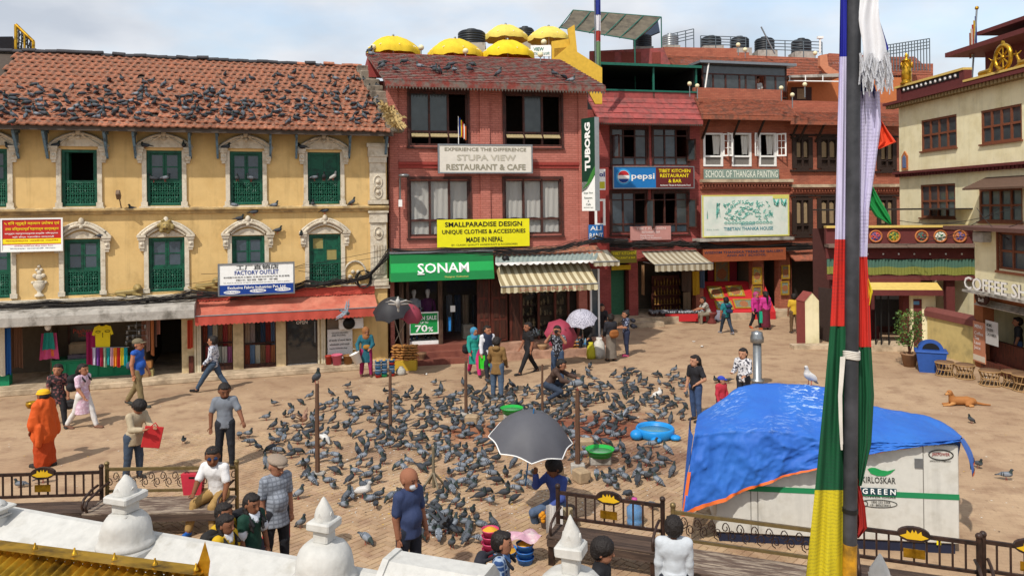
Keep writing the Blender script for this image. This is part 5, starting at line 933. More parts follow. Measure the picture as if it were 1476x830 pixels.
# ================================================================ signs on the row
pp=paint('#1a6fb0');mr=paint('#5d1f1f')
s=sign('restaurant_sign','blue soft drink and maroon restaurant sign on the dark red house','sign',FC,883,998,241,271,.35,pp,[('pepsi',908,941,250,261,ww,.03),('TIBET KITCHEN',947,993,244,249,yl,.03),('RESTAURANT',949,991,251,256,yl,.03),('& BAR',961,980,258.5,263.5,yl,.03),('Authentic Tibetan & Kathmandu Food',949,993,266,268.5,ww,.01)],.12,[(943,998,241,271,mr)],M_metal)
U,Z=s[1],s[2];cx,cz,r_=U(897),Z(255),abs(Z(265)-Z(255))
def disc(par_,n,x,z,r,y,m,a0=0,a1=360):b=MB();k=24;pts=[(x+r*math.cos(R(a0+(a1-a0)*i/k)),z+r*math.sin(R(a0+(a1-a0)*i/k)))for i in range(k+(0 if a1-a0>=360 else 1))];b.prism(pts,y,y+.004);return b.build(n,m,par_)
disc(s[0],'emblem',cx,cz,r_*1.15,-.127,paint('#3a9ad0'));disc(s[0],'emblem',cx,cz,r_*.9,-.131,ww);disc(s[0],'emblem',cx,cz,r_*.86,-.136,paint('#b8262e'),15,165);disc(s[0],'emblem',cx,cz,r_*.86,-.136,paint('#123a86'),200,340)
sign('school_sign','grey green painting school name board under the white windows','sign',FC,1014,1122,244,258,.16,paint('#7d8f84'),[('SCHOOL OF THANGKA PAINTING',1016,1120,246,256,paint('#d9dccc'),.02)],.05)
M_bb=mat('faded_billboard','#d2d6cc',.7,.06,1.5,col2='#c4cfc4');bb_=sign('billboard','large faded billboard with green line paintings of deities and yellow edge','billboard',FC,1011,1136,281,341,.5,M_bb,[('TIBETAN THANKA HOUSE',1041,1112,327,332,paint('#2c7f8c'),.03),('BUDDHIST',1066,1086,321,325,paint('#4a9a9c'),.02),('free look',1017,1034,329,331,paint('#8fa8a0'),0)],.08,[(1011,1136,281,283,paint('#c9c46a')),(1011,1136,339,341,paint('#c9c46a')),(1011,1013,281,341,paint('#c9c46a')),(1134,1136,281,341,paint('#c9c46a')),(1112,1134,283,287,paint('#c9c46a'))])
rr=random.Random(12);b=MB();U,Z=bb_[1],bb_[2]
for k in range(90):
 x=rr.uniform(1042,1110);y=rr.uniform(290,318);q=[(U(x+rr.uniform(-3,3)),-.09,Z(y+rr.uniform(-3,3)))for _ in range(5)];b.tube(q,.014,4,smooth=False)
for k in range(14):x=1044+k*5;b.tube([(U(x+2*math.cos(a)),-.09,Z(321+1.6*math.sin(a)))for a in[j for j in range(7)]],.014,4)
for k in range(7):x=1030;b.tube([(U(rr.uniform(1028,1036)),-.09,Z(rr.uniform(292,315)))for _ in range(4)],.014,4)
b.tube([(U(1018),-.09,Z(314)),(U(1018),-.09,Z(302)),(U(1024),-.09,Z(314)),(U(1024),-.09,Z(302))],.03,4);[b.tube([(U(x+4*math.cos(j)),-.09,Z(292+6*math.sin(j*1.7)))for j in range(9)],.03,4)for x in(1117,1128)];b.build('line_painting',paint('#5fa89a'),bb_[0],kind='stuff')
sign('cafe_sign','faded pink restaurant sign on the dark red house sill','sign',FC,908,966,326,346,.2,paint('#b8847c'),[('TIBET KITCHEN',916,958,327.5,331,paint('#d9c4bc'),.02),('RESTAURANT & BAR',924,950,333,336,paint('#dfd0ca'),.01),('Family House\nFast Food Restaurant',922,952,338,344,paint('#dfd0ca'),.01)],.08)
sign('cafe_sign','small olive yellow restaurant sign over the green doorway','sign',FC,880,917,361,379,.5,paint('#7a6f1f'),[('TIBET KITCHEN',882,915,363,367,yl,.02),('RESTAURANT & BAR',882,915,370,373,yl,.02)],.05)
hang('door_valance','yellow pleated cloth valance over the green doorway','valance',FC,881,909,382,389,.25,'#b8951c',8,.04)
# ================================================================ ground floor of the row
b=MB();b.box(uc(847),uc(1180),-.9,6,0,.32);b.box(uc(880),uc(935),-1.6,-.9,0,.2);b.build('raised_pavement',M_stone,None,FC.M,kind='structure')
for hh,x0,x1,m in((hc,848,858,M_brk3),(hc,863,880,M_brk3),(hc,906,919,M_brk3),(hd,1002,1013,M_brk2),(hd,1085,1100,M_brk2),(hd,1122,1138,M_brk2),(he,1200,1222,M_brk2),(he,1262,1300,M_brk2)):MB().box(uc(x0),uc(x1),-.05,.35,.32,2.9).build('pier',m,hh)
b=MB();b.box(uc(847),uc(1300),2.0,2.1,.32,2.8);b.build('shop_back_wall',M_inner,hc);b=MB();[MB().box(uc(x)-.05,uc(x)+.05,.35,2,.32,2.8).build('shop_partition',M_inner,hd)for x in(908,1008,1090,1138,1210)]
MB().box(uc(882),uc(905),.5,.56,.32,2.5).build('doorway_wall',mat('green_doorway','#3a6a4c',.8,.15),hc)
cable_run([fp(FC,x,y,.5)for x,y in((850,347),(880,351),(930,352),(980,350),(1010,352),(1060,357),(1140,355),(1210,352))],34,.11,.013,21,'cable_bundle','heavy tangle of black cables above the back row shops',FC,.1)
awning('faded beige striped awning over the brass shop',FC,(924,361),(1003,361),(944,381),(1028,380),.2,1.8,.28,M_str2,10)
sign('shop_fascia','orange brown thangka shop fascia board below the billboard','sign',FC,1013,1132,358,376,.6,mat('orange_fascia','#8f4a2c',.8,.15),[('WISDOM THANGKA TREASURE GALLERY',1014,1128,361,364.5,paint('#22304a'),.02),('AND ART SCHOOL',1046,1103,366,369,paint('#22304a'),.02)],.05)
b=MB();pbox(b,FC,1009,1145,343,347,.75,.75);b.build('billboard_ledge',M_conc,hd);b=MB();u0,u1,z0,z1=CR(1139,1208,360,373,.4);b.prism([(0,z1),(-.8,z0),(-.8,z0-.06),(0,z1-.1)],u0,u1,ax='x');b.build('tile_canopy',M_clay,he)
sign('shop_sign','white shop plate hanging in front of the dark carved house doorway','sign',FC,1181,1199,379,397,.5,ww,[('TRADITIONAL',1183,1197,382,384,paint('#2a5a4c'),.01),('Stupa Art\nGallery',1184,1196,387,393,paint('#2a5a4c'),.01)],.04)
# goods of the row shops
def rackshelf(label,x0,x1,y0,y1,off,cols_,rows,n,seed):
 s=thing('goods_shelf',label,'shelf',FC.M);u0,u1,z0,z1=CR(x0,x1,y0,y1,off);rr=random.Random(seed);h=MB();g=MB();h.box(u0,u1,-off+.35,-off+.4,z0,z1)
 for k in range(rows):
  z=z0+(z1-z0)*k/rows;h.box(u0,u1,-off,-off+.35,z-.02,z)
  for i in range(n):x=u0+(u1-u0)*(i+.5)/n;w_=(u1-u0)/n*.42;hh=(z1-z0)/rows*rr.uniform(.5,.85);g.lathe([(w_,0),(w_*.4,hh*.2),(w_*.8,hh*.45),(w_*.35,hh*.7),(w_*.5,hh*.85),(0,hh)],7,(x,-off+.15,z))
 h.build('shelves',M_wood2,s);g.build('figures',cols_,s,kind='stuff')
rackshelf('shelves crowded with small brass figures under the striped awning',944,984,398,452,-.5,mat('brass_figures','#7a5a26',.4,.4,20,metal=.5),4,9,5)
for i,(x0,x1,y0,y1,cc)in enumerate(((925,929,382,425,'#8a6a4a'),(983,997,390,420,'#4a3a30'),(998,1008,391,425,'#a8821c'),(1009,1016,390,415,'#3c4a5c'),(985,996,421,450,'#6a5844'))):hang('hanging_garment',['narrow brown','dark patterned','yellow and maroon','blue grey','long grey brown'][i]+' garment hanging at the brass shop entrance','garment',FC,x0,x1,y0,y1,.2,cc,2,.04,'garments at the brass shop')
st_=thing('street_stall','low trinket stall with red cloth before the brass shop','stall',T(0,0));g=G(985,464);M_red=mat('red_cloth','#b3262a',.85,.1,4);b=MB();b.box(-1.55,1.0,-.35,.45,.38,.42);b.build('table_top',M_wood,st_,T(g.x,g.y));MB().box(-.9,.95,-.37,-.34,.08,.42).build('cloth_front',M_red,st_,T(g.x,g.y));b=MB();b.box(-1.45,-1.3,-.3,.4,0,.38);b.box(.8,.95,-.3,.4,0,.38);b.build('legs',M_wood,st_,T(g.x,g.y))
rr=random.Random(9);b=MB()
for k in range(130):x,y=rr.uniform(-1.5,.95),rr.uniform(-.33,.4);b.lathe([(.03,0),(.06,.04),(.04,.1),(0,.12)],6,(x,y,.42))
b.build('trinkets',mat('trinkets','#8a8c90',.35,.6,30,metal=.4),st_,T(g.x,g.y),kind='stuff')
td=thing('painting_display','red cloth covered stepped display of framed thangkas','display',T(0,0));g=G(1062,462);b=MB();b.prism([(-.6,0),(1.4,0),(1.4,1.6),(1.1,1.6),(-.6,.35)],-1.5,1.9,ax='x');b.build('red_cloth',M_red,td,T(g.x,g.y+.9));sl2=math.atan2(1.25,1.7)
def thangka(label,M,w_,h,cc,seed):
 t=thing('framed_painting',label,'painting',M,'framed thangka paintings');f=MB();e=.07
 for q in((-w_/2,-w_/2+e,-h/2,h/2),(w_/2-e,w_/2,-h/2,h/2),(-w_/2+e,w_/2-e,-h/2,-h/2+e),(-w_/2+e,w_/2-e,h/2-e,h/2)):f.box(q[0],q[1],-.04,0,q[2],q[3])
 f.build('frame',mat('thangka_frame','#a8842c',.5,.2,metal=.3),t);MB().box(-w_/2+e,w_/2-e,-.02,0,-h/2+e,h/2-e).build('canvas',mat('thangka_'+cc,cc,.8,.5,14,col2='#5a7a6a',lo=.45,hi=.6),t);disc(t,'mandala',0,0,min(w_,h)*.32,-.026,mat('mandala_'+cc,'#8f5a3a',.8,.6,22))
for i,(x,t_,w_,h,cc)in enumerate(((-.6,.62,.7,.85,'#a88a3c'),(.35,.66,.8,.75,'#b8962c'),(.55,.24,.95,.62,'#7a6a54'),(-.4,.2,.8,.6,'#8a9a84'))):
 thangka(['thangka with gold ground at the upper left of the red display','mandala painting at the upper right of the red display','grey brown painting at the lower right of the red display','green framed painting at the lower left of the red display'][i],T(g.x+x,g.y+.9)@Matrix.Translation((0,-.6+1.7*t_,.37+1.25*t_))@Matrix.Rotation(-(math.pi/2-sl2),4,'X'),w_,h,cc,i)
for i,(x0,x1,y0,y1,cc)in enumerate(((1050,1072,378,418,'#8a6a4c'),(1084,1098,385,410,'#b8952c'),(1084,1098,412,436,'#7a4a4a'),(1126,1138,382,402,'#8a5a3a'),(1125,1137,405,425,'#7a7468'))):
 u0,u1,z0,z1=CR(x0,x1,y0,y1,.15);thangka(['large seated figure painting inside the red framed shop','yellow topped thangka on the left shop pillar','small mandala on the left shop pillar','dark thangka on the right shop pillar','grey mandala on the right shop pillar'][i],FC.at((u0+u1)/2,-.15 if i else 1.2,(z0+z1)/2),u1-u0,z1-z0,cc,i)
MB().box(uc(1040),uc(1083),1.3,1.35,.32,2.7).build('red_panel',mat('dark_red_panel','#7a1f2c',.8),hd);MB().box(uc(1141),uc(1200),.6,.65,.32,2.7).build('opening_shade_panel',M_dark,he)  # the dark board stands in for shade inside the carved house openings

# ================================================================ cream monastery house on the right
M_cream=mat('cream_plaster','#e2d8b2',.9,.05,1.3,bump=.15,col2='#d6caa0',streak=.16);M_mar=mat('maroon_paint','#5d2a28',.8,.15,3);M_ylw=mat('pale_yellow_coping','#c4a85c',.8,.12,3);M_wood3=mat('orange_brown_wood','#70402a',.6,.2,5)
FR=Fr(at(1297,300,33.5).xy,at(1476,300,26).xy);RR=lambda*p:prect(FR,*p);UE=FR.uv(1540,300)[0]
cb=thing('cream_monastery_house','cream plastered house with brown windows, maroon parapet and golden roof ornaments','house',FR.M)
zev=(FR.uv(1297,152)[1]+FR.uv(1450,112)[1])/2
cw=[RR(1328,1379,169.5,215.5),RR(1414,1473,155,205),RR(1327,1377,265.5,314),RR(1411,1474,272,320)]
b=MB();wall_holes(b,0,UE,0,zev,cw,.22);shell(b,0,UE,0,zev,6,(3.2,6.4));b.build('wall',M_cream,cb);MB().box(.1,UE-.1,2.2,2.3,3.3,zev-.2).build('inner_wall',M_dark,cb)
for r in cw:wn=wood_window(cb,r,4,.5,'gggg','gggg',m=M_wood3,hood=False,t=.08);u0,u1,z0,z1=r;MB().box(u0-.05,u1+.05,-.08,0,z0-.06,z0).build('sill',M_wood3,cb)
b=MB();b.box(-.5,UE,-.45,.0,zev-.02,zev+.1);b.build('eave_slab',M_mar,cb)
b=MB();n=int(UE/.2);[b.box(i*.2,i*.2+.12,-.36,0,zev-.16,zev-.02)for i in range(-2,n)];b.build('dentils',mat('tan_dentil','#8a7450',.85),cb)
zl=(FR.uv(1297,252)[1]+FR.uv(1476,237)[1])/2;b=MB();b.box(-.05,UE,-.3,0,zl,zl+.1);b.build('ledge',M_mar,cb);b=MB();[b.box(i*.2,i*.2+.12,-.2,0,zl-.12,zl)for i in range(0,n)];b.build('dentils',M_mar,cb)
zp=(FR.uv(1300,121)[1]+FR.uv(1390,101)[1])/2;us=FR.uv(1386,110)[0];b=MB();b.box(0,us,-.02,.15,zev+.1,zp-.09);b.build('parapet',M_mar,cb);b=MB();b.box(-.12,us+.25,-.12,.25,zp-.09,zp);b.build('coping',M_ylw,cb)
for x in(0,us):MB().box(x-.02,x+.28,-.08,.22,zev+.1,zp-.09).build('parapet_pier',M_mar,cb)
MB().box(.32,us-.05,-.04,-.02,zp-.32,zp-.1).build('black_frieze',M_blk,cb)
for i in range(12):x=.5+(us-.8)*i/11;b=MB();b.M=Matrix.Translation((x,-.04,zp-.22))@Matrix.Rotation(R(90),4,'X');b.lathe([(.07,0),(.07,.03),(0,.04)],10);b.build('frieze_disc',M_wht,cb)
zc2=FR.uv(1440,103)[1]-.1;b=MB();b.box(us+.28,UE,-.02,.2,zev+.1,zc2);b.build('parapet',M_mar,cb);MB().box(us+.28,UE,-.15,.3,zc2,zc2+.08).build('coping',M_ylw,cb)
b=MB();ub0=FR.uv(1420,80,-2)[0];b.box(ub0,UE,2,5,zev,FR.uv(1440,55,-2)[1]);b.build('roof_turret',M_mar,cb);z_=FR.uv(1440,60,-2)[1];b=MB();b.box(ub0-.9,UE,.9,5.2,z_-.3,z_-.12);b.box(ub0-.2,UE,1.8,5.2,z_+.45,z_+.6);b.build('turret_roof',M_mar,cb)
# golden roof ornaments
def up_at(px,py,off=-.05):u,z=FR.uv(px,py,off);return u,z
u,z=up_at(1304,118);s_=F/(FR.M@Vector((u,0,0))).y;hh=46/s_;t=thing('golden_banner','golden victory banner finial at the corner of the maroon parapet','finial',FR.at(u+.15,.05,zp));w_=hh*.16
MB().lathe([(0,0),(w_*1.1,0),(w_*1.2,hh*.05),(w_*.8,hh*.12),(w_*.95,hh*.16),(w_*.9,hh*.3),(w_*1.0,hh*.36),(w_*.85,hh*.42),(w_*.95,hh*.55),(w_*.8,hh*.6),(w_*.85,hh*.72),(w_*1.05,hh*.74),(w_*.3,hh*.8),(w_*.2,hh*.84),(w_*.38,hh*.9),(0,hh)],16).build('drum',M_gold,t)
b=MB();[b.tube([(w_*math.cos(a),w_*math.sin(a),hh*.68),(w_*1.1*math.cos(a+.4),w_*1.1*math.sin(a+.4),hh*.5),(w_*math.cos(a+.8),w_*math.sin(a+.8),hh*.68)],.02,5)for a in[k*.785 for k in range(8)]];b.build('garland',M_gold,t)
u,z=up_at(1445,108);t=thing('wheel_ornament','golden dharma wheel standing between two deer on the parapet','ornament',FR.at(u,.08,zc2+.08));s_=F/(FR.M@Vector((u,0,0))).y;rw=16/s_;b=MB();b.tube([(rw*math.cos(a),0,rw*1.25+rw*math.sin(a)*1.08)for a in[k*math.pi/10 for k in range(20)]],rw*.2,6,closed=True);b.build('rim',M_gold,t)
b=MB();[b.tube([(0,0,rw*1.25),(rw*math.cos(k*.785),0,rw*1.25+rw*math.sin(k*.785))],rw*.09,5)for k in range(8)];b.ball((0,0,rw*1.25),rw*.22,8,6);b.build('spokes',M_gold,t);MB().lathe([(rw*.7,0),(rw*.5,rw*.1),(rw*.2,rw*.25)],12).build('foot',M_gold,t);b=MB();b.prism([(-rw*.3,rw*2.2),(rw*.3,rw*2.2),(0,rw*2.75)],-.05,.05);b.build('flame_tip',M_gold,t)
# portico behind the gate
FP=Fr(at(1190,300,29.6).xy,at(1410,300,28.6).xy);PR=lambda*p:prect(FP,*p)
po=thing('monastery_portico','maroon portico with painted emblem discs and green pleated valance','portico',FP.M);u0,u1=0,FP.uv(1440,340)[0]
def pband(n_,y0,y1,off,dep,m):_,_,z0,z1=PR(1250,1400,y0,y1,off);return MB().box(u0,u1,-off,-off+dep,z0,z1).build(n_,m,po)
pband('frieze',328,352,0,.3,M_mar);pband('coping',325,328,.12,.5,M_ylw);pband('eave',352,357,.5,.8,mat('dusty_eave','#6f5c52',.9,.2));pband('beam',358,373,.05,.3,M_mar);pband('beam',397,404,.1,.3,M_mar);_,_,zlo,zhi=PR(1250,1400,396,352,0)
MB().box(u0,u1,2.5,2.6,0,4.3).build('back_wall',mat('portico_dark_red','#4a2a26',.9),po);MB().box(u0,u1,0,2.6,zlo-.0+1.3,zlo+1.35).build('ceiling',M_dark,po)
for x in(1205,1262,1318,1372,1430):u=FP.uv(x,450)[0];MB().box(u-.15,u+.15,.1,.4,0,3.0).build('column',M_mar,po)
EM=[mat('emblem_%d'%i,c,.7,.6,14,col2=c2,lo=.45,hi=.55)for i,(c,c2)in enumerate((('#3a4a7a','#b8442c'),('#2a6a3a','#b89a2c'),('#7a2a2a','#2a6a5a'),('#3a6a4a','#d0ccc0'),('#a8642c','#3a4a8a')))]
for i,x in enumerate((1262,1288,1328,1355,1383)):
 u,z=FP.uv(x,340.5);b=MB();b.M=Matrix.Translation((u,-.01,z))@Matrix.Rotation(R(90),4,'X');b.lathe([(.24,0),(.24,.05),(.19,.05),(.19,.02),(0,.02)],20);o=b.build('emblem_disc',mat('emblem_rim','#b06a3a',.7),po);b=MB();b.M=Matrix.Translation((u,-.03,z))@Matrix.Rotation(R(90),4,'X');b.lathe([(.185,0),(.12,.02),(.05,.05),(0,.05)],14);[b.ball((.1*math.cos(k),.1*math.sin(k),.02),.04,6,4)for k in range(6)];b.build('emblem_figure',EM[i],o)
for i in range(14):u=u0+.4+i*.55;MB().ball((u,-.06,PR(1250,1400,362,366)[2]),.035,6,4).build('beam_stud',M_wht,po)
_,_,z0,z1=PR(1250,1400,374,396,.1)
for(f0,f1,cc)in((0,.5,'#4a6a5c'),(.5,1,'#80803c')):b=MB();b.sheet(lambda i,j:(u0+(u1-u0)*i,-.1+.04*math.sin(i*330)+.02*math.sin(i*91),z1+(z0-z1)*(f0+(f1-f0)*j)+.02*math.sin(i*40)),300,2);b.build('valance',mat('fabric_'+cc,cc,.9,.12,8),po)
# gate with yellow tiled slab
gt=thing('gateway','gateway with yellow slab roof, red pillar and open dark gate','gate',T(0,0));FGt=Fr(at(1205,300,27.9).xy,at(1360,300,27.4).xy)
def gbox(n_,x0,x1,y0,y1,off,dep,m,bv=0):b=MB();pbox(b,FGt,x0,x1,y0,y1,off,dep,0,bv);return b.build(n_,m,gt,FGt.M)
b=MB();a0,a1,z0,z1=prect(FGt,1215,1359,409,424,.5);b.prism([(.5,z1-.1),(.5,z0),(-.5,z0),(-.55,z0+.12),(0,z1)][::-1],a0,a1,ax='x');b.build('slab_roof',M_ylw,gt,FGt.M);gbox('slab_edge',1214,1360,418,426,.56,.05,M_mar);gbox('red_beam',1240,1327,401,409,-.3,.4,M_mar)
gbox('red_pillar',1302,1314,425,493,.0,.4,M_mar);gbox('notice_pillar',1313,1349,424,508,.15,.5,M_cream);gbox('notice_panel',1317,1329,431,506,.17,.02,M_mar);gbox('number_plate',1317,1325,434,439,.19,.02,paint('#5a8ab0'));gbox('gate_leaf',1226,1256,425,500,-.9,.05,M_blk);gbox('gate_leaf',1262,1300,420,470,-1.4,.05,mat('dark_gate_metal','#231f1e',.6))
b=MB()
for x in(1262,1270,1281):u=FGt.uv(x,470)[0];b.box(u-.02,u+.02,-.02,.02,0,2.2)
b.build('gate_bars',M_blk,gt,FGt.M);gbox('threshold',1245,1315,499,507,.3,1.5,M_stone)
# left gate pillar with folded leaf
pg=G(1165,496);t=thing('gate_pillar','pointed gate pillar, red one side and cream the other','pillar',T(pg.x,pg.y,0,R(8)));hp=76/(F/pg.y)
b=MB();b.box(-.28,.28,-.3,.3,0,hp*.8);b.prism([(-.28,hp*.8),(.28,hp*.8),(.28,hp*.84),(0,hp),(-.28,hp*.84)],-.3,.3);b.build('cream_faces',M_cream,t);b=MB();b.box(-.3,-.285,-.31,.31,0,hp*.84);b.build('red_face',mat('red_stucco','#82403a',.85,.15),t);b=MB();b.add([(-.32,-.33,hp*.83),(0,-.33,hp*1.0),(0,.33,hp*1.0),(-.32,.33,hp*.83),(.32,-.33,hp*.83),(.32,.33,hp*.83)],[(0,1,2,3),(1,4,5,2)]);b.build('coping',mat('red_stucco','#82403a'),t)
FLf=Fr(G(1180,490).xy,G(1212,497).xy);b=MB();u0_,u1_,z0,z1=prect(FLf,1180,1212,416,492);b.box(u0_,u1_,0,.05,.05,z1);b.build('metal_gate',mat('brown_gate_metal','#3a2e2a',.6,.2),None,FLf.M,label='dark sheet metal gate leaf beside the pointed pillar',cat='gate')
b=MB();g=G(1212,505);b.box(-1.6,1.2,-.15,.35,0,.14);b.build('gate_step',M_stone,None,T(g.x,g.y+.4),kind='structure')
# garden wall
GW=Fr(G(1337,507).xy,G(1408,528).xy);t=thing('garden_wall','stained cream garden wall with rounded maroon coping','wall',GW.M);zg=GW.uv(1370,462)[1];L2=GW.L;MB().box(0,L2,0,.25,0,zg).build('wall',mat('stained_cream','#c0ac72',.9,.1,1.5,col2='#8f8258',lo=.5,hi=.75),t);b=MB();b.prism([(-.06,zg-.02),(.31,zg-.02),(.31,zg+.18),(.22,zg+.3),(.03,zg+.3),(-.06,zg+.18)],-.1,L2,ax='x');b.build('coping',mat('maroon_coping','#74423c',.8,.1),t)
# coffee shop
FK=Fr(G(1407,527).xy,G(1476,552).xy);UK=FK.uv(1560,400)[0];KR=lambda*p:prect(FK,*p);zk0=KR(1407,1476,403,424,.3)[2];ks=thing('coffee_shop','cream fronted coffee shop with brown window and orange shop front','shop',FK.M);zk1=KR(1407,1476,333,350)[3]
kw=[KR(1440,1500,336,391)];b=MB();wall_holes(b,0,UK,zk0,zk1,kw,.2);shell(b,0,UK,0,zk1,5,(zk0,));b.build('wall',M_cream,ks);wood_window(ks,kw[0],3,.5,'ddd','ddd',m=M_wood3,hood=True)
b=MB();b.box(-1.0,UK,-.5,5.2,zk1,zk1+.12);b.build('roof_slab',mat('dusty_maroon_slab','#5c4038',.9,.2),ks);MB().box(-.0,.5,-.05,.3,.0,zk0).build('orange_pier',mat('orange_brown_front','#8a5230',.8,.15),ks);MB().box(.5,UK,.0,.2,zk0-.55,zk0).build('orange_fascia',MATS['orange_brown_front'],ks);MB().box(.5,UK,3,3.1,0,zk0).build('inner_wall',M_inner,ks);MB().box(.45,UK,-.1,.1,.0,.3).build('step',M_wood2,ks);MB().box(.5,UK,.15,.3,.3,.95).build('counter',M_wood2,ks)
b=MB();[b.box(.3,UK,-.06-k*.05,-.01,zk0-.35-k*.05,zk0-.31-k*.05)for k in range(4)];b.build('roller_shutter',M_conc,ks)
t=thing('coffee_sign','white raised coffee shop letters on the canopy edge','sign',FK.M);a0,a1,z0,z1=KR(1390,1476,404,423,.75);b=MB();b.box(a0-.2,UK,-.72,0,z0-.12,z0-.05);b.build('canopy',M_conc,t)
co,fs,W1,_=text_mesh('COFFEE SHOP',height=z1-z0,bold=.012);sc=(a1-a0)/(W1*.74);b=MB();b.add([(a0+(p[0]+W1/2)*sc,-.76,(z0+z1)/2+p[1])for p in co],fs);b.build('lettering',M_wht,t);b=MB();b.add([(a0+(p[0]+W1/2)*sc,-.72,(z0+z1)/2+p[1])for p in co],[f[::-1]for f in fs]);b.build('lettering_back',M_conc,t)
t=thing('oval_sign','dark oval ice cream sign under the coffee shop letters','sign',FK.M);u,z=FK.uv(1416,428,.4);b=MB();b.prism([(u+.36*math.cos(a),z+.26*math.sin(a))for a in[-k*math.pi/10 for k in range(20)]][::-1],-.44,-.38);b.build('board',paint('#3a1f1a'),t);lettering('lettering',[('Cream',u,z+.07,.4,.11),('Bell',u,z-.09,.28,.12)],ww,t,-.45);MB().box(u-.02,u+.02,-.38,0,z,z+.05).build('bracket',M_blk,t)
sign('menu_poster','faded orange menu poster on the coffee shop corner','poster',FK,1404,1421,464,522,.1,paint('#b87a5c'),[('MENU',1407,1418,468,473,ww,.03),('Coffee\nTea\nLassi\nJuice',1406,1419,478,505,ww,.01)],.03,[(1404,1421,512,520,paint('#d0c4b0'))]);sign('menu_poster','white tattered price poster beside the orange menu','poster',FK,1421,1439,463,497,.25,paint('#b8b4b0'),[('MOMO\nTHUKPA\nCHOWMEIN',1423,1437,467,485,M_blk,.01)],.01)
b=MB();a0,a1,z0,z1=KR(1406,1420,334,349,.2);b.box(a0,a1,-.3,0,z0,z1,b=.02);b.build('meter_box',M_conc,None,FK.M,label='grey electric box under the coffee shop roof slab',cat='box')
b=MB();a0,a1,z0,z1=RR(1406,1480,258,268,.4);b.prism([(0,z1+.1),(-.9,z0-.05),(-.9,z0-.12),(0,z1-.02)],a0,a1+.5,ax='x');b.build('window_hood',mat('brown_hood','#5c4638',.8,.2),cb)
# shrine niche, bin, plant, rattan stools
t=thing('niche_plaque','small framed arched shrine plaque on the cream wall corner','plaque',FR.M);u,z=FR.uv(1305,232);b=MB();b.prism([(u-.22,z-.4),(u+.22,z-.4),(u+.22,z+.2),(u,z+.42),(u-.22,z+.2)],-.05,0);b.build('frame',mat('orange_frame','#a8683c',.7),t);b=MB();b.prism([(u-.13,z-.3),(u+.13,z-.3),(u+.13,z+.12),(u,z+.26),(u-.13,z+.12)],-.065,-.05);b.build('picture',mat('blue_picture','#5a6a8c',.7,.4,10),t)
gb=G(1342,535);t=thing('litter_bin','blue plastic litter bin with hooded lid against the cream wall','bin',T(gb.x,gb.y,0,R(-25)));M_bin=mat('blue_bin_plastic','#2a4f94',.5,.12,4);b=MB()
b.add([(-.34,-.26,0),(.34,-.26,0),(.34,.26,0),(-.34,.26,0),(-.42,-.33,.62),(.42,-.33,.62),(.42,.33,.62),(-.42,.33,.62)],[(3,2,1,0),(0,1,5,4),(1,2,6,5),(2,3,7,6),(3,0,4,7)]);b.build('body',M_bin,t);MB().box(-.46,.46,-.36,.36,.62,.68,b=.02).build('rim',M_bin,t)
b=MB();b.prism([(-.28*1.3,.68),(.28*1.3,.68),*[(.36*math.cos(a),.68+.28*math.sin(a))for a in[k*math.pi/10 for k in range(1,10)]]],-.05,.32,smooth=True);b.build('hood',M_bin,t);b=MB();b.prism([(.24*math.cos(a),.70+.2*math.sin(a))for a in[k*math.pi/10 for k in range(11)]],-.06,-.045);b.build('opening',M_blk,t)
gp=G(1311,528);t=thing('potted_shrub','leafy shrub in a clay pot before the gate pillar','plant',T(gp.x,gp.y));MB().lathe([(0,0),(.17,0),(.25,.38),(.28,.4),(.28,.44),(.22,.44),(.2,.38),(0,.36)],14).build('pot',mat('clay_pot','#8a6a50',.9,.2),t)
rr=random.Random(7);b=MB();[b.tube([(0,0,.38),(rr.uniform(-.1,.1),rr.uniform(-.1,.1),.9),(rr.uniform(-.4,.4),rr.uniform(-.3,.3),rr.uniform(1.2,1.75))],[.02,.014,.006],5)for _ in range(9)];b.build('stem',M_wood,t);b=MB();b.col=(0,0,0);g1,g2=np.array(hx('#5f7a30')),np.array(hx('#33502a'))
for k in range(900):
 a=rr.uniform(0,6.28);q=Vector((0,0,1.25))+Vector((.45*math.cos(a)*rr.random()**.5,.4*math.sin(a)*rr.random()**.5,rr.uniform(-.55,.55)));d=Vector((rr.gauss(0,1),rr.gauss(0,1),rr.gauss(.2,.7))).normalized()*rr.uniform(.06,.11);s=d.cross(Vector((rr.gauss(0,1),rr.gauss(0,1),1))).normalized()*.025;f=rr.random();b.col=tuple(g1*f+g2*(1-f));b.add([q,q+d*.5+s,q+d,q+d*.5-s],[(0,1,2,3)])
b.build('foliage',vmat('shrub_leaf',.6),t)
M_rat=mat('rattan','#9a7a52',.8,.2,14)
for i,(x,y,s_)in enumerate(((1362,541,1.),(1391,545,1.),(1427,555,1.05),(1461,558,1.1),(1476,563,1.1))):
 g=G(x,y);t=thing('rattan_stool',['rattan stool nearest the blue bin','second rattan stool from the blue bin','rattan stool below the coffee shop posters','rattan stool by the coffee shop counter','rattan stool cut by the right picture edge'][i],'stool',T(g.x,g.y),'rattan stools by the coffee shop');r,h=.27*s_,.4*s_;b=MB()
 for k in range(14):a=6.283*k/14;b.tube([(r*.95*math.cos(a),r*.95*math.sin(a),0),(r*.75*math.cos(a+.22),r*.75*math.sin(a+.22),h*.5),(r*math.cos(a+.45),r*math.sin(a+.45),h)],.014,4)
 b.build('cane_legs',M_rat,t);b=MB();[b.tube([(q*math.cos(a),q*math.sin(a),z)for a in[j*.45 for j in range(14)]],.02,5,closed=True)for q,z in((r*.95,.02),(r*.78,h*.5),(r,h))];b.build('hoops',M_rat,t);MB().lathe([(r,h),(r*.9,h+.04),(0,h+.05)],16).build('seat',mat('brown_seat','#6b5038',.8,.2),t)
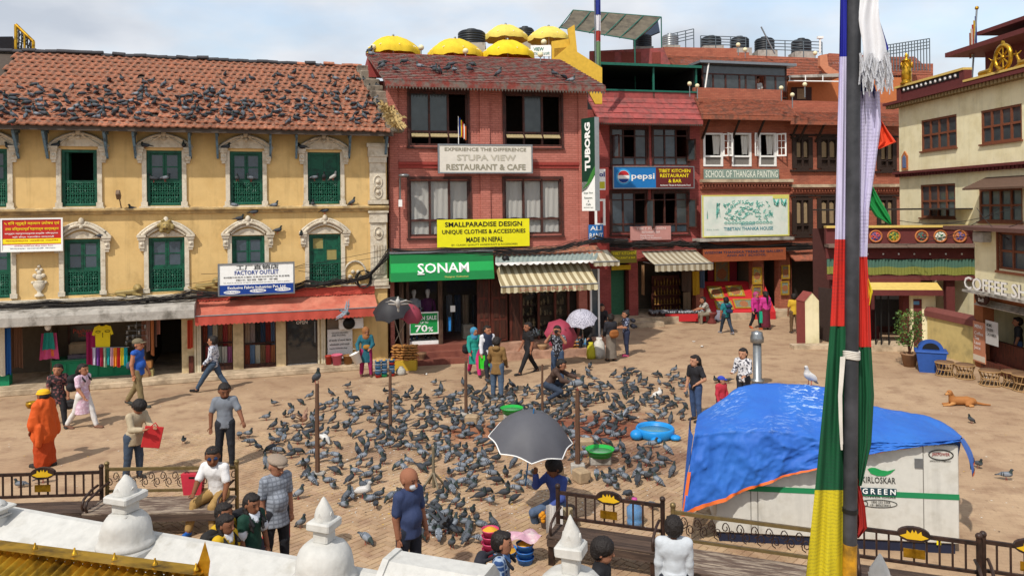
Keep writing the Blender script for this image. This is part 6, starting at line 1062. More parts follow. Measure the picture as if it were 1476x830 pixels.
fg=thing('roof_flag','striped flag hanging from a tall pole on the cream house roof','flag',T(0,0));MB().tube([at(1400,130,31),at(1408,13,31)],.035).build('pole',M_metal,fg);MB().ball(at(1408,12,31),.08,8,5).build('finial',M_gold,fg)
for i,(cc,dx)in enumerate((('#2a3470',0),('#b8962c',2.2),('#93302c',4.4),('#c0b8a8',6.2),('#8a4a2c',8))):p0=at(1406-dx,24+i*6,31);link('stripe',cloth_mesh(.085,1.45-.1*i,1,.03,mat('fabric_'+cc,cc,.9,.12,8,bump=.2),nx=3),fg,Matrix.Translation(p0))

# ================================================================ white parapet wall with small stupas
from mathutils import noise as mnoise
M_wsh=mat('whitewash','#b8b6b0',.85,.08,3,bump=.6,bscale=9,col2='#9c978c',lo=.55,hi=.8,streak=.12)
WA,WB=G(0,726,1.45),G(560,824,1.45);FW=Fr(WA.xy,WB.xy);pw=thing('parapet_wall','whitewashed parapet wall with sloping coping along the bottom of the picture','wall',FW.M);U0,U1=-4.5,14
b=MB();b.prism([(.16,0),(.16,1.33),(0,1.45),(-.08,1.45),(-.75,1.16),(-.75,0)],U0,U1,ax='x');b.build('coping',M_wsh,pw)
def chorten(label,px,tip,basey,head):
 u,_=FW.uv(px,basey,.3);c=FW.M@Vector((u,-.3,0));d=c.y;s=F/d;ztip=at(px,tip,d).z;z0=1.2;h=ztip-z0;k=h/1.05;t=thing('small_stupa',label,'stupa',FW.at(u,-.3,z0),'small white stupas on the parapet');hw=head/s/2*.95
 b=MB();b.box(-.36*k,.36*k,-.36*k,.36*k,0,.2*k,b=.02);b.build('plinth',M_wsh,t)
 MB().lathe([(0,.2*k),(.33*k,.2*k),(.34*k,.24*k),(.32*k,.27*k),(.295*k,.3*k),(.295*k,.36*k),(.285*k,.42*k),(.27*k,.48*k),(.245*k,.53*k),(.21*k,.57*k),(.16*k,.6*k),(0,.62*k)],40).build('dome',M_wsh,t)
 b=MB();b.box(-hw*.78,hw*.78,-hw*.78,hw*.78,.55*k,.6*k,b=.01);b.box(-hw*.62,hw*.62,-hw*.62,hw*.62,.6*k,.74*k,b=.015);b.box(-hw,hw,-hw,hw,.74*k,.83*k,b=.015);b.build('harmika',M_wsh,t)
 b=MB();b.lathe([(hw*.78,.83*k),(hw*.74,.88*k),(hw*.6,.94*k),(hw*.32,1.0*k),(hw*.12,1.045*k),(0,1.06*k)],8,a0=R(22.5),smooth=True)
 for a in range(4):q=Matrix.Rotation(a*math.pi/2,4,'Z');b.M=q;b.prism([(-hw*.28,.83*k),(hw*.28,.83*k),(hw*.18,.89*k),(0,.92*k),(-hw*.18,.89*k)],-hw*.68,-hw*.3);b.M=None
 b.build('spire',M_wsh,t)
 for o in bpy.data.objects[-0:]if False else[c_ for c_ in COL.objects if c_.parent==t]:
  for v in o.data.vertices:q=v.co*7+Vector((px,0,0));v.co+=Vector((mnoise.noise(q),mnoise.noise(q+Vector((9,0,0))),mnoise.noise(q+Vector((0,9,0)))))*.014*k
chorten('small white stupa in front of the scroll backed bench',182,684,785,45);chorten('small white stupa below the man in the flat cap',468,717,823,40);chorten('small white stupa below the grey umbrella',824,742,870,42);chorten('tip of a small white stupa right of the flag pole',1270,798,970,46)
chorten('white stupa mostly cut off at the left picture edge',-6,718,760,40)
t=thing('coping_block','long white octagonal block lying on the parapet wall','block',FW.M);a0=FW.uv(563,815,.1)[0];a1=FW.uv(700,820,.1)[0];b=MB();pr=[(.2,1.3),(.2,1.52),(.06,1.67),(-.2,1.67),(-.42,1.5),(-.42,1.3)];b.prism(pr,a0,a1,ax='x');b.build('body',M_wsh,t);b=MB();pr2=[(y*1.05,1.3+(z-1.3)*1.06)for y,z in pr];b.prism(pr2,a0-.03,a0+.04,ax='x');b.build('end_rim',M_wsh,t);b=MB();b.prism(pr2,a1-.04,a1+.03,ax='x');b.build('end_rim',M_wsh,t)
# gilded corrugated roof in the corner
t=thing('gilded_roof','gilded corrugated roof edge in the bottom left corner','roof',T(0,0));A,Bq=G(-40,780,1.95),G(296,823,1.75);C,D=Vector((Bq.x-.5,Bq.y-2.2,.9)),Vector((A.x-1.0,A.y-2.2,.9));M_gr2=mat('aged_gilding','#b8902a',.42,.25,3,metal=.75,col2='#5f4a1c',lo=.5,hi=.68)
b=MB();K=150;f=lambda i,j:A.lerp(Bq,i).lerp(D.lerp(C,i),j)+Vector((0,0,.03*math.sin(i*K*1.1)-.06));b.sheet(lambda i,j:f(1-i,j),400,3);b.build('corrugated_sheet',M_gr2,t)
n_=Vector((0,.12,.02));b=MB();b.add([A,Bq,Bq-n_*1.2+Vector((0,0,.05)),A-n_*1.2+Vector((0,0,.05)),A+Vector((0,0,-.08)),Bq+Vector((0,0,-.08))],[(0,3,2,1),(4,0,1,5)]);b.add([A,Bq,Bq+n_+Vector((0,0,-.03)),A+n_+Vector((0,0,-.03))],[(0,1,2,3)]);b.build('edge_flange',M_gr2,t)
for k in range(6):p=A.lerp(Bq,.12+k*.17);MB().lathe([(.03,0),(.025,.02),(.012,.03),(.01,.06),(0,.07)],8,(p.x,p.y-.05,p.z+.03)).build('roof_nail',M_gold,t)
b=MB();q=Bq;b.add([q+Vector((-.12,0,0)),q+Vector((.02,0,-.12)),q+Vector((.05,0,.1)),q+Vector((0,0,.3)),q+Vector((-.05,-.03,.12)),q+Vector((-.02,.04,.1))],[(0,1,2,3,5),(0,4,3,2,1)]);b.build('corner_horn',M_gold,t)
b=MB();[b.lathe([(.05,0),(.06,.05),(.03,.1),(0,.11)],8,(FW.M@Vector((FW.uv(x,828,.6)[0],-.62,1.2))))for x in(557,574,593)];b.build('brass_lamps',M_gold,None,label='row of small brass butter lamps at the foot of the white block',cat='lamps',kind='stuff')
# ================================================================ benches
M_iron=mat('brown_iron','#3a2820',.45,.25,6,col2='#241a16');M_plank=mat('old_bench_plank','#4f3f35',.8,.25,3,bump=.4,col2='#382c26',stretch=(.5,5,5));M_peel=mat('peeling_white_plank','#8f8070',.85,.2,5,bump=.4,col2='#5a4a40',lo=.42,hi=.55,stretch=(.6,4,4));M_bronze=mat('bronze_rail','#7a6844',.4,.2,5,metal=.5)
def bench(label,pl_,pr_,kind,zt=.92,seat=True,dep=.62):
 A,Bq=G(*pl_,zt),G(*pr_,zt);fr=Fr(A.xy,Bq.xy);L=fr.L;t=thing('iron_bench',label,'bench',fr.M,'benches along the parapet')
 m=M_iron if kind=='bars' else M_bronze
 for x in(0,L):b=MB();b.tube([(x,0,0),(x,0,zt+.04)],.035,8);b.ball((x,0,zt+.07),.045,8,6);b.build('post',m,t)
 b=MB();b.box(0,L,-.02,.02,zt-.05,zt);b.box(0,L,-.02,.02,.5,.54);b.build('back_rail',m,t)
 if kind=='bars':
  n=int(L/.14)
  for i in range(1,n):MB().box(L*i/n-.012,L*i/n+.012,-.012,.012,.54,zt-.05).build('bar',m,t)
  c=L/2;b=MB();b.prism([(c+.2*math.cos(a),zt-.01+.1*math.sin(a))for a in[k*math.pi/8 for k in range(16)]],-.03,.03);b.build('emblem_plate',M_iron,t)
  b=MB();b.prism([(c+x*.17,zt-.01+z*.08)for x,z in((-1,-.3),(-.5,-.75),(.5,-.75),(1,-.3),(.55,.1),(.5,.7),(.25,.2),(.12,.85),(0,.3),(-.12,.85),(-.25,.2),(-.5,.7),(-.55,.1))],-.036,-.03);b.build('lotus_emblem',paint('#d0a51c'),t);MB().box(c-.13,c+.13,-.03,-.02,.6,.72).build('plaque',M_gold,t)
 else:
  n=max(4,int(L/.19))
  for i in range(n):
   x=L*(i+.5)/n;b=MB()
   for sx in(-1,1):b.tube([(x+sx*(-.02+.062*(1+.25*math.cos(k*.7))*math.cos(k*.7-1.5)*(1-k*.055)+.07),0,.72+sx*.05+.09*math.sin(k*.7-1.5)*(1-k*.055))for k in range(13)],.008,4)
   b.build('scroll',M_iron,t)
 if seat:
  npl=5 if kind=='bars' else 7;sd=.5 if kind=='bars' else dep+.1;pw_=sd/npl
  for i in range(npl):MB().box(-.02,L+.02,-.06-(i+1)*pw_+.008,-.06-i*pw_,.40,.44,b=.008).build('seat_plank',M_plank if kind=='bars' else M_peel,t)
  MB().box(0,L,-.07-sd,-.05-sd,.3,.40).build('apron',M_plank,t)
  for x in(0.05,L-.05):
   b=MB();b.box(x-.04,x+.04,-sd-.04,-sd+.05,0,.4);b.build('leg',m if kind=='bars' else M_plank,t);b=MB();b.tube([(x,-.02,.68),(x,-.25,.68),(x,-sd,.62),(x,-sd-.06,.52),(x,-sd,.42)],.022,6);b.build('armrest',M_iron,t)
 return t,fr
bench('slatted iron bench with yellow lotus emblem at the left edge',(-22,683),(146,678),'bars');bench('scroll backed bench with peeling seat where the man in white sits',(154,674),(341,671),'scroll');bench('slatted iron bench with lotus emblem beside the umbrella seller',(804,707),(955,726),'bars');bench('long scroll backed bench in front of the tarpaulin',(970,735),(1224,768),'scroll');bench('slatted iron bench with lotus emblem before the white generator',(1228,757),(1411,780),'bars');bench('slatted iron bench cut by the right picture edge',(1417,777),(1560,797),'bars')
# ================================================================ generator under a blue tarpaulin
FG=Fr(at(985,300,12.1).xy,at(1378,300,11.5).xy);ge=thing('generator','white generator cabinet with green stripe under a blue tarpaulin','generator',FG.M);gl=FG.L;M_gw=mat('generator_white','#c4c1b8',.5,.06,3,col2='#aca698',lo=.5,hi=.8,streak=.16);gu=lambda x,y,o=.0:FG.uv(x,y,o)
zt_=gu(1378,642)[1];MB().box(.45,gl,0,1.35,.16,zt_,b=.015).build('cabinet',M_gw,ge);MB().box(.5,gl-.05,.04,1.3,0,.16).build('skid',paint('#1f2438'),ge)
for x in(1082,1092,1205,1331):u=gu(x,700)[0];MB().box(u-.006,u+.006,-.004,.0,.2,zt_-.03).build('panel_seam',mat('seam_grey','#77736c',.7),ge)
zs=gu(1378,712)[1];zs2=gu(1378,720)[1];MB().box(.46,gl,-.006,0,zs2,zs).build('green_stripe',paint('#1f7a4c'),ge);u,z=gu(1324,667);MB().box(u-.06,u+.06,-.02,0,z-.07,z+.07).build('latch',M_metal,ge);u,z=gu(1353,780);MB().box(u-.03,u+.03,-.006,0,z-.05,z+.05).build('warning_sticker',yl,ge)
def gtext(s,x0,x1,y0,y1,m,bold=.015):a0,a1,z0,z1=prect(FG,x0,x1,y0,y1,.01);lettering('lettering',[(s,(a0+a1)/2,(z0+z1)/2,a1-a0,z1-z0,bold)],m,ge,-.012)
dk=paint('#33332f');gtext('KIRLOSKAR',1242,1291,687,696,dk);a0,a1,z0,z1=prect(FG,1241,1292,703,713);MB().box(a0,a1,-.009,0,z0,z1).build('name_field',paint('#1f3a44'),ge);gtext('G R E E N',1243,1291,704,712,ww,.04);gtext('POWER IDEAS',1243,1291,714,717,dk,.03);gtext('1800 233 3344',1256,1283,721.5,725,dk);gtext('+91 8806334433',1254,1284,726,729.5,dk);gtext('JAKPOWER',1343,1369,652,658,paint('#8a2f2c'),.03);gtext('JAKSON & COMPANY',1340,1371,663,666,dk,.03)
def ring(cx,cy,rx,ry,th=.008):u,z=gu(cx,cy);k=93;b=MB();b.tube([(u+rx/k*math.cos(a),-.01,z+ry/k*math.sin(a))for a in[j*math.pi/12 for j in range(24)]],th,4,closed=True);b.build('logo_ring',dk,ge)
ring(1356,655,16,7);ring(1266,725,25,5.5,.005);ring(1246,725,4,4,.006)
u,z=gu(1268,680);k_=.011;b=MB();b.prism([(u+x*k_,z+y*k_)for x,y in((-16,4),(-12,-2),(-4,-5),(6,-5),(14,-1),(20,5),(10,2),(2,3),(-6,6),(-11,6))],-.012,-.004);b.build('leaf_logo',paint('#1f8a4a'),ge)
# tarpaulin: rows of pixel guided points, front hem / front edge / ridge / back hem
tp=thing('tarpaulin','crumpled blue tarpaulin with orange hem draped over the generator','tarpaulin',FG.M)
HEM=[(984,742),(1040,722),(1098,697),(1172,674),(1250,653),(1315,645),(1384,637)];FED=[(1000,628),(1050,622),(1120,622),(1178,633),(1250,645),(1315,640),(1384,634)];RID=[(1006,600),(1042,577),(1078,556),(1186,559),(1258,586),(1340,602),(1386,630)]
ho=[.35,.22,.14,.1,.06,.05,.05];rows=[]
for nm,pts,offs in(('h',HEM,ho),('f',FED,[.1,.06,.05,.05,.045,.04,.04]),('r',RID,[-1.2,-1.25,-1.35,-1.35,-1.35,-1.35,-1.3])):rows.append([Vector(fp(FG,*p,o))for p,o in zip(pts,offs)])
rows.append([Vector((p.x,1.55,.7))for p in rows[2]])
for r_ in(rows[1],):
 for p in r_:p.z=max(p.z,zt_+.02)
def crv(P,t):
 n=len(P)-1;x=min(t*n,n-1e-6);i=int(x);f=x-i;a,b_,c,d=P[max(i-1,0)],P[i],P[i+1],P[min(i+2,n)]
 return .5*((2*b_)+(c-a)*f+(2*a-5*b_+4*c-d)*f*f+(3*b_-a-3*c+d)*f**3)
from mathutils import noise as mnoise
NU,NV=150,90
def tarp(i,j,amp=1):
 seg=j*3;k=min(int(seg),2);f=seg-k;a,b_=crv(rows[k],i),crv(rows[k+1],i);p=a.lerp(b_,f);q=Vector((p.x*2.2,seg*1.7,3));w_=.07*mnoise.noise(q*.8)+.03*mnoise.noise(q*2.3)+.012*mnoise.noise(q*7);cr=.06*(1-abs(mnoise.noise(Vector((p.x*1.6+seg,seg*2-p.x*.8,9)))))**4+.022*(1-abs(mnoise.noise(Vector((p.x*4-seg*2,seg*4+p.x*2,5)))))**6+.014*(1-abs(mnoise.noise(Vector((p.x*9,seg*9,2)))))**5;w_=w_+cr
 edge=min(1,seg*2.5);return p+Vector((0,-w_*(1 if seg<1.2 else .3),(.35*w_ if seg>.8 else 0)+.01))*amp
M_tarp=mat('blue_tarpaulin','#2a5cae',.6,.03,1,bump=.18,bscale=14,col2='#2f6ab8',lo=.4,hi=.7,spec=.25)
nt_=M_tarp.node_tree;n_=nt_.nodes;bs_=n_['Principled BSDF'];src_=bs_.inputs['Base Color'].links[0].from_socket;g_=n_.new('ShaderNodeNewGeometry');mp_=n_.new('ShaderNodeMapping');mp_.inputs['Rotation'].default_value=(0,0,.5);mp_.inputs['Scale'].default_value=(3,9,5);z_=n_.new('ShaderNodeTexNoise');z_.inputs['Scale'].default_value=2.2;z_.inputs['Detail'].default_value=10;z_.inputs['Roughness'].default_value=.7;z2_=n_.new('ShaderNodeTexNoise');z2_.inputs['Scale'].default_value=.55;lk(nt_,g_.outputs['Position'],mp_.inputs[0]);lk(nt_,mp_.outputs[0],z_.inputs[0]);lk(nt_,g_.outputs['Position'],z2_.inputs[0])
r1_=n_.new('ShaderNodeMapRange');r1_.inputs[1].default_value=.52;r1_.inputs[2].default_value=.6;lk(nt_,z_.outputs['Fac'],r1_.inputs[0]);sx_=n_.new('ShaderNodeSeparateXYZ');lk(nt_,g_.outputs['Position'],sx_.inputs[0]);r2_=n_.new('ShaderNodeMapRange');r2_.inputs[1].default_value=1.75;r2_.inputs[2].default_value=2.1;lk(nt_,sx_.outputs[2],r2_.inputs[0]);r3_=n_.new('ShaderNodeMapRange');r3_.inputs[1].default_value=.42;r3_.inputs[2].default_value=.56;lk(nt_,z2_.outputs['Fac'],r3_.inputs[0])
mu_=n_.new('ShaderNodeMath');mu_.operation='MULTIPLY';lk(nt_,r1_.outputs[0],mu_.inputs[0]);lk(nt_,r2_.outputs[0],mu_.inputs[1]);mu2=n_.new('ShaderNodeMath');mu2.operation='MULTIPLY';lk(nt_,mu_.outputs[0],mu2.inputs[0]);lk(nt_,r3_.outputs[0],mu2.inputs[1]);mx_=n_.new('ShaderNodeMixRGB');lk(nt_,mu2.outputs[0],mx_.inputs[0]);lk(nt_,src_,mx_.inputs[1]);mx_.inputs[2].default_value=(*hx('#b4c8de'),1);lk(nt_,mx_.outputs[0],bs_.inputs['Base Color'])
b=MB();b.sheet(tarp,NU,NV)
ER=[crv(rows[k],1)for k in range(4)];b.sheet(lambda i,j:(crv(rows[1],1).lerp(crv(rows[2],1),i))+Vector((.16*math.sin(j*1.6)+.03*math.sin(i*9),0,-.55*j*(1-.3*i)+.03*math.sin(i*7))),14,8);EL=lambda i,j:crv(rows[0],0).lerp(crv(rows[1],0),min(1,j*1.0)).lerp(crv(rows[2],0)-Vector((.12-.0*j,0,(1-j)*.75)),i);b.sheet(lambda i,j:EL(1-i,j)+Vector((-.05*math.sin(3*i),0,0)),14,8);b.build('sheet',M_tarp,tp)
M_or=mat('orange_hem','#d0642a',.7,.1,4);b=MB();b.sheet(lambda i,j:tarp(i,j*.018)+Vector((0,-.012,0)),NU,1);b.sheet(lambda i,j:EL(1-i,j)+Vector((-.06-.05*math.sin(3*i),-.02,0))if i>.85 else EL(.15,j),14,8)if False else None
b.sheet(lambda i,j:crv(rows[0],0).lerp(crv(rows[1],0),j*.55)+Vector((.05*i-.02,-.035,0)),1,8);b.sheet(lambda i,j:(crv(rows[1],1).lerp(crv(rows[2],1),i))+Vector((.165+.03*math.sin(i*9),-.01,-.55*(1-.3*i)+.05*j+.03*math.sin(i*7))),14,1);b.build('hem',M_or,tp)
# ================================================================ flag pole with long prayer flag
DP=4.6;t=thing('flag_pole','black steel flag pole with yellow foot standing close to the viewer','pole',T(0,0));p0,p1=at(1224.7,830,DP),at(1231.5,-40,DP);rp_=9.6*DP/F;ax=(p1-p0).normalized();base=p0-ax*(p0.z/ax.z)
pj=p0+ax*((at(1225,783,DP)-p0).dot(ax));b=MB();b.tube([pj,p1],rp_,20);b.build('shaft',mat('black_pole_paint','#2c2d30',.5,.2,4,col2='#3e3e42',bump=.1),t);b=MB();b.tube([base,pj],rp_*1.01,20);b.build('yellow_foot',mat('yellow_pole_paint','#b8841c',.5,.25,8,col2='#7a5a1c'),t);pk=at(1225.5,735,DP);b=MB();b.tube([pk-ax*.012,pk+ax*.012],rp_*1.12,20);b.build('steel_band',M_blk,t)
pf_=thing('prayer_flag','long vertical prayer flag in blue white red green and yellow beside the pole','flag',T(0,0))
def flagband(n_,pts,col,side,dz=.0,printed=False,amp=.012,dep=None):
 m=mat('flag_'+col+('_p' if printed else ''),col,.8,.05,6)
 if printed and not m.get('pr'):
  m['pr']=1;q=m.node_tree;nn=q.nodes;bs=nn['Principled BSDF'];src=bs.inputs['Base Color'].links[0].from_socket;g=nn.new('ShaderNodeNewGeometry');sp=nn.new('ShaderNodeSeparateXYZ');lk(q,g.outputs['Position'],sp.inputs[0]);w_=nn.new('ShaderNodeMath');w_.operation='PINGPONG';w_.inputs[1].default_value=.011;lk(q,sp.outputs[2],w_.inputs[0]);gt_=nn.new('ShaderNodeMath');gt_.operation='GREATER_THAN';gt_.inputs[1].default_value=.006;lk(q,w_.outputs[0],gt_.inputs[0])
  z=nn.new('ShaderNodeTexNoise');z.inputs['Scale'].default_value=150;lk(q,g.outputs['Position'],z.inputs[0]);g2=nn.new('ShaderNodeMath');g2.operation='GREATER_THAN';g2.inputs[1].default_value=.47;lk(q,z.outputs['Fac'],g2.inputs[0]);z3=nn.new('ShaderNodeTexNoise');z3.inputs['Scale'].default_value=3;lk(q,g.outputs['Position'],z3.inputs[0]);g3=nn.new('ShaderNodeMath');g3.operation='GREATER_THAN';g3.inputs[1].default_value=.48;lk(q,z3.outputs['Fac'],g3.inputs[0]);m1=nn.new('ShaderNodeMath');m1.operation='MULTIPLY';lk(q,gt_.outputs[0],m1.inputs[0]);lk(q,g2.outputs[0],m1.inputs[1]);m2=nn.new('ShaderNodeMath');m2.operation='MULTIPLY';lk(q,m1.outputs[0],m2.inputs[0]);lk(q,g3.outputs[0],m2.inputs[1]);m3=nn.new('ShaderNodeMath');m3.operation='MULTIPLY';m3.inputs[1].default_value=.25;lk(q,m2.outputs[0],m3.inputs[0]);x=nn.new('ShaderNodeMixRGB');lk(q,m3.outputs[0],x.inputs[0]);lk(q,src,x.inputs[1]);x.inputs[2].default_value=(.02,.02,.03,1);lk(q,x.outputs[0],bs.inputs['Base Color'])
 d0=dep or DP+.02;b=MB()
 def fn(i,j):
  s=j*(len(pts)-1);k=min(int(s),len(pts)-2);f=s-k;y,xl,xr=[pts[k][c]+(pts[k+1][c]-pts[k][c])*f for c in range(3)];d=d0+dz+amp*math.sin(i*11+y*.006)+amp*.6*math.sin(i*23-y*.015);return at(xl+(xr-xl)*i,y,d)
 b.sheet(lambda i,j:fn(1-i,j),18,24);b.sheet(lambda i,j:fn(i,j)+Vector((0,.004,0)),18,24);return b.build(n_,m,pf_)
flagband('blue_band',[(-40,1212,1230),(82,1210,1230)],'#1a1f86',0);flagband('white_band',[(82,1210,1230),(345,1204,1226)],'#b8b2cc',0);flagband('red_band',[(345,1204,1226),(470,1197,1226)],'#b3281e',0,printed=True);flagband('green_band',[(470,1197,1226),(560,1189,1225),(706,1175,1224)],'#0d4a2c',0,printed=True,amp=.02);flagband('yellow_band',[(706,1175,1224),(830,1162,1224),(900,1156,1224)],'#b8a81a',0,printed=True,amp=.02)
flagband('blue_band',[(-40,1238,1262),(30,1240,1268),(70,1250,1281),(73,1279,1280)],'#1a1f86',0,.04);flagband('blue_band',[(85,1232,1250),(150,1236,1268)],'#14184f',0,.05);flagband('white_band',[(132,1238,1268),(180,1238,1270),(240,1238,1262),(300,1238,1253),(370,1238,1250)],'#b8b2cc',0,.03,printed=True);flagband('red_band',[(370,1236,1250),(440,1236,1254),(500,1234,1256)],'#b3281e',0,.03);flagband('green_band',[(500,1234,1256),(570,1234,1260),(640,1234,1256),(700,1232,1242)],'#0d4a2c',0,.03,amp=.02);flagband('red_pennant',[(690,1230,1237),(730,1230,1247),(760,1230,1250),(775,1230,1238)],'#8f1f1a',0,.02);flagband('red_pennant',[(168,1266,1267),(190,1264,1281),(205,1263,1292),(215,1262,1268)],'#d0401e',0,.05);flagband('green_pennant',[(258,1250,1252),(290,1248,1270),(312,1262,1283),(323,1282,1285)],'#137a38',0,.05);flagband('yellow_pennant',[(398,1250,1251),(420,1250,1258),(440,1250,1254)],'#d0bc1c',0,.05)
kh=thing('white_scarf','shiny white ceremonial scarf with fringe tied high on the pole','scarf',T(0,0));M_sat=mat('white_satin','#cfcfd2',.25,.05,4,spec=.7,bump=.2,bscale=8);b=MB();rr=random.Random(5)
def kf(i,j):y=-40+130*j;return at(1236+8*j+(24+10*j)*i+2*math.sin(j*9),y+4*math.sin(i*5),DP-.05+.015*math.sin(i*9+j*5))
b.sheet(lambda i,j:kf(1-i,j),14,20);b.sheet(lambda i,j:kf(i,j)+Vector((0,.004,0)),14,20);b.build('cloth',M_sat,kh);b=MB()
for k in range(120):x=rr.uniform(1240,1284);y0=rr.uniform(75,105);q0=at(x,y0,DP-.05);q1=at(x+rr.uniform(-5,9),y0+rr.uniform(20,36),DP-.05+rr.uniform(-.04,.04));s_=Vector((.0035,0,0));b.add([q0-s_*2,q0+s_*2,q1+s_,q1-s_],[(0,3,2,1),(0,1,2,3)])
b.build('fringe',M_sat,kh,kind='stuff')
b=MB();kp=at(1227.3,511,DP);[b.tube([kp+Vector((rp_*1.12*math.cos(a),rp_*1.12*math.sin(a),(.01*k)+.004*math.sin(a*2)))for a in[j*.45 for j in range(14)]],.006,5,closed=True)for k in range(-2,3)];[b.tube([at(1212+k,514,DP-.03),at(1209+k*.7,570,DP-.05),at(1210+k*.6,605,DP-.05),at(1212+k*.4,640+4*(k%3),DP-.05)],.004,4)for k in range(7)];b.build('rope_tassel',mat('white_rope','#c4beb4',.9,.15),None,label='white rope knotted round the pole with hanging tassel',cat='rope')
# ================================================================ square furniture: lamp post, feeding posts, basins
g=G(1092,560);t=thing('lamp_post','short grey steel lamp post stump behind the tarpaulin','lamp post',T(g.x,g.y));s=F/g.y;hh=84/s;MB().lathe([(.22,0),(.22,.12),(.17,.14),(.17,.2),(.2,.22),(.2,.26),(.12,.3),(.12,hh*.8),(.12,hh*.8)],16).build('shaft',M_metal,t);MB().lathe([(.12,hh*.78),(.19,hh*.8),(.19,hh*.88),(.16,hh*.93),(.16,hh*.97),(0,hh)],16).build('cap',M_metal,t)
M_post2=mat('feeding_post_wood','#5c4232',.85,.25,5,bump=.3,stretch=(4,4,.6));POSTS={}
for i,(x,y0,y1,r_)in enumerate(((458,553,684,.045),(563,535,622,.04),(672,520,606,.04),(833,562,682,.05),(782,525,600,.03))):
 g=G(x,y1);s=F/g.y;h=(y1-y0)/s;t=thing('feeding_post',['brown post rising from the left side of the flock','thin brown post near the stall bowls','brown post in front of the man in the tan jacket','thick brown post beside the grey umbrella','short thin post among the birds at the back'][i],'post',T(g.x,g.y),'posts among the pigeons');MB().tube([(0,0,0),(0,0,h*.6),(.01,0,h)],[r_*1.15,r_,r_*.85],7,smooth=False).build('shaft',M_post2,t);MB().box(-.14,.14,-.1,.1,0,.2 if i in(2,3)else .06,b=.02).build('foot_block',M_conc,t);POSTS[i]=(g.x,g.y,h)
g=G(625,703);t=thing('stand_post','grey post on a spreading cross foot among the pigeons','post',T(g.x,g.y));MB().tube([(0,0,0),(0,0,.78)],.028,8).build('shaft',mat('grey_brown_metal','#6f6450',.6,.2),t);b=MB();[b.tube([(0,0,.3),(.22*math.cos(a),.22*math.sin(a),.03),(.3*math.cos(a),.3*math.sin(a),.02)],.022,6)for a in[k*1.57+.5 for k in range(4)]];b.build('foot',MATS['grey_brown_metal'],t)
def basin(label,px,py,wpx,hpx,col,low,water=True,name='basin'):
 g=G(px,py);s=F/g.y;r=wpx/s/2;h=hpx/s;t=thing(name,label,'basin',T(g.x,g.y));z=h if low else 0
 if low:MB().box(-r*.75,r*.75,-r*.5,r*.5,0,h,b=.02).build('stand',M_conc,t)
 MB().lathe([(0,z),(r*.82,z),(r,z+.14),(r*1.06,z+.14),(r*1.0,z+.12),(r*.8,z+.02),(0,z+.02)],24).build('bowl',mat('plastic_'+col,col,.4,.06,4),t);MB().lathe([(r*.9,z+.06),(r*.9,z+.08),(0,z+.081)],24).build('water',mat('basin_water','#6a8a70',.15,.1),t)
basin('green plastic basin on a concrete stand beside the thick post',865,668,40,12,'#1f9a3c',True);basin('green plastic basin half hidden behind the grey umbrella',738,603,32,8,'#1f9a3c',True)
g=G(949,637);s=F/g.y;t=thing('paddling_pool','bright blue turtle shaped paddling pool filled with water','pool',T(g.x,g.y+.4));r=27/s;M_pool=mat('blue_pool_plastic','#1f82c4',.4,.06,4);MB().lathe([(0,.02),(r*.9,0),(r*1.05,.08),(r*1.05,.2),(r*.98,.24),(r*.9,.2),(r*.88,.1),(0,.06)],28,sy=1.05).build('rim',M_pool,t);MB().lathe([(r*.9,.12),(r*.9,.15),(0,.151)],28).build('water',mat('pool_water','#5f8a98',.15,.1),t);b=MB();b.ball((-r*1.1,-r*.55,.12),.15,10,6,sz=.8);b.build('head',M_pool,t)
for x,y in((-.15,-1.12),(.95,-.75)):MB().ball((r*x,r*y,.07),.13,10,6,sz=.5).build('foot',M_pool,t)
for i,(x,y,w_)in enumerate(((845,648,20),(800,690,20),(838,694,18),(680,612,18))):g=G(x,y);MB().box(-.16,.16,-.13,.13,0,.24,b=.03).build('concrete_block',mat('sandy_block','#9a8468',.9,.2,bump=.4),None,T(g.x,g.y,0,i),label=['sandy concrete block behind the thick post','concrete block under the grey umbrella edge','broken block in front of the thick post','concrete block at the foot of the rear post'][i],cat='block')
umbrella('large dark grey umbrella with white piping shading the grain seller',766,622,122,12.6,'#505055',(R(14),R(6)),.36,M_wht,polelen=1.35,polecol=mat('blue_white_pole','#2a6a9a',.5,.4,25))
for i,(x,y,cc,n_)in enumerate(((707,800,'#b83a62',4),(726,801,'#2f6fb0',1),(757,812,'#2a62a8',3),(712,786,'#c4547a',2))):
 g=G(x,y);t=thing('grain_tub',['stack of pink tubs of corn beside the boy in plaid','blue tub of corn beside the boy in plaid','stack of blue tubs under the pink tray','pink tubs behind the corn stack'][i],'tub',T(g.x,g.y));r=.13 if i!=1 else .2
 for k in range(n_):MB().lathe([(0,0),(r*.8,0),(r,.1),(r*1.06,.11),(r*.97,.08),(0,.05)],18).build('tub',mat('plastic_'+cc,cc,.4,.06,4),t,Matrix.Translation((0,0,k*.1)))
 MB().lathe([(r*.95,0),(r*.5,.04),(0,.06)],14,(0,0,n_*.1-.02)).build('corn',mat('corn_grain','#c9942c',.9,.4,60),t)
g=G(757,812);b=MB();b.sheet(lambda i,j:(.26*math.cos(6.283*i)*j,.2*math.sin(6.283*i)*j,.46-.05*j*j-.04*math.sin(i*25)*j),30,5);b.build('cloth_cover',mat('pink_stripe_cloth','#b48a98',.9,.15,6,col2='#c4b4b0'),None,T(g.x,g.y),label='faded pink cloth covering the stack of blue tubs',cat='cloth')
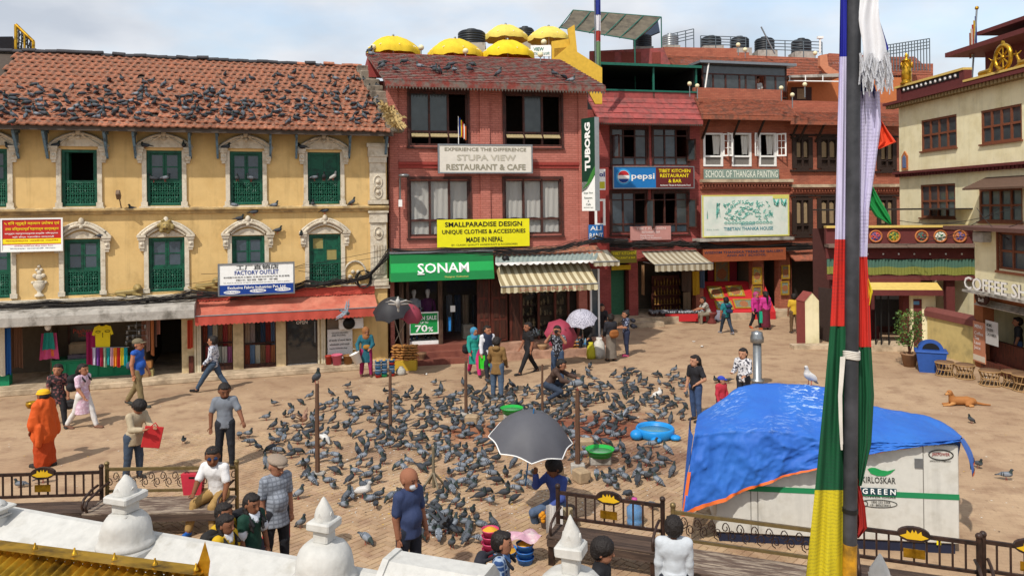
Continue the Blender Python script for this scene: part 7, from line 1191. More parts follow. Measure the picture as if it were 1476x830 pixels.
g=G(915,757);t=thing('water_jar','large clear blue water cooler bottle behind the iron bench','bottle',T(g.x,g.y));MB().lathe([(0,0),(.13,0),(.135,.1),(.12,.13),(.135,.16),(.135,.3),(.05,.38),(.04,.42),(0,.42)],16).build('bottle',mat('blue_jar','#5a8fc0',.1,.1,alpha=.7),t);MB().lathe([(.045,.41),(.045,.46),(0,.46)],10).build('cap',paint('#b84a8a'),t)

# ================================================================ smooth blended figures: distance field + surface nets
V3=lambda*a:np.array(a,float)
def cap(a,b,ra,rb=None,col=None,k=.03,n=None,f=1.):return('c',np.array(a,float),np.array(b,float),ra,ra if rb is None else rb,col,k,None if n is None else np.array(n,float)/np.linalg.norm(n),f)
def cone(*a,**k):return('k',)+cap(*a,**k)[1:]
def ell(c,r,col=None,k=.02,Rm=None):return('e',np.array(c,float),np.array(r,float),Rm,None,col,k,None,1)
def sdf_mesh(prims,vox):
 lo=np.full(3,1e9);hi=np.full(3,-1e9);bx=[]
 for p in prims:
  if p[0]in 'ck':r=max(p[3],p[4])*max(1,p[8]);a=np.minimum(p[1],p[2])-r;c=np.maximum(p[1],p[2])+r
  else:r=p[2].max();a=p[1]-(r if p[3]is not None else p[2]);c=p[1]+(r if p[3]is not None else p[2])
  bx.append((a,c));lo=np.minimum(lo,a);hi=np.maximum(hi,c)
 lo-=2*vox;n=np.ceil((hi-lo)/vox).astype(int)+3;D=np.full(n,1e3,np.float32);I=np.zeros(n,np.int16);B=np.full(n,1e3,np.float32)
 for pi,(p,(a,c))in enumerate(zip(prims,bx)):
  m=p[6]+2.5*vox;i0=np.maximum(((a-m-lo)/vox).astype(int),0);i1=np.minimum(((c+m-lo)/vox).astype(int)+2,n)
  g=np.stack(np.meshgrid(*[lo[q]+vox*np.arange(i0[q],i1[q])for q in range(3)],indexing='ij'),-1).astype(np.float32)
  if p[0]in 'ck':
   A,Bp,ra,rb=p[1],p[2],p[3],p[4];ba=Bp-A;L=ba@ba;q=g-A;tt=(q@ba)/max(L,1e-9);t=np.clip(tt,0,1);v=q-t[...,None]*ba
   if p[7]is not None:s=v@p[7];v=v+(s*(1/p[8]-1))[...,None]*p[7]
   if p[0]=='k':v=q-tt[...,None]*ba;v=v if p[7]is None else v+((v@p[7])*(1/p[8]-1))[...,None]*p[7]
   d=np.sqrt((v*v).sum(-1))-(ra+(rb-ra)*t)
   if p[0]=='k':d=np.maximum(d,(np.abs(tt-.5)-.5)*L**.5)
  else:
   q=g-p[1]
   if p[3]is not None:q=q@p[3]
   k0=np.sqrt(((q/p[2])**2).sum(-1));k1=np.sqrt(((q/p[2]**2)**2).sum(-1))+1e-9;d=k0*(k0-1)/k1
  S=tuple(slice(i0[q],i1[q])for q in range(3));o=D[S];k=max(p[6],1e-4);h=np.maximum(k-np.abs(o-d),0)/k;bt=d<B[S];I[S]=np.where(bt,pi,I[S]);B[S]=np.minimum(B[S],d);D[S]=np.minimum(o,d)-h*h*k*.25
 s=D<0;C=[(i,j,k)for i in(0,1)for j in(0,1)for k in(0,1)];m=np.array(n)-1
 sub=lambda A,c:A[c[0]:c[0]+m[0],c[1]:c[1]+m[1],c[2]:c[2]+m[2]]
 cnt=sum(sub(s,c).astype(np.int8)for c in C);act=(cnt>0)&(cnt<8);idx=np.argwhere(act);vid=np.full(m,-1,int);vid[act]=np.arange(len(idx));acc=np.zeros((len(idx),3));num=np.zeros(len(idx))
 for c in C:
  for ax in range(3):
   if c[ax]:continue
   e=list(c);e[ax]=1;d0=D[idx[:,0]+c[0],idx[:,1]+c[1],idx[:,2]+c[2]];d1=D[idx[:,0]+e[0],idx[:,1]+e[1],idx[:,2]+e[2]];x=(d0<0)!=(d1<0);t=np.where(x,d0/np.where(x,d0-d1,1),0);q=np.tile(np.array(c,float),(len(idx),1));q[:,ax]+=t;acc[x]+=q[x];num[x]+=1
 P_=lo+vox*(idx+acc/num[:,None]);ii=idx+np.round(acc/num[:,None]).astype(int);own=I[ii[:,0],ii[:,1],ii[:,2]];F_=[]
 for ax in range(3):
  a1,a2=(ax+1)%3,(ax+2)%3;sl0=[slice(None)]*3;sl1=[slice(None)]*3;sl0[ax]=slice(0,-1);sl1[ax]=slice(1,None);s0,s1=s[tuple(sl0)],s[tuple(sl1)];ch=np.argwhere(s0!=s1);ch=ch[(ch[:,a1]>0)&(ch[:,a2]>0)]
  fl=s0[ch[:,0],ch[:,1],ch[:,2]];q=[]
  for d1,d2 in((1,1),(0,1),(0,0),(1,0)):w_=ch.copy();w_[:,a1]-=d1;w_[:,a2]-=d2;q.append(vid[w_[:,0],w_[:,1],w_[:,2]])
  q=np.stack(q,1);q[~fl]=q[~fl][:,::-1];F_.append(q[(q>=0).all(1)])
 F_=np.concatenate(F_);return P_,F_,own
class FM:
 def __init__(s):s.P=[];s.F=[];s.C=[];s.n=0
 def add(s,prims,vox,colfn=None):
  P_,F_,own=sdf_mesh(prims,vox);c=np.array([p[5]if p[5]is not None else(.5,.5,.5)for p in prims])[own]
  if colfn is not None:c=colfn(P_,own,c)
  s.P.append(P_);s.F.append(F_+s.n);s.C.append(c);s.n+=len(P_);return s
 def wrinkle(s,amp=.006,sc=9.,skin=None):
  P_,F_,C_=np.concatenate(s.P),np.concatenate(s.F),np.concatenate(s.C);n=np.cross(P_[F_[:,2]]-P_[F_[:,0]],P_[F_[:,3]]-P_[F_[:,1]]);N_=np.zeros_like(P_)
  for k in range(4):np.add.at(N_,F_[:,k],n)
  N_/=np.linalg.norm(N_,axis=1,keepdims=True)+1e-9;cl=np.abs(C_-skin).sum(1)>.02;d=np.zeros(len(P_))
  for i in np.nonzero(cl)[0]:x,y,z=P_[i];a=mnoise.noise(Vector((x*sc,y*sc,z*sc*.45)));d[i]=1-2.2*abs(a)+.5*mnoise.noise(Vector((x*sc*2.6,y*sc*2.6,z*sc*1.5)))
  s.P=[P_+N_*(d*amp*cl)[:,None]];s.F=[F_];s.C=[C_];return s
 def mesh(s,name,m):
  P_,F_,C_=np.concatenate(s.P),np.concatenate(s.F),np.concatenate(s.C);me=bpy.data.meshes.new(name);me.vertices.add(len(P_));me.vertices.foreach_set('co',P_.astype('f').ravel());me.loops.add(F_.size);me.loops.foreach_set('vertex_index',F_.astype('i').ravel());me.polygons.add(len(F_));me.polygons.foreach_set('loop_start',np.arange(0,F_.size,4,dtype='i'));me.polygons.foreach_set('use_smooth',np.ones(len(F_),bool))
  a=me.color_attributes.new('Col','FLOAT_COLOR','POINT');a.data.foreach_set('color',np.concatenate([C_,np.ones((len(C_),1))],1).astype('f').ravel());me.materials.append(m);me.update(calc_edges=True);me.validate();return me
 def tris(s):return np.concatenate(s.P),np.concatenate(s.F),np.concatenate(s.C)
H_=lambda h:np.array(hx(h))
# ---------------------------------------------------------------- people
monk_robe=None
M_body=vmat('person_cloth_and_skin',.8,.35,16);M_hair=mat('black_hair','#201a17',.62,.3,30,bump=.6,bscale=70)
SKIN='#9c6a50';
def rot(axis,a):return np.array(Matrix.Rotation(a,3,axis))
def person(label,px,py,hpx,face,top,bot,shoes='#2a2624',skin=SKIN,hair='short',haircol=None,sleeve=1,legs=((4,6,4),(-4,6,4)),arms=((5,10,12,0),(5,10,12,0)),lean=0,head=(0,0),skirt=None,kurta=0,loose=1.,belly=0,sit=None,h=None,pat=None,patc=None,group=None,vox=.014,depth=None,collar=None,cuffs=None,z0=0.,strap=None,hands=True,base=None,extra=None,twist=0,neck=True,face_dark=None,headtop=None):
 """px,py: where the feet (or seat point) are; face: degrees, 0 towards the viewer, 90 to the picture's right. legs: (hip forward, knee bend, spread); arms: (forward, out, elbow, inward)"""
 if headtop:_r=ray(*headtop);base=Vector((0,0,H))+_r*((h*1.0-H)/_r.z);base=Vector((base.x,base.y,0))
 g=base if base is not None else(G(px,py,z0)if depth is None else at(px,py,depth));s=F/g.y;h=h or hpx/s;h=min(max(h,.9),1.92)
 sk,tp_,bt,sh=H_(skin),H_(top),H_(bot),H_(shoes);fwd=V3(0,-1,0);X=V3(1,0,0);Zu=V3(0,0,1);le=R(lean);up=V3(0,-math.sin(le),math.cos(le));fw=V3(0,-math.cos(le),-math.sin(le))
 def dr(a,out=0,sgn=1):a=R(a);o=R(out);return V3(sgn*math.sin(o),-math.sin(a)*math.cos(o),-math.cos(a)*math.cos(o))
 pel=V3(0,0,0);pr=[];lp=loose;feet=[];LP=[];hw=.088*h*.95
 th,shk=.245*h,.245*h
 for sg,(a,kn,sp)in zip((1,-1),legs):
  hip=pel+X*sg*hw*.62;kne=hip+dr(a,sp,sg)*th;ank=kne+dr(a-kn,sp*.5,sg)*shk;fd=dr(a-kn,0);ft=np.array([0,-1.,0]);pit=max(0,kn-a-20)if kn>40 and sit is None else max(0,(kn-a)*.55 if a<0 else 0);ft=V3(0,-math.cos(R(pit)),-math.sin(R(pit)));LP.append((hip,kne,ank,ft));feet.append(min(ank[2]-.045*h*.9,(ank+ft*.1*h)[2]-.02*h))
 dz=-min(feet)if sit is None else sit;pel=pel+Zu*dz
 wa=pel+up*.1*h;ch=pel+up*.23*h;nb=pel+up*.305*h;hc=nb+up*.085*h*(1 if neck else .8)+fwd*.01*h
 tw=rot('Z',R(twist));
 for(hip,kne,ank,ft)in LP:
  hip,kne,ank=hip+Zu*dz,kne+Zu*dz,ank+Zu*dz
  if skirt is None or skirt[1]<.45:
   pr+=[cap(hip,kne,.062*h*lp,.042*h*lp,bt,.03),cap(kne,ank+(kne-ank)*.08,.041*h*lp,.033*h*lp,bt,.02)]
  else:pr+=[cap(hip,kne,.055*h,.04*h,bt,.03),cap(kne,ank,.036*h,.024*h,sk,.02)]
  pr+=[cap(ank,ank+ft*.01-Zu*.012*h,.024*h,.024*h,sk,.01),cap(ank-Zu*.022*h-ft*.015*h,ank+ft*.105*h-Zu*.026*h,.024*h,.021*h,sh,.015,X,1.0)]
 fl=.68
 pr+=[cap(pel-X*.03*h,pel+X*.03*h,.072*h,None,bt if kurta==0 else tp_,.05,fw,.85),cap(pel+up*.065*h,wa,.083*h*(1+belly*.5),.08*h*(1+belly),tp_,.04,fw,fl+.1+belly),cap(wa,ch,.081*h*(1+belly),.093*h,tp_,.05,fw,fl+belly*.5),cap(ch-X*.055*h,ch+X*.055*h,.07*h,None,tp_,.06,fw,.85),cap(nb-X*.085*h-up*.022*h,nb+X*.085*h-up*.022*h,.038*h,None,tp_,.05,fw,1.0)]
 if belly:pr.append(ell(wa+fw*.045*h,(.08*h,.07*h,.09*h),tp_,.05))
 if kurta:
  hem=pel-Zu*(kurta+.03)*h;pr+=[cone(pel+up*.06*h,hem,.092*h*lp**.5,.108*h*(1+.3*kurta),tp_,.012,V3(0,1,0),.84)]
 else:pr+=[cone(pel+up*.08*h,pel-up*.045*h,.085*h*(1+belly*.7),.09*h*(1+belly*.7),tp_,.012,fw,.8+belly)]
 if skirt:hem=pel*V3(1,1,0)+Zu*(pel[2]-skirt[1]*h);sc=H_(skirt[0]);pr+=[cone(pel,hem,.09*h,skirt[2]*h,sc,.03,V3(0,1,0),.85)]
 HD=[]
 for sg,ar in zip((1,-1),arms):
  a,o,e,i=ar[:4];shd=nb+X*sg*.104*h-up*.025*h;shd=nb+tw@(shd-nb);u_=dr(a+lean*.0,o,sg);elb=shd+u_*.165*h;fd=dr(a+e,-i,sg);wr=elb+fd*.145*h;cs=tp_
  pr.append(ell(shd,(.038*h,.04*h,.04*h),tp_ if sleeve>=0 else sk,.03))
  if sleeve<=0:pr+=[cap(shd,elb,.032*h,.028*h,sk if sleeve<1 else cs,.02),cap(elb,wr,.027*h,.02*h,sk,.015)]
  elif sleeve==1:pr+=[cap(shd,shd+(elb-shd)*.72,.039*h,.038*h,cs,.02),cap(shd,elb,.03*h,.027*h,sk,.01),cap(elb,wr,.027*h,.02*h,sk,.015)]
  else:pr+=[cap(shd,elb,.037*h*lp**.5,.034*h*lp**.5,cs,.02),cap(elb,wr-fd*.01*h,.036*h*lp**.5,.028*h,cs,.02),cap(wr-fd*.02*h,wr,.019*h,.018*h,sk,.005)]
  if cuffs and sleeve==1:q=shd+(elb-shd)*.74;pr.append(cap(q-u_*.005*h,q+u_*.008*h,.044*h,None,H_(cuffs),.004))
  HD.append((wr,fd,sg))
 if collar:pr+=[cap(nb-X*.03*h+fw*.03*h,nb+fw*.065*h-up*.05*h,.018*h,.012*h,H_(collar),.008),cap(nb+X*.03*h+fw*.03*h,nb+fw*.065*h-up*.05*h,.018*h,.012*h,H_(collar),.008)]
 pr+=[cap(nb-up*.03*h,hc-up*.04*h,.033*h,.031*h,sk,.012)]
 if extra:pr+=extra(dict(pel=pel,wa=wa,ch=ch,nb=nb,hc=hc,h=h,up=up,fw=fw,HD=HD,LP=LP,dz=dz))
 fm=FM();seed=(px*13+py)%97
 def colfn(P_,own,c):
  if pat is None:return c
  msk=np.abs(c-tp_).sum(1)<1e-6;q=P_[msk];pc=H_(patc or '#111111')
  if pat=='plaid':w_=(((q[:,0]%.06)<.018)|((q[:,2]%.06)<.018)).astype(float)*.7
  elif pat=='stripe':w_=((q[:,2]%.07)<.028).astype(float)
  else:w_=np.array([1. if mnoise.noise(Vector((x*22+seed,y*22,z*22)))>.12 else 0. for x,y,z in q])
  c=c.copy();c[msk]=c[msk]*(1-w_[:,None])+pc*w_[:,None];return c
 fm.add(pr,vox,colfn).wrinkle(.007 if extra is not monk_robe else .02,8. if extra is not monk_robe else 6,sk)
 # head with a face
 yw,pt=R(head[0]),R(head[1]);Rh=rot('Z',yw)@rot('X',pt);r=.068*h
 def hp(x,y,z):return hc+Rh@V3(x*r,y*r,z*r)
 dk=H_('#1a1210');lip=sk*V3(.8,.5,.5);Rt=Rh
 hd=[ell(hp(0,.05,.25),(r*.98,r*1.12,r*1.1),sk,.02,Rt),ell(hp(0,-.3,-.55),(r*.72,r*.72,r*.72),sk,.03,Rt),cap(hp(0,-1.02,.1),hp(0,-1.2,-.3),r*.1,r*.17,sk,.015),cap(hp(-.3,-.9,-.66),hp(.3,-.9,-.66),r*.1,None,lip,.004)]
 for e in(-1,1):hd+=[ell(hp(e*.4,-.93,.12),(r*.14,r*.08,r*.07),dk,.003,Rt),cap(hp(e*.2,-1.0,.36),hp(e*.58,-.92,.38),r*.045,None,dk,.003),ell(hp(e*.97,.05,.0),(r*.12,r*.22,r*.32),sk,.01,Rt)]
 if face_dark=='glasses':hd+=[ell(hp(e*.42,-1.0,.13),(r*.32,r*.1,r*.22),H_('#20365a'),.003,Rt)for e in(-1,1)]
 if face_dark=='mask':hd+=[ell(hp(0,-.75,-.5),(r*.6,r*.45,r*.42),H_('#b8bcc0'),.003,Rt)]
 if face_dark=='beard':hd+=[ell(hp(0,-.4,-.85),(r*.68,r*.65,r*.45),dk,.01,Rt)]
 fm.add(hd,max(vox*.55,.0075))
 if hands:
  for wr,fd,sg in HD:
   sd=np.cross(fd,V3(0,0,1));sd=sd/(np.linalg.norm(sd)+1e-6)if np.linalg.norm(sd)>.2 else V3(0,1,0);nn=np.cross(sd,fd);q=h/1.7;pc=wr+fd*.05*q;sd=sd*(1 if(sd@V3(0,-1,0))>=0 else-1);HH=[cap(wr-fd*.03,wr,.019*h/1.7*1.6,.026*q,sk,.01),cap(wr+fd*.02*q,pc+fd*.035*q,.026*q,.036*q,sk,.015,nn,.55)]
   for k in range(4):o=(k-1.5)*.019*q;L=(.066,.078,.074,.056)[k]*q;b0=pc+fd*.035*q+sd*(-o);b1=b0+(fd*.9+nn*(-.25*sg))*L*.5;b2=b1+(fd*.75-nn*.6*sg)*L*.5;HH+=[cap(b0,b1,.0095*q,.009*q,sk,.004),cap(b1,b2,.009*q,.0075*q,sk,.004)]
   t0=wr+fd*.025*q+sd*.022*q;t1=t0+(fd*.6+sd*.75)*.04*q;HH+=[cap(t0,t1,.013*q,.011*q,sk,.008),cap(t1,t1+(fd*.95+sd*.25)*.035*q,.011*q,.009*q,sk,.005)];fm.add(HH,.0075)
 t=thing('person',label,'person',T(g.x,g.y,g.z if(depth is not None or z0)else 0,R(face)),group);link('body',fm.mesh('body',M_body),t)
 hcol=H_(haircol or '#141112');hm=M_hair if haircol is None else mat('hair_'+haircol,haircol,.6,.2,30,bump=.3,bscale=60);HR=[]
 if hair in('short','long','pony','bun','plait','shaggy'):HR+=[ell(hp(0,.26,.4),(r*1.03,r*1.02,r*1.04),hcol,.02,Rt),ell(hp(0,.45,-.1),(r*1.0,r*.8,r*.75),hcol,.03,Rt),ell(hp(0,-.55,.95),(r*.75,r*.42,r*.28),hcol,.03,Rt)]
 if hair=='shaggy':HR+=[ell(hp(0,-.1,.55),(r*1.16,r*1.16,r*1.05),hcol,.02,Rt),ell(hp(0,-.75,.6),(r*.8,r*.4,r*.4),hcol,.02,Rt)]
 if hair=='long':HR+=[cap(hp(0,.75,0),nb-fw*.075*h-up*.02*h,r*.85,r*.75,hcol,.03),cap(nb-fw*.075*h-up*.02*h,ch-fw*.085*h-up*.12*h,r*.75,r*.35,hcol,.03)]
 if hair=='pony':HR+=[cap(hp(0,1.1,.3),hp(0,1.45,-.4),r*.4,r*.45,hcol,.02),cap(hp(0,1.45,-.4),nb-fw*.09*h-up*.14*h,r*.42,r*.15,hcol,.02)]
 if hair=='bun':HR+=[ell(hp(0,.75,1.15),(r*.5,r*.5,r*.45),hcol,.02,Rt)]
 if hair=='plait':
  for e in(-1,1):HR+=[cap(hp(e*.85,.3,-.4),nb+X*e*.07*h+fw*.05*h-up*.06*h,r*.3,r*.24,hcol,.01),cap(nb+X*e*.07*h+fw*.05*h-up*.06*h,ch+X*e*.06*h+fw*.085*h-up*.06*h,r*.24,r*.14,hcol,.01)]
 if HR:link('hair',FM().add(HR,max(vox*.7,.009)).wrinkle(.007,30.,sk).mesh('hair',hm),t)
 if hair in('cap','flatcap','hat','scarf','hijab'):
  hc_=H_(haircol or '#444444');m_=mat('headwear_'+(haircol or 'x'),haircol or '#444444',.85,.15,20)
  if hair=='cap':q=[ell(hp(0,.08,.62),(r*1.08,r*1.16,r*.8),hc_,.01,Rt),cap(hp(-.35,-1.2,.5),hp(.35,-1.2,.5),r*.5,None,hc_,.02,Rh@V3(0,0,1),.18)]
  elif hair=='flatcap':q=[ell(hp(0,-.05,.8),(r*1.2,r*1.35,r*.55),hc_,.02,Rt),cap(hp(-.4,-1.15,.55),hp(.4,-1.15,.55),r*.4,None,hc_,.02,Rh@V3(0,0,1),.25)]
  elif hair=='hat':q=[ell(hp(0,.1,.85),(r*1.05,r*1.15,r*.6),hc_,.01,Rt),ell(hp(0,.05,.6),(r*1.22,r*1.3,r*.22),hc_,.01,Rt)]
  else:q=[ell(hp(0,.18,.3),(r*1.14,r*1.2,r*1.2),hc_,.02,Rt),cap(hp(0,.2,-.4),nb-up*.02*h,r*.9,r*1.25,hc_,.03)]
  link('cap' if 'cap' in hair else 'headscarf' if hair in('scarf','hijab')else 'hat',FM().add(q,max(vox*.7,.009)).mesh('hat',m_),t)
  if hair in('cap','flatcap','hat'):link('hair',FM().add([ell(hp(0,.3,.05),(r*1.04,r*.95,r*.8),dk,.02,Rt)],.012).mesh('hair',M_hair if hair!='flatcap' else mat('grey_hair','#6a6662',.7)),t)
 W=lambda p:t.matrix_world@Vector(p)
 return t,dict(pel=pel,wa=wa,ch=ch,nb=nb,hc=hc,h=h,up=up,fw=fw,HD=HD,W=W,M=T(g.x,g.y,g.z if(depth is not None or z0)else 0,R(face)))
def figure(name,label,cat,prims,vox,M,m=M_body,group=None):return link(name,FM().add(prims,vox).mesh(name,m),None,M,label,cat,group)

# ================================================================ people
WALK=((24,6,2),(-20,16,2));WALK2=((-20,16,2),(24,6,2));STAND=((3,5,4),(-3,5,4))
def bag(name,label,cat,info,p,size,col,rz=0,m=None,strap=None):
 M=info['M']@Matrix.Translation(Vector(p))@Matrix.Rotation(rz,4,'Z');w_,d_,h_=size;o=figure(name,label,cat,[ell((0,0,-h_*.1),(w_/2,d_/2,h_*.48),H_(col),.02),cap((-w_*.25,0,h_*.12),(w_*.25,0,h_*.12),d_*.45,None,H_(col),.04),cap((-w_*.25,0,-h_*.25),(w_*.25,0,-h_*.25),d_*.5,None,H_(col),.04)],.014,M);return o
def strap_(info,a,c,col,label=None):pass
def backpack(info,label,col,sc=1.):
 p=info['ch']-info['fw']*.16*info['h']-info['up']*.06;M=info['M'];h=.46*sc;c=H_(col);pr=[cap(p-V3(.08,0,.1),p+V3(.08,0,-.1),.1*sc,None,c,.04),cap(p-V3(.07,0,-.1),p+V3(.07,0,.1),.09*sc,None,c,.06),cap(p+V3(-.05,.1,-.12),p+V3(.05,.1,-.12),.05,None,c*.8,.02)]
 for e in(-1,1):q=info['nb']+V3(e*.09,0,0)-info['up']*.02;pr+=[cap(p+V3(e*.09,-.05,.12),q+info['up']*.055,.022,None,c*.7,.01),cap(q+info['up']*.055,info['ch']+V3(e*.1,0,0)+info['fw']*.1*info['h'],.022,None,c*.7,.01)]
 return figure('backpack',label,'backpack',pr,.014,M)
# -- left side
def monk_robe(d):
 h,nb,pel,up,fw=d['h'],d['nb'],d['pel'],d['up'],d['fw'];o=H_('#c2501a');o2=H_('#a83c12');z=V3(0,0,1)
 return[cap(nb-up*.03*h,pel-z*.1*h,.115*h,.15*h,o,.05,V3(0,1,0),.85),cap(pel,V3(0,0,.1*h),.125*h,.125*h,o2,.03,V3(0,1,0),.8),cap(nb+V3(-.1,0,-.03)*h,pel+V3(-.15,.03,-.08)*h,.05*h,.06*h,o,.05),cap(nb+V3(.1,0,-.03)*h,pel+V3(.13,-.02,.05)*h,.05*h,.07*h,o,.05),cap(pel+V3(.13,.05,.02)*h,pel+V3(.14,.06,-.2)*h,.045*h,.03*h,o,.03),cap(pel+V3(-.13,-.05,.1)*h,pel+V3(-.1,-.09,-.12)*h,.03*h,.02*h,o2,.02),cap(pel+V3(.02,-.12,.15)*h,pel+V3(.05,-.13,-.15)*h,.03*h,.02*h,o2,.02)]
mk=person('monk in orange robes and yellow hat carrying a gold bowl',64,672,105,-105,'#c2501a','#a83c12',skin='#74492f',hair='hat',haircol='#d8a41c',sleeve=2,arms=((10,8,10,0),(35,8,75,10)),legs=((8,6,2),(-6,8,2)),h=1.6,extra=monk_robe,loose=1.15)
wr,fd,sg=mk[1]['HD'][1];p=mk[1]['W'](wr+fd*.1+V3(0,0,.02));b=MB();b.lathe([(0,-.06),(.09,-.04),(.125,.03),(.12,.08),(.11,.085),(.1,.02),(0,-.03)],18);b.build('alms_bowl',M_gold,None,Matrix.Translation(p),label='gold alms bowl held out by the monk',cat='bowl')
w1=person('woman with long dark hair in a black patterned top behind the monk',84,614,88,40,'#2a2426','#1c1a1c',hair='long',sleeve=1,pat='floral',patc='#7a4a48',legs=WALK,head=(-25,0),h=1.58,kurta=.1)
bag('handbag','small black and white bag carried by the long haired woman','bag',w1[1],w1[1]['HD'][0][0]+V3(.03,0,-.2),(.26,.1,.28),'#3a3838')
w2=person('woman in a pale pink kurta and white trousers walking right',120,617,93,78,'#c4a4b4','#c8c4c0',shoes='#6a4a3a',hair='pony',sleeve=1,pat='floral',patc='#d4c0cc',legs=WALK,arms=((-10,8,20,0),(12,8,30,0)),kurta=.24,h=1.62);backpack(w2[1],'large black backpack on the woman in the pale pink kurta','#1c1b1e',1.15)
def camo(P_,own,c):return c
m1=person('man in a blue sleeveless shirt and camouflage trousers',199,586,102,88,'#2450a0','#7a6a4a',shoes='#3a3c38',skin='#a87052',hair='cap',haircol='#6a604c',sleeve=0,legs=((-14,20,2),(14,4,2)),arms=((8,6,22,0),(-8,8,16,0)),belly=.12,h=1.86)
bag('waist_bag','small grey camera bag at the back of the man in blue','bag',m1[1],m1[1]['wa']+V3(-.02,.2,.0),(.2,.14,.2),'#3a4a5a')
m2=person('young man in a white patterned shirt and rolled jeans striding left',308,564,82,-88,'#c4c6cc','#3a4a5c',shoes='#1c1a1a',hair='short',sleeve=2,pat='floral',patc='#5a6074',legs=((34,4,2),(-24,10,2)),arms=((5,8,40,5),(-8,8,30,0)),h=1.7)
m3=person('young man in a beige blazer bowing his head over a red bag',193,690,100,62,'#a8987e','#3a4656',hair='shaggy',sleeve=2,legs=STAND,arms=((28,6,65,20),(26,6,68,20)),lean=14,head=(0,42),h=1.6,loose=1.1,kurta=.06)
wr,fd,_=m3[1]['HD'][0];c=m3[1]['W'](wr+V3(-.05,-.04,-.17));b=MB();b.box(-.17,.17,-.015,.015,-.22,.2,b=.01);b.tube([(-.06,0,.2),(0,0,.27),(.06,0,.2)],.012,5);b.build('red_folder',mat('red_bag_cloth','#b82a2c',.7,.1),None,Matrix.Translation(c)@Matrix.Rotation(R(24),4,'Z')@Matrix.Rotation(R(12),4,'Y'),label='flat red bag held by the young man in the beige blazer',cat='bag')
m4=person('bearded man in a grey t-shirt with both hands held out over the birds',325,673,114,15,'#6f747c','#22242a',hair='short',sleeve=1,skin='#744a34',legs=STAND,arms=((20,24,30,-18),(5,18,8,0)),head=(15,18),h=1.72,face_dark='beard')
# seated man on the scroll bench
A_,B_=G(154,674,.92),G(341,671,.92);sb=G(318,715,.44)
m5=person('young man in a white t-shirt and khaki trousers sitting on the scroll bench',0,0,0,-10,'#cfcdcc','#9a7a48',shoes='#1c5aa8',hair='short',sleeve=1,legs=((80,72,8),(84,66,12)),arms=((15,16,30,-10),(30,12,40,18)),lean=12,head=(30,8),sit=.54,h=1.72,base=Vector((sb.x,sb.y-.1,0)),face_dark='glasses',skin='#74492f')
b=MB();b.add([(-.15,-.06,0),(.15,-.06,0),(.15,.06,0),(-.15,.06,0),(-.19,-.07,.36),(.19,-.07,.36),(.19,.07,.36),(-.19,.07,.36)],[(3,2,1,0),(4,5,6,7),(0,1,5,4),(1,2,6,5),(2,3,7,6),(3,0,4,7)]);b.box(-.05,.05,-.075,-.068,.29,.32,1);q=G(279,712,.44);b.build('shopping_bag',[mat('red_plastic_bag','#b83040',.45,.1,4),M_blk],None,T(q.x,q.y,.445),label='upright red shopping bag standing on the scroll bench',cat='bag')
# near group at the parapet
gp_='schoolgirls by the parapet'
s1=person('schoolgirl in glasses with a yellow and black vest nearest the wall',322,836,0,70,'#c09a1c','#2a2a34',headtop=(324,738),hair='plait',sleeve=1,h=1.42,legs=WALK,collar='#d0d0d4',head=(5,5),group=gp_,skin='#80543c',pat='stripe2' if False else None);backpack(s1[1],'black backpack of the schoolgirl nearest the wall','#22201f')
s2=person('schoolgirl in a yellow vest half hidden behind her friend',316,812,0,70,'#b8931c','#2a2a34',headtop=(322,722),hair='plait',sleeve=1,h=1.45,legs=WALK2,collar='#d0d0d4',group=gp_,skin='#80543c')
s3=person('schoolgirl in a dark green jumper with white collar and plaits',360,826,0,62,'#14382c','#2a2a34',headtop=(362,708),hair='plait',sleeve=1,h=1.5,legs=WALK,collar='#d0d4dc',cuffs='#c8c8cc',head=(-5,8),group=gp_,skin='#80543c');backpack(s3[1],'black backpack of the girl in the green jumper','#1f1f22')
def pstripe(d):
 h=d['h'];q=[]
 for(hip,kne,ank,ft),sg in zip(d['LP'],(1,-1)):z=V3(0,0,d['dz']);q+=[cap(hip+z+V3(sg*.05*h,0,0),kne+z+V3(sg*.04*h,0,0),.02*h,.014*h,H_('#a82a2c'),.002)]
 return q
m6=person('older man in a flat cap and checked grey shirt with red striped trousers',394,808,0,48,'#8a8f98','#1f1f24',headtop=(397,657),hair='flatcap',haircol='#8a7a6a',sleeve=1,pat='plaid',patc='#5c6068',h=1.72,legs=STAND,belly=.12,head=(10,15),kurta=.08,extra=pstripe,vox=.012,arms=((0,8,12,0),(-6,8,18,0)))
m7=person('bald man in a navy t-shirt and face mask standing by the parapet',583,806,0,52,'#2f3a5a','#1f2430',headtop=(588,676),hair='none',sleeve=1,h=1.74,legs=STAND,belly=.16,face_dark='mask',head=(5,10),vox=.012,skin='#8a5a42',arms=((6,8,14,0),(-4,8,14,0)))
m8=person('boy in a blue plaid shirt with swept back hair at the parapet',716,898,0,82,'#24406e','#22242c',headtop=(722,768),hair='short',haircol='#1c1512',sleeve=1,pat='plaid',patc='#a8b8c8',h=1.5,legs=STAND,vox=.012,collar='#3a5a86');backpack(m8[1],'dark backpack of the boy in blue plaid','#26262e',.8)
m9=person('black haired youth in a dark shirt passing below the iron bench',868,908,0,75,'#1c1b1e','#1c1b1e',headtop=(866,772),hair='shaggy',sleeve=1,h=1.55,legs=WALK,vox=.012)
A2=G(970,800,0);m10=person('man in a white shirt seen from behind at the bench end',969,872,0,172,'#b8bcc0','#2a2c34',headtop=(971,746),arms=((2,4,10,0),(2,4,10,0)),hair='short',sleeve=2,h=1.54,legs=STAND,vox=.012,loose=1.0,kurta=.05,skin='#74492f')
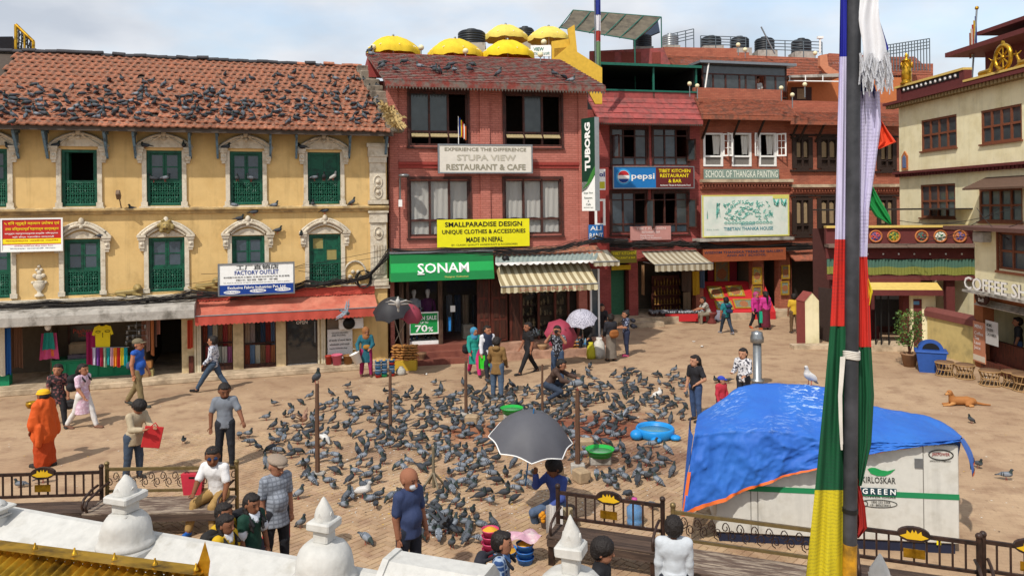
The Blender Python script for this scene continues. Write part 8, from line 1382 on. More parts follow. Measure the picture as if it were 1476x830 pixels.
# grain seller under the umbrella
sp=G(805,752,0);m11=person('grain seller in a blue shirt sitting under the grey umbrella',0,0,0,-48,'#3a4a86','#4a5a72',hair='shaggy',sleeve=2,legs=((95,118,14),(78,100,18)),arms=((22,10,40,15),(65,12,95,20)),lean=6,sit=.28,h=1.68,base=Vector((sp.x,sp.y,0)),head=(-15,10),skin='#74492f')
MB().box(-.3,.3,-.3,.3,0,.2,b=.03).build('low_stool',M_plank,None,T(sp.x,sp.y),label='low wooden block the grain seller sits on',cat='stool')
hang('hanging_towel','white towel hanging on the bench end beside the seller','towel',Fr(G(785,770).xy,G(830,775).xy),788,812,728,768,.1,'#c0bcb8',2,.05);hang('hanging_cloth','beige folded cloth over the iron bench arm','cloth',Fr(G(785,768).xy,G(830,773).xy),806,826,730,752,.05,'#a89878',2,.06)
b=MB();q=at(782,746,12.3);[b.ball((q.x+x*.05,q.y,q.z+z*.05),.04,8,5)for x,z in((0,0),(.5,.6),(-.5,.8),(.2,-.9),(.1,1.4))];b.build('marigold_knot',mat('marigold','#c8841c',.9,.3,40),None,label='orange cloth knot tied to the umbrella pole',cat='cloth')
# -- middle of the square
w3=person('woman in a teal kurta and magenta trousers tilting a white bucket',528,542,73,12,'#1f5a68','#8f1f52',shoes='#5a3a2c',hair='scarf',haircol='#8a5a34',sleeve=2,legs=((6,4,7),(-4,6,7)),arms=((12,12,55,25),(10,26,35,5)),kurta=.2,head=(20,18),h=1.55,loose=1.15)
p=w3[1]['W'](w3[1]['HD'][1][0]+V3(-.05,-.1,-.22));t=thing('bucket','white plastic bucket tilted in the hands of the woman in teal','bucket',Matrix.Translation(p)@Matrix.Rotation(R(-24),4,'Y'));MB().lathe([(0,-.18),(.12,-.18),(.15,.18),(.165,.18),(.165,.14),(.15,.13),(.145,.15),(.11,-.16),(0,-.16)],16).build('shell',M_wht,t);MB().tube([(.15*math.cos(a),.02,.17+.13*math.sin(a))for a in[k*math.pi/8 for k in range(9)]],.007,5).build('handle',M_metal,t)
bag('shoulder_bag','small ochre bag at the waist of the woman in teal','bag',w3[1],w3[1]['wa']+V3(.02,-.17,.0),(.22,.08,.13),'#9a6a24')
w4=person('woman in a turquoise tunic with coloured headscarf and pink trousers',684,541,70,15,'#1f8478','#b82a66',hair='hijab',haircol='#3a7a9a',sleeve=2,legs=WALK,kurta=.22,h=1.56,loose=1.15,arms=((-5,8,25,5),(12,8,20,5)),head=(25,0));bag('handbag','black handbag hanging behind the woman in turquoise','bag',w4[1],w4[1]['wa']+V3(-.24,.06,-.05),(.26,.14,.34),'#1a191c')
def vest(d):h=d['h'];return[cap(d['pel']+d['up']*.05*h,d['ch']+d['up']*.03*h,.094*h,.106*h,H_('#20283c'),.02,d['fw'],.74)]
m12=person('man in a navy waistcoat over a white shirt walking by the carved doors',703,545,72,20,'#c4c4c8','#1f2026',sleeve=2,legs=WALK2,h=1.68,extra=vest,head=(30,0))
p=m12[1]['W'](m12[1]['HD'][1][0]+V3(0,-.02,-.25));link('green_bag',cloth_mesh(.2,.42,1,.05,mat('green_plastic','#35b82a',.5,.1)),None,Matrix.Translation(p+Vector((0,0,.2))),'bright green plastic bag hanging from the hand of the man in the waistcoat','bag')
def jacket(d):h=d['h'];c=H_('#7a5c34');return[cap(d['nb']-d['fw']*.06*h-V3(.04,0,0),d['nb']-d['fw']*.06*h+V3(.04,0,0),.04*h,None,c*.9,.02)]
m13=person('man in a tan hooded jacket and jeans feeding pigeons from a green pot',717,572,84,165,'#7a5c34','#46566a',shoes='#6a6a70',sleeve=2,legs=STAND,h=1.66,kurta=.1,loose=1.15,extra=jacket,arms=((14,14,25,0),(5,10,30,0)),head=(-15,15))
p=m13[1]['W'](m13[1]['HD'][0][0]+m13[1]['HD'][0][1]*.08);b=MB();b.lathe([(0,-.07),(.08,-.06),(.1,.02),(.07,.06),(.08,.07),(0,.06)],14);b.build('green_pot',mat('plastic_#1f9a3c','#1f9a3c',.4),None,Matrix.Translation(p),label='small green pot in the hand of the man in the tan jacket',cat='pot')
m14=person('man in black t-shirt and black trousers walking left',762,538,74,-60,'#1f1d1f','#17171a',legs=((30,4,2),(-22,12,2)),h=1.7,arms=((-6,6,20,0),(10,6,20,0)),skin='#8a5a42')
m15=person('man in a black floral shirt and jeans raising a camera to his face',804,552,82,-12,'#1d1c20','#35455c',pat='floral',patc='#8a8c94',legs=((8,4,6),(-4,6,6)),arms=((62,20,105,30),(60,30,110,35)),h=1.72)
p=m15[1]['W'](m15[1]['hc']+V3(0,-.14,.0));b=MB();b.box(-.06,.06,-.035,.035,-.04,.04,b=.01);b.lathe([(.03,0),(.03,.06)],10);b.build('camera',M_blk,None,Matrix.Translation(p),label='small black camera held up by the man in the floral shirt',cat='camera')
m16=person('man in a brown shirt crouching among the pigeons with arm stretched out',790,580,0,75,'#46342c','#2c3646',sleeve=2,legs=((98,138,6),(70,128,6)),arms=((62,5,10,0),(38,8,40,10)),lean=34,h=1.68,head=(0,15))
# -- by the checked umbrella
m17=person('seller in dark clothes and pink scarf sitting under the checked umbrella',0,0,0,-20,'#22201f','#1c1c20',hair='short',sleeve=2,legs=((85,90,6),(85,88,10)),arms=((25,8,50,10),(25,8,55,10)),sit=.5,h=1.55,lean=12,base=Vector((G(848,512).x,G(848,512).y+.35,0)));MB().box(-.25,.25,-.2,.2,0,.42).build('low_stool',M_wood,None,T(G(848,512).x,G(848,512).y+.5),label='low stool under the seller with the checked umbrella',cat='stool')
w5=person('smiling woman in dark cardigan facing her friends by the steps',868,497,55,-5,'#2a2628','#2a2a30',hair='bun',sleeve=2,h=1.55,legs=STAND,skin='#a87a60',arms=((20,6,60,15),(20,6,60,15)))
w6=person('woman in black top and long patterned skirt with a brown shoulder bag',881,520,70,200,'#26262c','#6a6058',hair='bun',sleeve=2,h=1.6,skirt=('#6f665c',.47,.125),legs=STAND,arms=((10,8,30,5),(20,10,60,10)),extra=None);bag('shoulder_bag','large tan leather bag on the back of the woman in the long skirt','bag',w6[1],w6[1]['wa']+V3(-.02,.2,-.02),(.4,.13,.3),'#8a5428',R(10))
w7=person('woman in a navy patterned top with a dark backpack and pink trainers',903,513,65,-80,'#2a3046','#262c42',shoes='#b8486a',hair='bun',sleeve=1,pat='floral',patc='#8a90a4',h=1.6,legs=STAND,arms=((18,8,70,10),(10,8,70,10)),skin='#9a6a50');backpack(w7[1],'dark backpack with hanging loop on the woman in navy','#23232c',.8)
# -- back of the square
m18=person('man in a white striped shirt sitting at the trinket stall',0,0,0,-85,'#b8b4ac','#7a7060',sleeve=1,pat='stripe',patc='#6a665e',legs=((82,82,6),(86,88,6)),arms=((50,8,25,10),(40,8,35,10)),sit=.46,lean=24,h=1.65,base=Vector((G(1022,466).x,G(1022,466).y,0)),vox=.017);stool('maroon stool under the man at the trinket stall',1026,466,16,16,col='#6a2f2a')
w8=person('person in a teal t-shirt with a navy backpack seen from behind',1047,481,53,195,'#1f7278','#2a3340',shoes='#8a8a90',hair='bun',h=1.55,legs=WALK,vox=.017);backpack(w8[1],'navy backpack worn over the teal t-shirt','#1c2848',.8)
sack('grey striped cloth bundle on the ground by the teal shirt',1036,463,14,16,'#7a7884',5)
w9=person('woman in a bright pink jacket with pink headscarf and black leggings',1090,474,53,20,'#b02a78','#222228',shoes='#b8542c',hair='hijab',haircol='#9a3a68',sleeve=2,h=1.58,legs=((14,10,2),(-12,18,2)),vox=.017)
w10=person('woman in a pink jacket and long maroon skirt seen from behind',1104,475,57,190,'#b83480','#5c1c2c',hair='pony',sleeve=2,h=1.62,skirt=('#5c1c2c',.46,.12),legs=STAND,vox=.017,loose=1.1)
p=w10[1]['W'](w10[1]['HD'][0][0]+V3(.0,0,-.25));link('green_bag',cloth_mesh(.16,.5,1,.04,mat('teal_plastic','#1f9a7a',.5,.1)),None,Matrix.Translation(p+Vector((0,-.1,.22))),'teal plastic bag hanging beside the maroon skirt','bag')
m19=person('man in a yellow t-shirt and brown trousers seen from behind',1145,480,55,178,'#c09a2c','#5c4630',h=1.62,legs=STAND,vox=.017,skin='#80543c')
# -- behind the tarpaulin
w11=person('woman in a black t-shirt and jeans with very long hair, hand on hip',1003,606,74,-55,'#1f1e22','#35486a',hair='long',sleeve=1,h=1.6,legs=STAND,arms=((0,30,40,45),(5,8,15,0)),skin='#a87a60',head=(-10,0))
m20=person('boy in a red top and blue cap beside the tarpaulin',1040,612,0,30,'#a82c3a','#2a2e3c',hair='cap',haircol='#2a3fa0',sleeve=2,h=1.17,legs=STAND,skin='#a87a60',head=(40,5))
w12=person('woman in a white patterned blouse standing by the lamp post',1072,592,0,-40,'#c4c2c4','#2a2c34',hair='pony',sleeve=2,pat='floral',patc='#3a3a44',h=1.6,legs=STAND,arms=((15,8,60,10),(15,8,70,10)),skin='#a87a60')
# -- in windows and doors
q=at(1092,131,(FC.M@Vector((FC.uv(1092,118,-.9)[0],1.3,0))).y);m21=person('man in a white shirt at the open window of the roof room',0,0,0,-10,'#b8b4b0','#333333',sleeve=1,h=1.62,legs=STAND,base=Vector((q.x,q.y,q.z-1.0)),vox=.018);m21[0].matrix_world=Matrix.Translation((0,0,q.z-1.0))@m21[0].matrix_world
q=FC.M@Vector((FC.uv(976,318,-.7)[0],.8,0));zz_=at(976,330,q.y).z;m22=person('person in an orange top sitting inside the cafe window',0,0,0,-30,'#9a4a30','#333333',sleeve=1,h=1.55,legs=STAND,base=Vector((q.x,q.y,0)),vox=.018);m22[0].matrix_world=Matrix.Translation((0,0,zz_-1.05))@m22[0].matrix_world
q=FK.M@Vector((FK.uv(1461,500,-.6)[0],.75,0));m23=person('person in jeans standing in the dark coffee shop',0,0,0,-120,'#2a2a2c','#3a4f72',sleeve=1,h=1.7,legs=STAND,base=Vector((q.x,q.y,0)),vox=.018)

# ================================================================ pigeons
M_pig=vmat('pigeon_feather',.7,.2,60,rnd=.22)
PC=dict(grey=('#6c727a','#868c94','#33403e','#3c4046'),dark=('#3a3d42','#44484e','#22302c','#2a2c30'),check=('#565b62','#5f646b','#2c3836','#33363a'),white=('#b8b4ae','#c4c0ba','#a8a49e','#b0aca6'),brown=('#7a5a48','#8a6a56','#5c4038','#5c4438'))
def pigeon_mesh(name,kind,pose,vox=.011,legs=True):
 bd,wg,nk,hd=[H_(c)*(1 if kind in('white','brown')else .8)for c in PC[kind]];tl=R({'level':8,'peck':-12,'up':32,'turn':14,'squat':4,'flap':20,'fly':10}[pose]);Rm=rot('X',-tl);zc=.125 if pose not in('squat','fly')else .075;c=V3(0,0,zc)
 q=lambda x,y,z:c+Rm@V3(x,y,z);pr=[ell(q(0,0,0),(.056,.112,.058),bd,.03,Rm),ell(q(0,-.06,.005),(.054,.07,.056),bd,.03,Rm),cap(q(0,.08,.0),q(0,.2,-.012),.03,.036,bd*.8,.02,Rm@V3(0,0,1),.32)]
 if pose=='peck':n0,n1,h_=q(0,-.1,.01),V3(0,-.155,.075),V3(0,-.168,.045);bk=V3(0,-.185,.012)
 elif pose=='turn':n0,n1,h_=q(0,-.085,.03),q(.02,-.1,.085),q(.035,-.1,.105);bk=q(.075,-.1,.1)
 else:n0,n1=q(0,-.09,.02),q(0,-.105,.02)+V3(0,-.005,.07);h_=n1+V3(0,-.012,.02);bk=h_+V3(0,-.045,-.008)
 pr+=[cap(n0,n1,.042,.027,nk,.03),ell(h_,(.025,.03,.025),hd,.02),cap(h_,bk,.012,.006,H_('#2a2624'),.006)]
 if pose in('flap','fly'):
  up_=.2 if pose=='flap' else .12
  for e in(-1,1):pr+=[cap(q(e*.04,-.03,.03),q(e*.2,-.03,.05+up_*.6),.03,.025,wg,.02,V3(0,0,1),.5),cap(q(e*.18,-.02,.05+up_*.6),q(e*.36,.05,.05+up_),.028,.01,wg*.7,.02,V3(0,0,1),.5),cap(q(e*.08,.04,.05),q(e*.26,.08,.05+up_*.7),.035,.02,wg,.02,V3(0,0,1),.35)]
 else:
  for e in(-1,1):pr+=[ell(q(e*.043,.02,.008),(.024,.112,.046),wg,.012,Rm),cap(q(e*.036,.1,.006),q(e*.014,.185,-.004),.02,.008,wg*.45,.01)]
 def cf(P_,own,cc):
  L=(P_-c)@Rm;cc=cc.copy()
  if kind in('grey','check')and pose not in('flap','fly'):
   w_=np.isin(own,[i for i,p in enumerate(pr)if p[0]=='e' and abs(p[2][1]-.112)<1e-6 and p[2][0]<.03]);y=L[:,1];bar=w_&(((y>.035)&(y<.055))|((y>.075)&(y<.098)));cc[bar]=H_('#24262a')
   if kind=='check':k=w_&(np.sin(P_[:,1]*160)*np.sin(P_[:,2]*160)>0);cc[k]=cc[k]*.5
  if kind!='white':t_=L[:,1]>.185;cc[t_]=H_('#2a2c30')
  return cc
 fm=FM().add(pr,vox,cf);P_,F_,C_=fm.tris();b=MB();b.v=[tuple(p)for p in P_];b.f=[list(f)for f in F_];b.m=[0]*len(F_);b.sm=[True]*len(F_);b.c=[tuple(x)for x in C_]
 if legs and pose not in('fly',):
  b.col=tuple(H_('#9a3a34'))
  for e in(-1,1):b.tube([(e*.026,.0,zc-.03),(e*.028,-.005,.006)],.006,4);b.tube([(e*.028,.012,.005),(e*.03,-.035,.005)],.005,3)
 return b
POSES=['level','level','peck','up','turn','peck','squat','level','up'];KINDS_=['grey','check','grey','grey','dark','dark','grey','grey','check']
PB=[pigeon_mesh('pigeon',k,p)for k,p in zip(KINDS_,POSES)];PM=[b.mesh('pigeon',M_pig)for b in PB]
PLO=[pigeon_mesh('pigeon',k,p,.017)for k,p in zip(['grey','check','dark','check','dark','dark'],POSES[:6])]
rr=random.Random(77);spots=[]
def put(x,y,z=0):spots.append((x,y,z))
cells={}
def ok(x,y,d=.2):
 k=(int(x//.4),int(y//.4))
 for i in(-1,0,1):
  for j in(-1,0,1):
   for(a,c)in cells.get((k[0]+i,k[1]+j),()):
    if(a-x)**2+(c-y)**2<d*d:return False
 cells.setdefault(k,[]).append((x,y));return True
AVOID=[(G(833,682),.25),(G(949,637)+Vector((0,.4,0)),.75),(G(865,668),.45),(G(738,603),.4),(G(790,580),.45),(G(717,572),.3),(G(802,552),.3),(G(805,752),.55),(G(625,703),.3),(G(588,806),.3)]
for(cx,cy,rx,ry,n)in((560,635,175,68,96),(668,612,130,60,70),(866,580,110,32,72),(600,695,135,55,32),(655,764,52,30,28),(900,662,80,45,34),(745,588,95,30,40),(890,548,105,20,20),(470,604,70,34,24),(838,628,70,45,16),(430,668,65,40,10),(700,695,65,45,18),(960,600,40,25,8)):
 m_=0;tr=0;n=int(n*(1.3 if cy<740 else .9))
 while m_<n and tr<n*14:
  tr+=1;a=rr.uniform(0,6.283);q=rr.random()**.6*(1+.25*rr.random()**4);p=G(cx+rx*q*math.cos(a),cy+ry*q*math.sin(a))
  if any((p-c).xy.length<r_ for c,r_ in AVOID):continue
  if mnoise.noise(Vector((p.x*1.1,p.y*.9,4)))<rr.uniform(-.7,.15):continue
  if ok(p.x,p.y,.19):put(p.x,p.y);m_+=1
for x,y in((265,640),(345,633),(358,631),(372,650),(383,672),(360,643),(434,762),(528,785),(505,720),(430,720),(485,668),(1410,675),(1450,692),(945,544),(968,552),(892,548),(985,553),(1032,552),(1050,552),(30,702),(62,696),(885,700),(905,720),(930,690),(860,690),(812,700),(940,735),(1400,610)):p=G(x,y);ok(p.x,p.y,.01);put(p.x,p.y)
spots.sort(key=lambda s:s[1]);lowf=MB();lowf.col=(0,0,0)
LMK=[(G(*p),n_)for p,n_ in(((458,684),'the left brown post'),((563,622),'the post near the bowls'),((672,606),'the rear brown post'),((833,682),'the thick brown post'),((625,703),'the cross-footed post'),((865,668),'the green basin'),((949,637),'the blue pool'),((738,603),'the half hidden green basin'),((805,752),'the grain seller'),((707,800),'the pink tubs'),((394,808),'the man in the flat cap'),((588,850),'the bald man'),((325,673),'the man in grey'),((790,580),'the crouching man'),((766,690),'the grey umbrella'))]
SEEN={}
def plabel(x,y,k):
 c,nm=min(LMK,key=lambda q:(q[0].x-x)**2+(q[0].y-y)**2);dx,dy=x-c.x,y-c.y;pos=('right of' if dx>0 else 'left of')if abs(dx)>abs(dy)else('behind' if dy>0 else 'in front of');d=math.hypot(dx,dy)
 L='%s pigeon %s %s %s %s'%({'grey':'pale grey barred','check':'chequered grey','dark':'blackish'}[KINDS_[k]],{'level':'standing','peck':'pecking','up':'standing upright','turn':'looking aside','squat':'crouching'}[POSES[k]],'close' if d<.7 else 'a step' if d<1.3 else 'two steps' if d<2.1 else 'well',pos,nm)
 L=L.replace('close left','just left').replace('close right','just right').replace('close behind','just behind').replace('close in front','just in front').replace('well left','far left').replace('well right','far right').replace('well behind','far behind').replace('well in front','far in front');return L
GRP='pigeons feeding on the square';NIND=262
def stuff_add(mb,src,M):mb.M=M;b0=len(mb.v);mb.col=None;mb.add(src.v,src.f,0,True);mb.c+=src.c
for i,(x,y,z)in enumerate(spots):
 M=T(x,y,.004 if y>18.2 else .014,rr.uniform(0,6.283)if rr.random()<.6 else rr.gauss(1.2,.7),rr.uniform(.74,.92));k=rr.randrange(len(PM))
 if i<NIND:link('pigeon',PM[k],None,M,plabel(x,y,k),'pigeon',GRP)
 else:stuff_add(lowf,PB[k]if y<20 else PLO[k%6],M)
lowf.build('pigeon_flock',M_pig,None,label='far side of the pigeon flock on the brick square',cat='pigeons',kind='stuff')
# roof flock
roofp=MB();O_=FY.M@Vector((0,EY,EZ));nr=(FY.M.to_3x3()@Vector((0,-(RZ-EZ),RY-EY))).normalized();cells.clear();n=0;tr=0
while n<250 and tr<3000:
 tr+=1;x=rr.uniform(-5,548);y=rr.triangular(106,184,170);dns=.7+.45*math.sin(x/46.)*math.sin(x/17.)
 if rr.random()>dns+.25 or(y<125 and x<150)or(y<118 and x<290):continue
 d=ray(x,y);P0=Vector((0,0,H));p=P0+d*((O_-P0).dot(nr)/d.dot(nr))
 if not ok(p.x,p.y,.17):continue
 stuff_add(roofp,PLO[rr.randrange(6)],T(p.x,p.y,p.z+.03,rr.uniform(0,6.28),rr.uniform(.8,.95)));n+=1
roofp.build('roof_pigeons',M_pig,None,label='hundreds of pigeons resting on the red clay tiled roof',cat='pigeons',kind='stuff')
# birds one can single out
def single(label,kind,pose,M):return link('pigeon',pigeon_mesh('pigeon',kind,pose).mesh('pigeon',M_pig),None,M,label,'pigeon')
p=G(523,718);single('white and brown pigeon at the near edge of the flock','white','level',T(p.x,p.y,.012,1.5,1.15));p=G(468,640);single('pale speckled pigeon by the left brown post','white','peck',T(p.x,p.y,.012,.8,1.1));p=G(437,612);single('reddish brown pigeon at the back left of the flock','brown','flap',T(p.x,p.y,.006,1.2,1.0));p=G(948,575);single('white bellied pigeon among the flock near the pool','white','turn',T(p.x,p.y,.006,2,1.1));p=G(641,768);single('dark pigeon flapping by the white block','dark','flap',T(p.x,p.y,.012,2.2,1.2));p=G(893,612);single('pigeon lifting pale wings behind the thick post','grey','flap',T(p.x,p.y,.006,.4,1.1))
x,y,hp_=POSTS[0];single('pigeon perched on top of the left brown post','check','up',T(x,y,hp_,.6,1.1));x,y,hp_=POSTS[3];single('pigeon perched on top of the thick brown post','grey','level',T(x,y,hp_,1.6,1.1))
pt=FG.M@(crv(rows[2],.47)+Vector((0,0,.03)));single('white pigeon standing on top of the blue tarpaulin','white','up',T(pt.x,pt.y,pt.z,-1.0,1.1))
single('grey pigeon flying in front of the red awning','grey','fly',Matrix.Translation(at(499,452,21.5))@Matrix.Rotation(R(60),4,'X')@Matrix.Rotation(1.1,4,'Z'));single('white pigeon flying in front of the black umbrella','white','fly',Matrix.Translation(at(573,441,21.5))@Matrix.Rotation(R(-55),4,'X')@Matrix.Scale(1.1,4));single('dark pigeon flying low before the man in black','dark','fly',Matrix.Translation(at(772,486,22))@Matrix.Rotation(1.4,4,'Z'))
def wallp(items,fr,off,lab,kinds='grey'):
 for i,(x,y,what,kd,ps)in enumerate(items):u,z=fr.uv(x,y,off);single(what,kd,ps,fr.M@Matrix.Translation((u,-off,z))@Matrix.Rotation(rr.choice((1.5,-1.5,1.2,0,-1.1)),4,'Z'))
wallp([(222,263,'pigeon on the left of the second upper window rail','dark','level'),(238,262,'pigeon on the right of the second upper window rail','grey','level'),(342,262,'pigeon on the left of the third upper window rail','check','level'),(362,262,'pigeon on the right of the third upper window rail','grey','level'),(453,261,'left of the birds on the fourth upper window rail','grey','level'),(467,261,'middle bird on the fourth upper window rail','dark','up'),(480,260,'white pigeon on the fourth upper window rail','white','up')],FY,.0,'')
wallp([(192,304,'dark pigeon on the cornice beside the street lamp','dark','squat'),(338,301,'pigeon on the cornice below the third upper window','grey','level'),(395,301,'pigeon on the cornice between the third and fourth windows','grey','level'),(451,299,'pigeon at the foot of the fourth upper window','check','level'),(507,297,'upright pigeon on the cornice near the pilaster','check','up')],FY,.1,'')
wallp([(146,343,'pigeon on the arch end beside the banner','dark','squat'),(345,318,'left pigeon on the arch above the blue sign','dark','squat'),(366,311,'pigeon on the crown of the arch above the blue sign','dark','level'),(400,337,'right pigeon on the arch above the blue sign','dark','level'),(434,343,'pigeon on the left end of the last arch','dark','level'),(468,309,'pigeon on the crown of the last arch','dark','level')],FY,.1,'')
wallp([(15,215,'pigeon on the window capital at the left picture edge','dark','squat'),(80,213,'pigeon on the left capital of the open window','dark','squat'),(210,213,'pigeon on the left capital of the second upper window','dark','squat'),(265,213,'pigeon on the right capital of the second upper window','dark','squat'),(325,215,'pigeon on the left capital of the third upper window','dark','squat'),(436,215,'pigeon on the left capital of the fourth upper window','dark','squat')],FY,.1,'')
E0w,R0w=FB.M@E0,FB.M@R0;nb_=(FB.M.to_3x3()@(E1-E0).cross(R0-E0)).normalized();rp2=MB()
for i,(x,y)in enumerate(((536,84),(533,79),(553,97),(550,102),(570,106),(583,95),(606,102),(625,104),(627,107),(634,109),(645,105),(651,99),(655,107),(677,106),(681,99),(718,112),(799,112),(813,117),(823,122))):
 d=ray(x,y);P0=Vector((0,0,H));p=P0+d*((E0w-P0).dot(nb_)/d.dot(nb_));stuff_add(rp2,PLO[i%6],T(p.x,p.y,p.z+.03,rr.uniform(0,6.28),1.1))
rp2.build('roof_pigeons',M_pig,None,label='scattered pigeons resting on the brick house roof',cat='pigeons',kind='stuff')
# ================================================================ dog, lions and deer
d_=H_('#9a6434');dl=H_('#b07c48');g=G(1388,584);dk_=H_('#1c1410');dog=[cap((-.28,0,.15),(.12,.02,.14),.125,.13,d_,.05),cap((.12,.02,.14),(.3,.04,.12),.125,.11,d_,.05),cap((-.3,0,.17),(-.36,-.02,.34),.1,.075,d_,.05),ell((-.4,-.03,.4),(.085,.075,.075),d_,.03),cap((-.44,-.05,.38),(-.53,-.07,.35),.048,.034,dl,.02),ell((-.555,-.075,.36),(.018,.02,.016),dk_,.005),ell((-.36,.05,.39),(.03,.025,.06),d_*.7,.01),ell((-.37,-.1,.39),(.03,.025,.06),d_*.7,.01),cap((-.3,-.08,.08),(-.45,-.12,.035),.05,.035,dl,.03),cap((-.45,-.12,.035),(-.62,-.14,.03),.033,.03,dl,.02),cap((-.3,.08,.08),(-.42,.05,.035),.05,.035,d_,.03),cap((-.42,.05,.035),(-.56,.06,.03),.033,.03,d_,.02),cap((.22,-.06,.12),(.05,-.16,.06),.085,.05,d_,.04),cap((.05,-.16,.06),(.2,-.2,.035),.042,.032,d_,.02),cap((.2,-.2,.035),(.1,-.24,.03),.032,.028,dl,.02),cap((.38,.04,.08),(.6,.02,.04),.045,.03,d_,.03),cap((.6,.02,.04),(.78,-.03,.035),.03,.022,d_,.02),ell((-.455,-.095,.415),(.012,.01,.01),dk_,.003)]
link('dog',FM().add(dog,.013).mesh('dog',M_body),None,T(g.x,g.y,0,R(-6),.85),'tan dog lying on the square before the coffee shop stools','dog')
gc=H_('#9a8450');M_lion=vmat('brass_relief',.55,.3,30)
def lion(label,x,y,flip):
 u,z=FY.uv(x,y);pr=[cap((-.28,0,.13),(.22,0,.15),.09,.1,gc,.05),ell((.3,-.03,.27),(.13,.09,.14),gc*.8,.04),ell((.34,-.1,.27),(.075,.06,.08),gc,.02),ell((.34,-.15,.25),(.035,.03,.03),gc,.01),cap((.2,-.04,.08),(.42,-.08,.03),.05,.035,gc,.02),cap((-.25,-.04,.08),(-.05,-.08,.03),.055,.035,gc,.02),cap((-.34,0,.1),(-.5,0,.05),.025,.02,gc,.02),cap((-.5,0,.05),(-.56,0,.1),.02,.03,gc,.02),cap((-.45,.0,.0),(.45,.0,.0),.03,None,gc,.01)]
 link('lion_relief',FM().add(pr,.016).mesh('lion',M_lion),None,FY.M@Matrix.Translation((u,-.06,z))@Matrix.Scale(.95,4),label,'relief')
lion('gilded lion relief lying between the second and third lower windows',184,427,0);lion('gilded lion relief lying left of the blue and white sign',298,417,0)
u,z=FY.uv(240,326);pr=[ell((0,0,0),(.22,.1,.2),gc*.8,.03),ell((0,-.08,0),(.12,.08,.13),gc,.02),ell((0,-.15,-.02),(.04,.04,.05),gc,.01),cap((-.05,-.13,-.08),(.05,-.13,-.08),.02,None,H_('#3a2c1c'),.005)]+[ell((.2*math.cos(k),-.03,.19*math.sin(k)),(.06,.06,.06),gc*.75,.02)for k in range(7)]+[ell((e*.05,-.14,.04),(.02,.02,.015),H_('#2a2018'),.004)for e in(-1,1)]
link('lion_mask',FM().add(pr,.016).mesh('lion_mask',M_lion),None,FY.M@Matrix.Translation((u,-.14,z)),'gilded lion mask over the arch of the second lower window','relief')
go=H_('#a07a24');M_deer=vmat('gilded_figure',.35,.1,30);M_deer.node_tree.nodes['Principled BSDF'].inputs['Metallic'].default_value=.7
for x,fl_ in((1420,1),(1472,-1)):
 u,z=FR.uv(x,106);pr=[cap((-.35,0,.12),(.15,0,.14),.1,.09,go,.05),cap((.15,0,.15),(.3,0,.42),.07,.045,go,.04),ell((.33,0,.47),(.09,.05,.05),go,.02),cap((.37,0,.48),(.47,0,.5),.035,.022,go,.02),cap((.28,.05,.5),(.22,.1,.58),.025,.012,go,.01),cap((.28,-.05,.5),(.22,-.1,.58),.025,.012,go,.01),cap((.1,-.05,.08),(.35,-.06,.03),.045,.03,go,.02),cap((-.35,0,.1),(-.48,0,.03),.06,.03,go,.02)]
 link('deer_figure',FM().add(pr,.016).mesh('deer',M_deer),None,FR.at(u,.08,zc2+.08)@Matrix.Scale(fl_,4,(1,0,0)),'golden deer kneeling %s of the golden wheel'%('left' if fl_>0 else 'right'),'statue')

# ================================================================ roof things far left, loose wires, litter
t=thing('trellis_panel','ornate brass and black trellis panel standing above the tiled roof','panel',T(0,0));D5=31.;q=[at(*p,D5)for p in((23,36),(48,60),(48,80),(23,80))];b=MB()
for i in range(4):b.tube([q[i],q[(i+1)%4]],.07,5)
b.tube([q[0].lerp(q[1],.5),q[3].lerp(q[2],.5)],.05,5);b.build('frame',M_gold,t);b=MB()
for i in range(7):a=i/6;b.tube([q[0].lerp(q[1],a),q[3].lerp(q[2],a)],.03,4)
for i in range(9):p=q[0].lerp(q[1],.1+.1*i).lerp(q[3].lerp(q[2],.1+.1*i),.3+.35*(i%2));b.tube([p+Vector((.1*math.cos(k),0,.14*math.sin(k)))for k in range(6)],.025,4,closed=True)
b.build('trellis',M_blk,t)
b=MB();p=at(10,66,D5+1);b.M=Matrix.Translation(p)@Matrix.Rotation(R(-52),4,'X');b.box(-.75,.4,-.4,.4,-.02,.02);b.build('solar_panel',mat('solar_blue','#2a3444',.2,.2,6),None,label='dark solar panel at the far left above the roof ridge',cat='solar panel')

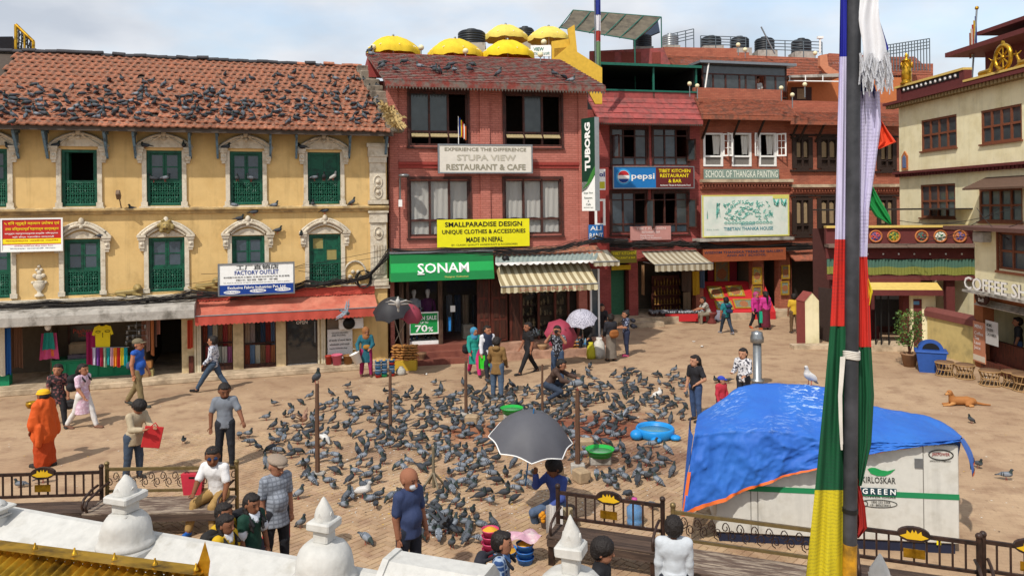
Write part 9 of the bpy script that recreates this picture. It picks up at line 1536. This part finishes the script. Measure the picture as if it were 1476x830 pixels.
for i,(A_,B_,da,db,sg_)in enumerate((((1296,318),(1472,296),28.2,24,.3),((1290,352),(1440,300),28,24.5,.35),((1330,341),(1476,320),28,23,.2),((1180,352),(1300,330),34,28.3,.5),((1408,300),(1476,352),24.4,22.6,.25))):
 P0,P1=at(*A_,da),at(*B_,db);MB().tube([P0.lerp(P1,s/10)-Vector((0,0,sg_*4*s/10*(1-s/10)))for s in range(11)],.011,4).build('wire',MATS['grey_black_cable'],None,label=['upper thin wire strung before the cream house','wire rising from the portico frieze to the cream house','wire sagging above the painted emblem discs','long wire from the back row to the cream house','wire drooping past the coffee shop window'][i],cat='wire')
rr=random.Random(31);b=MB();b.col=(0,0,0);W_,K_,S_=H_('#cfcac0'),H_('#c9a040'),H_('#5c4a3c')
for k in range(2600):
 if k<1900:a=rr.uniform(0,6.283);qd=rr.random()**.6;p=G(680+300*qd*math.cos(a),640+130*qd*math.sin(a))
 else:p=G(rr.uniform(0,1470),rr.uniform(520,780))
 if p.y>24 or p.y<10.6:continue
 s=rr.uniform(.006,.02)*(1.6 if rr.random()<.05 else 1);c=rr.random();b.col=tuple(W_ if c<.55 else K_ if c<.8 else S_);a=rr.uniform(0,3.1);z=.0155 if p.y<18.4 else .006
 b.add([(p.x+s*math.cos(a+j*1.257)*rr.uniform(.6,1.2),p.y+s*math.sin(a+j*1.257)*rr.uniform(.6,1.2),z)for j in range(5)],[(0,1,2,3,4)])
b.build('litter',vmat('scattered_bits',.9),None,label='droppings spilt corn and crumbs scattered on the square',cat='litter',kind='stuff')
for i,(x,y,w_)in enumerate(((613,540,.12),(1012,500,.14),(1000,493,.1),(1420,545,.12),(310,541,.1),(1150,487,.1),(690,541,.08))):
 p=G(x,y);MB().sheet(lambda i_,j_:(w_*(i_-.5),w_*.8*(j_-.5),.012+.02*math.sin(i_*5)*math.cos(j_*4)+.02),5,5).build('paper_scrap',mat('scrap_white','#c8c4bc',.9),None,T(p.x,p.y,.0,i),label=['white paper scrap before the green shop steps','white scrap on the open back of the square','small scrap left of the teal shirt','white scrap below the rattan stools','scrap on the plinth by the dark passage','scrap at the foot of the pointed pillar','tiny scrap by the turquoise tunic'][i],cat='litter')
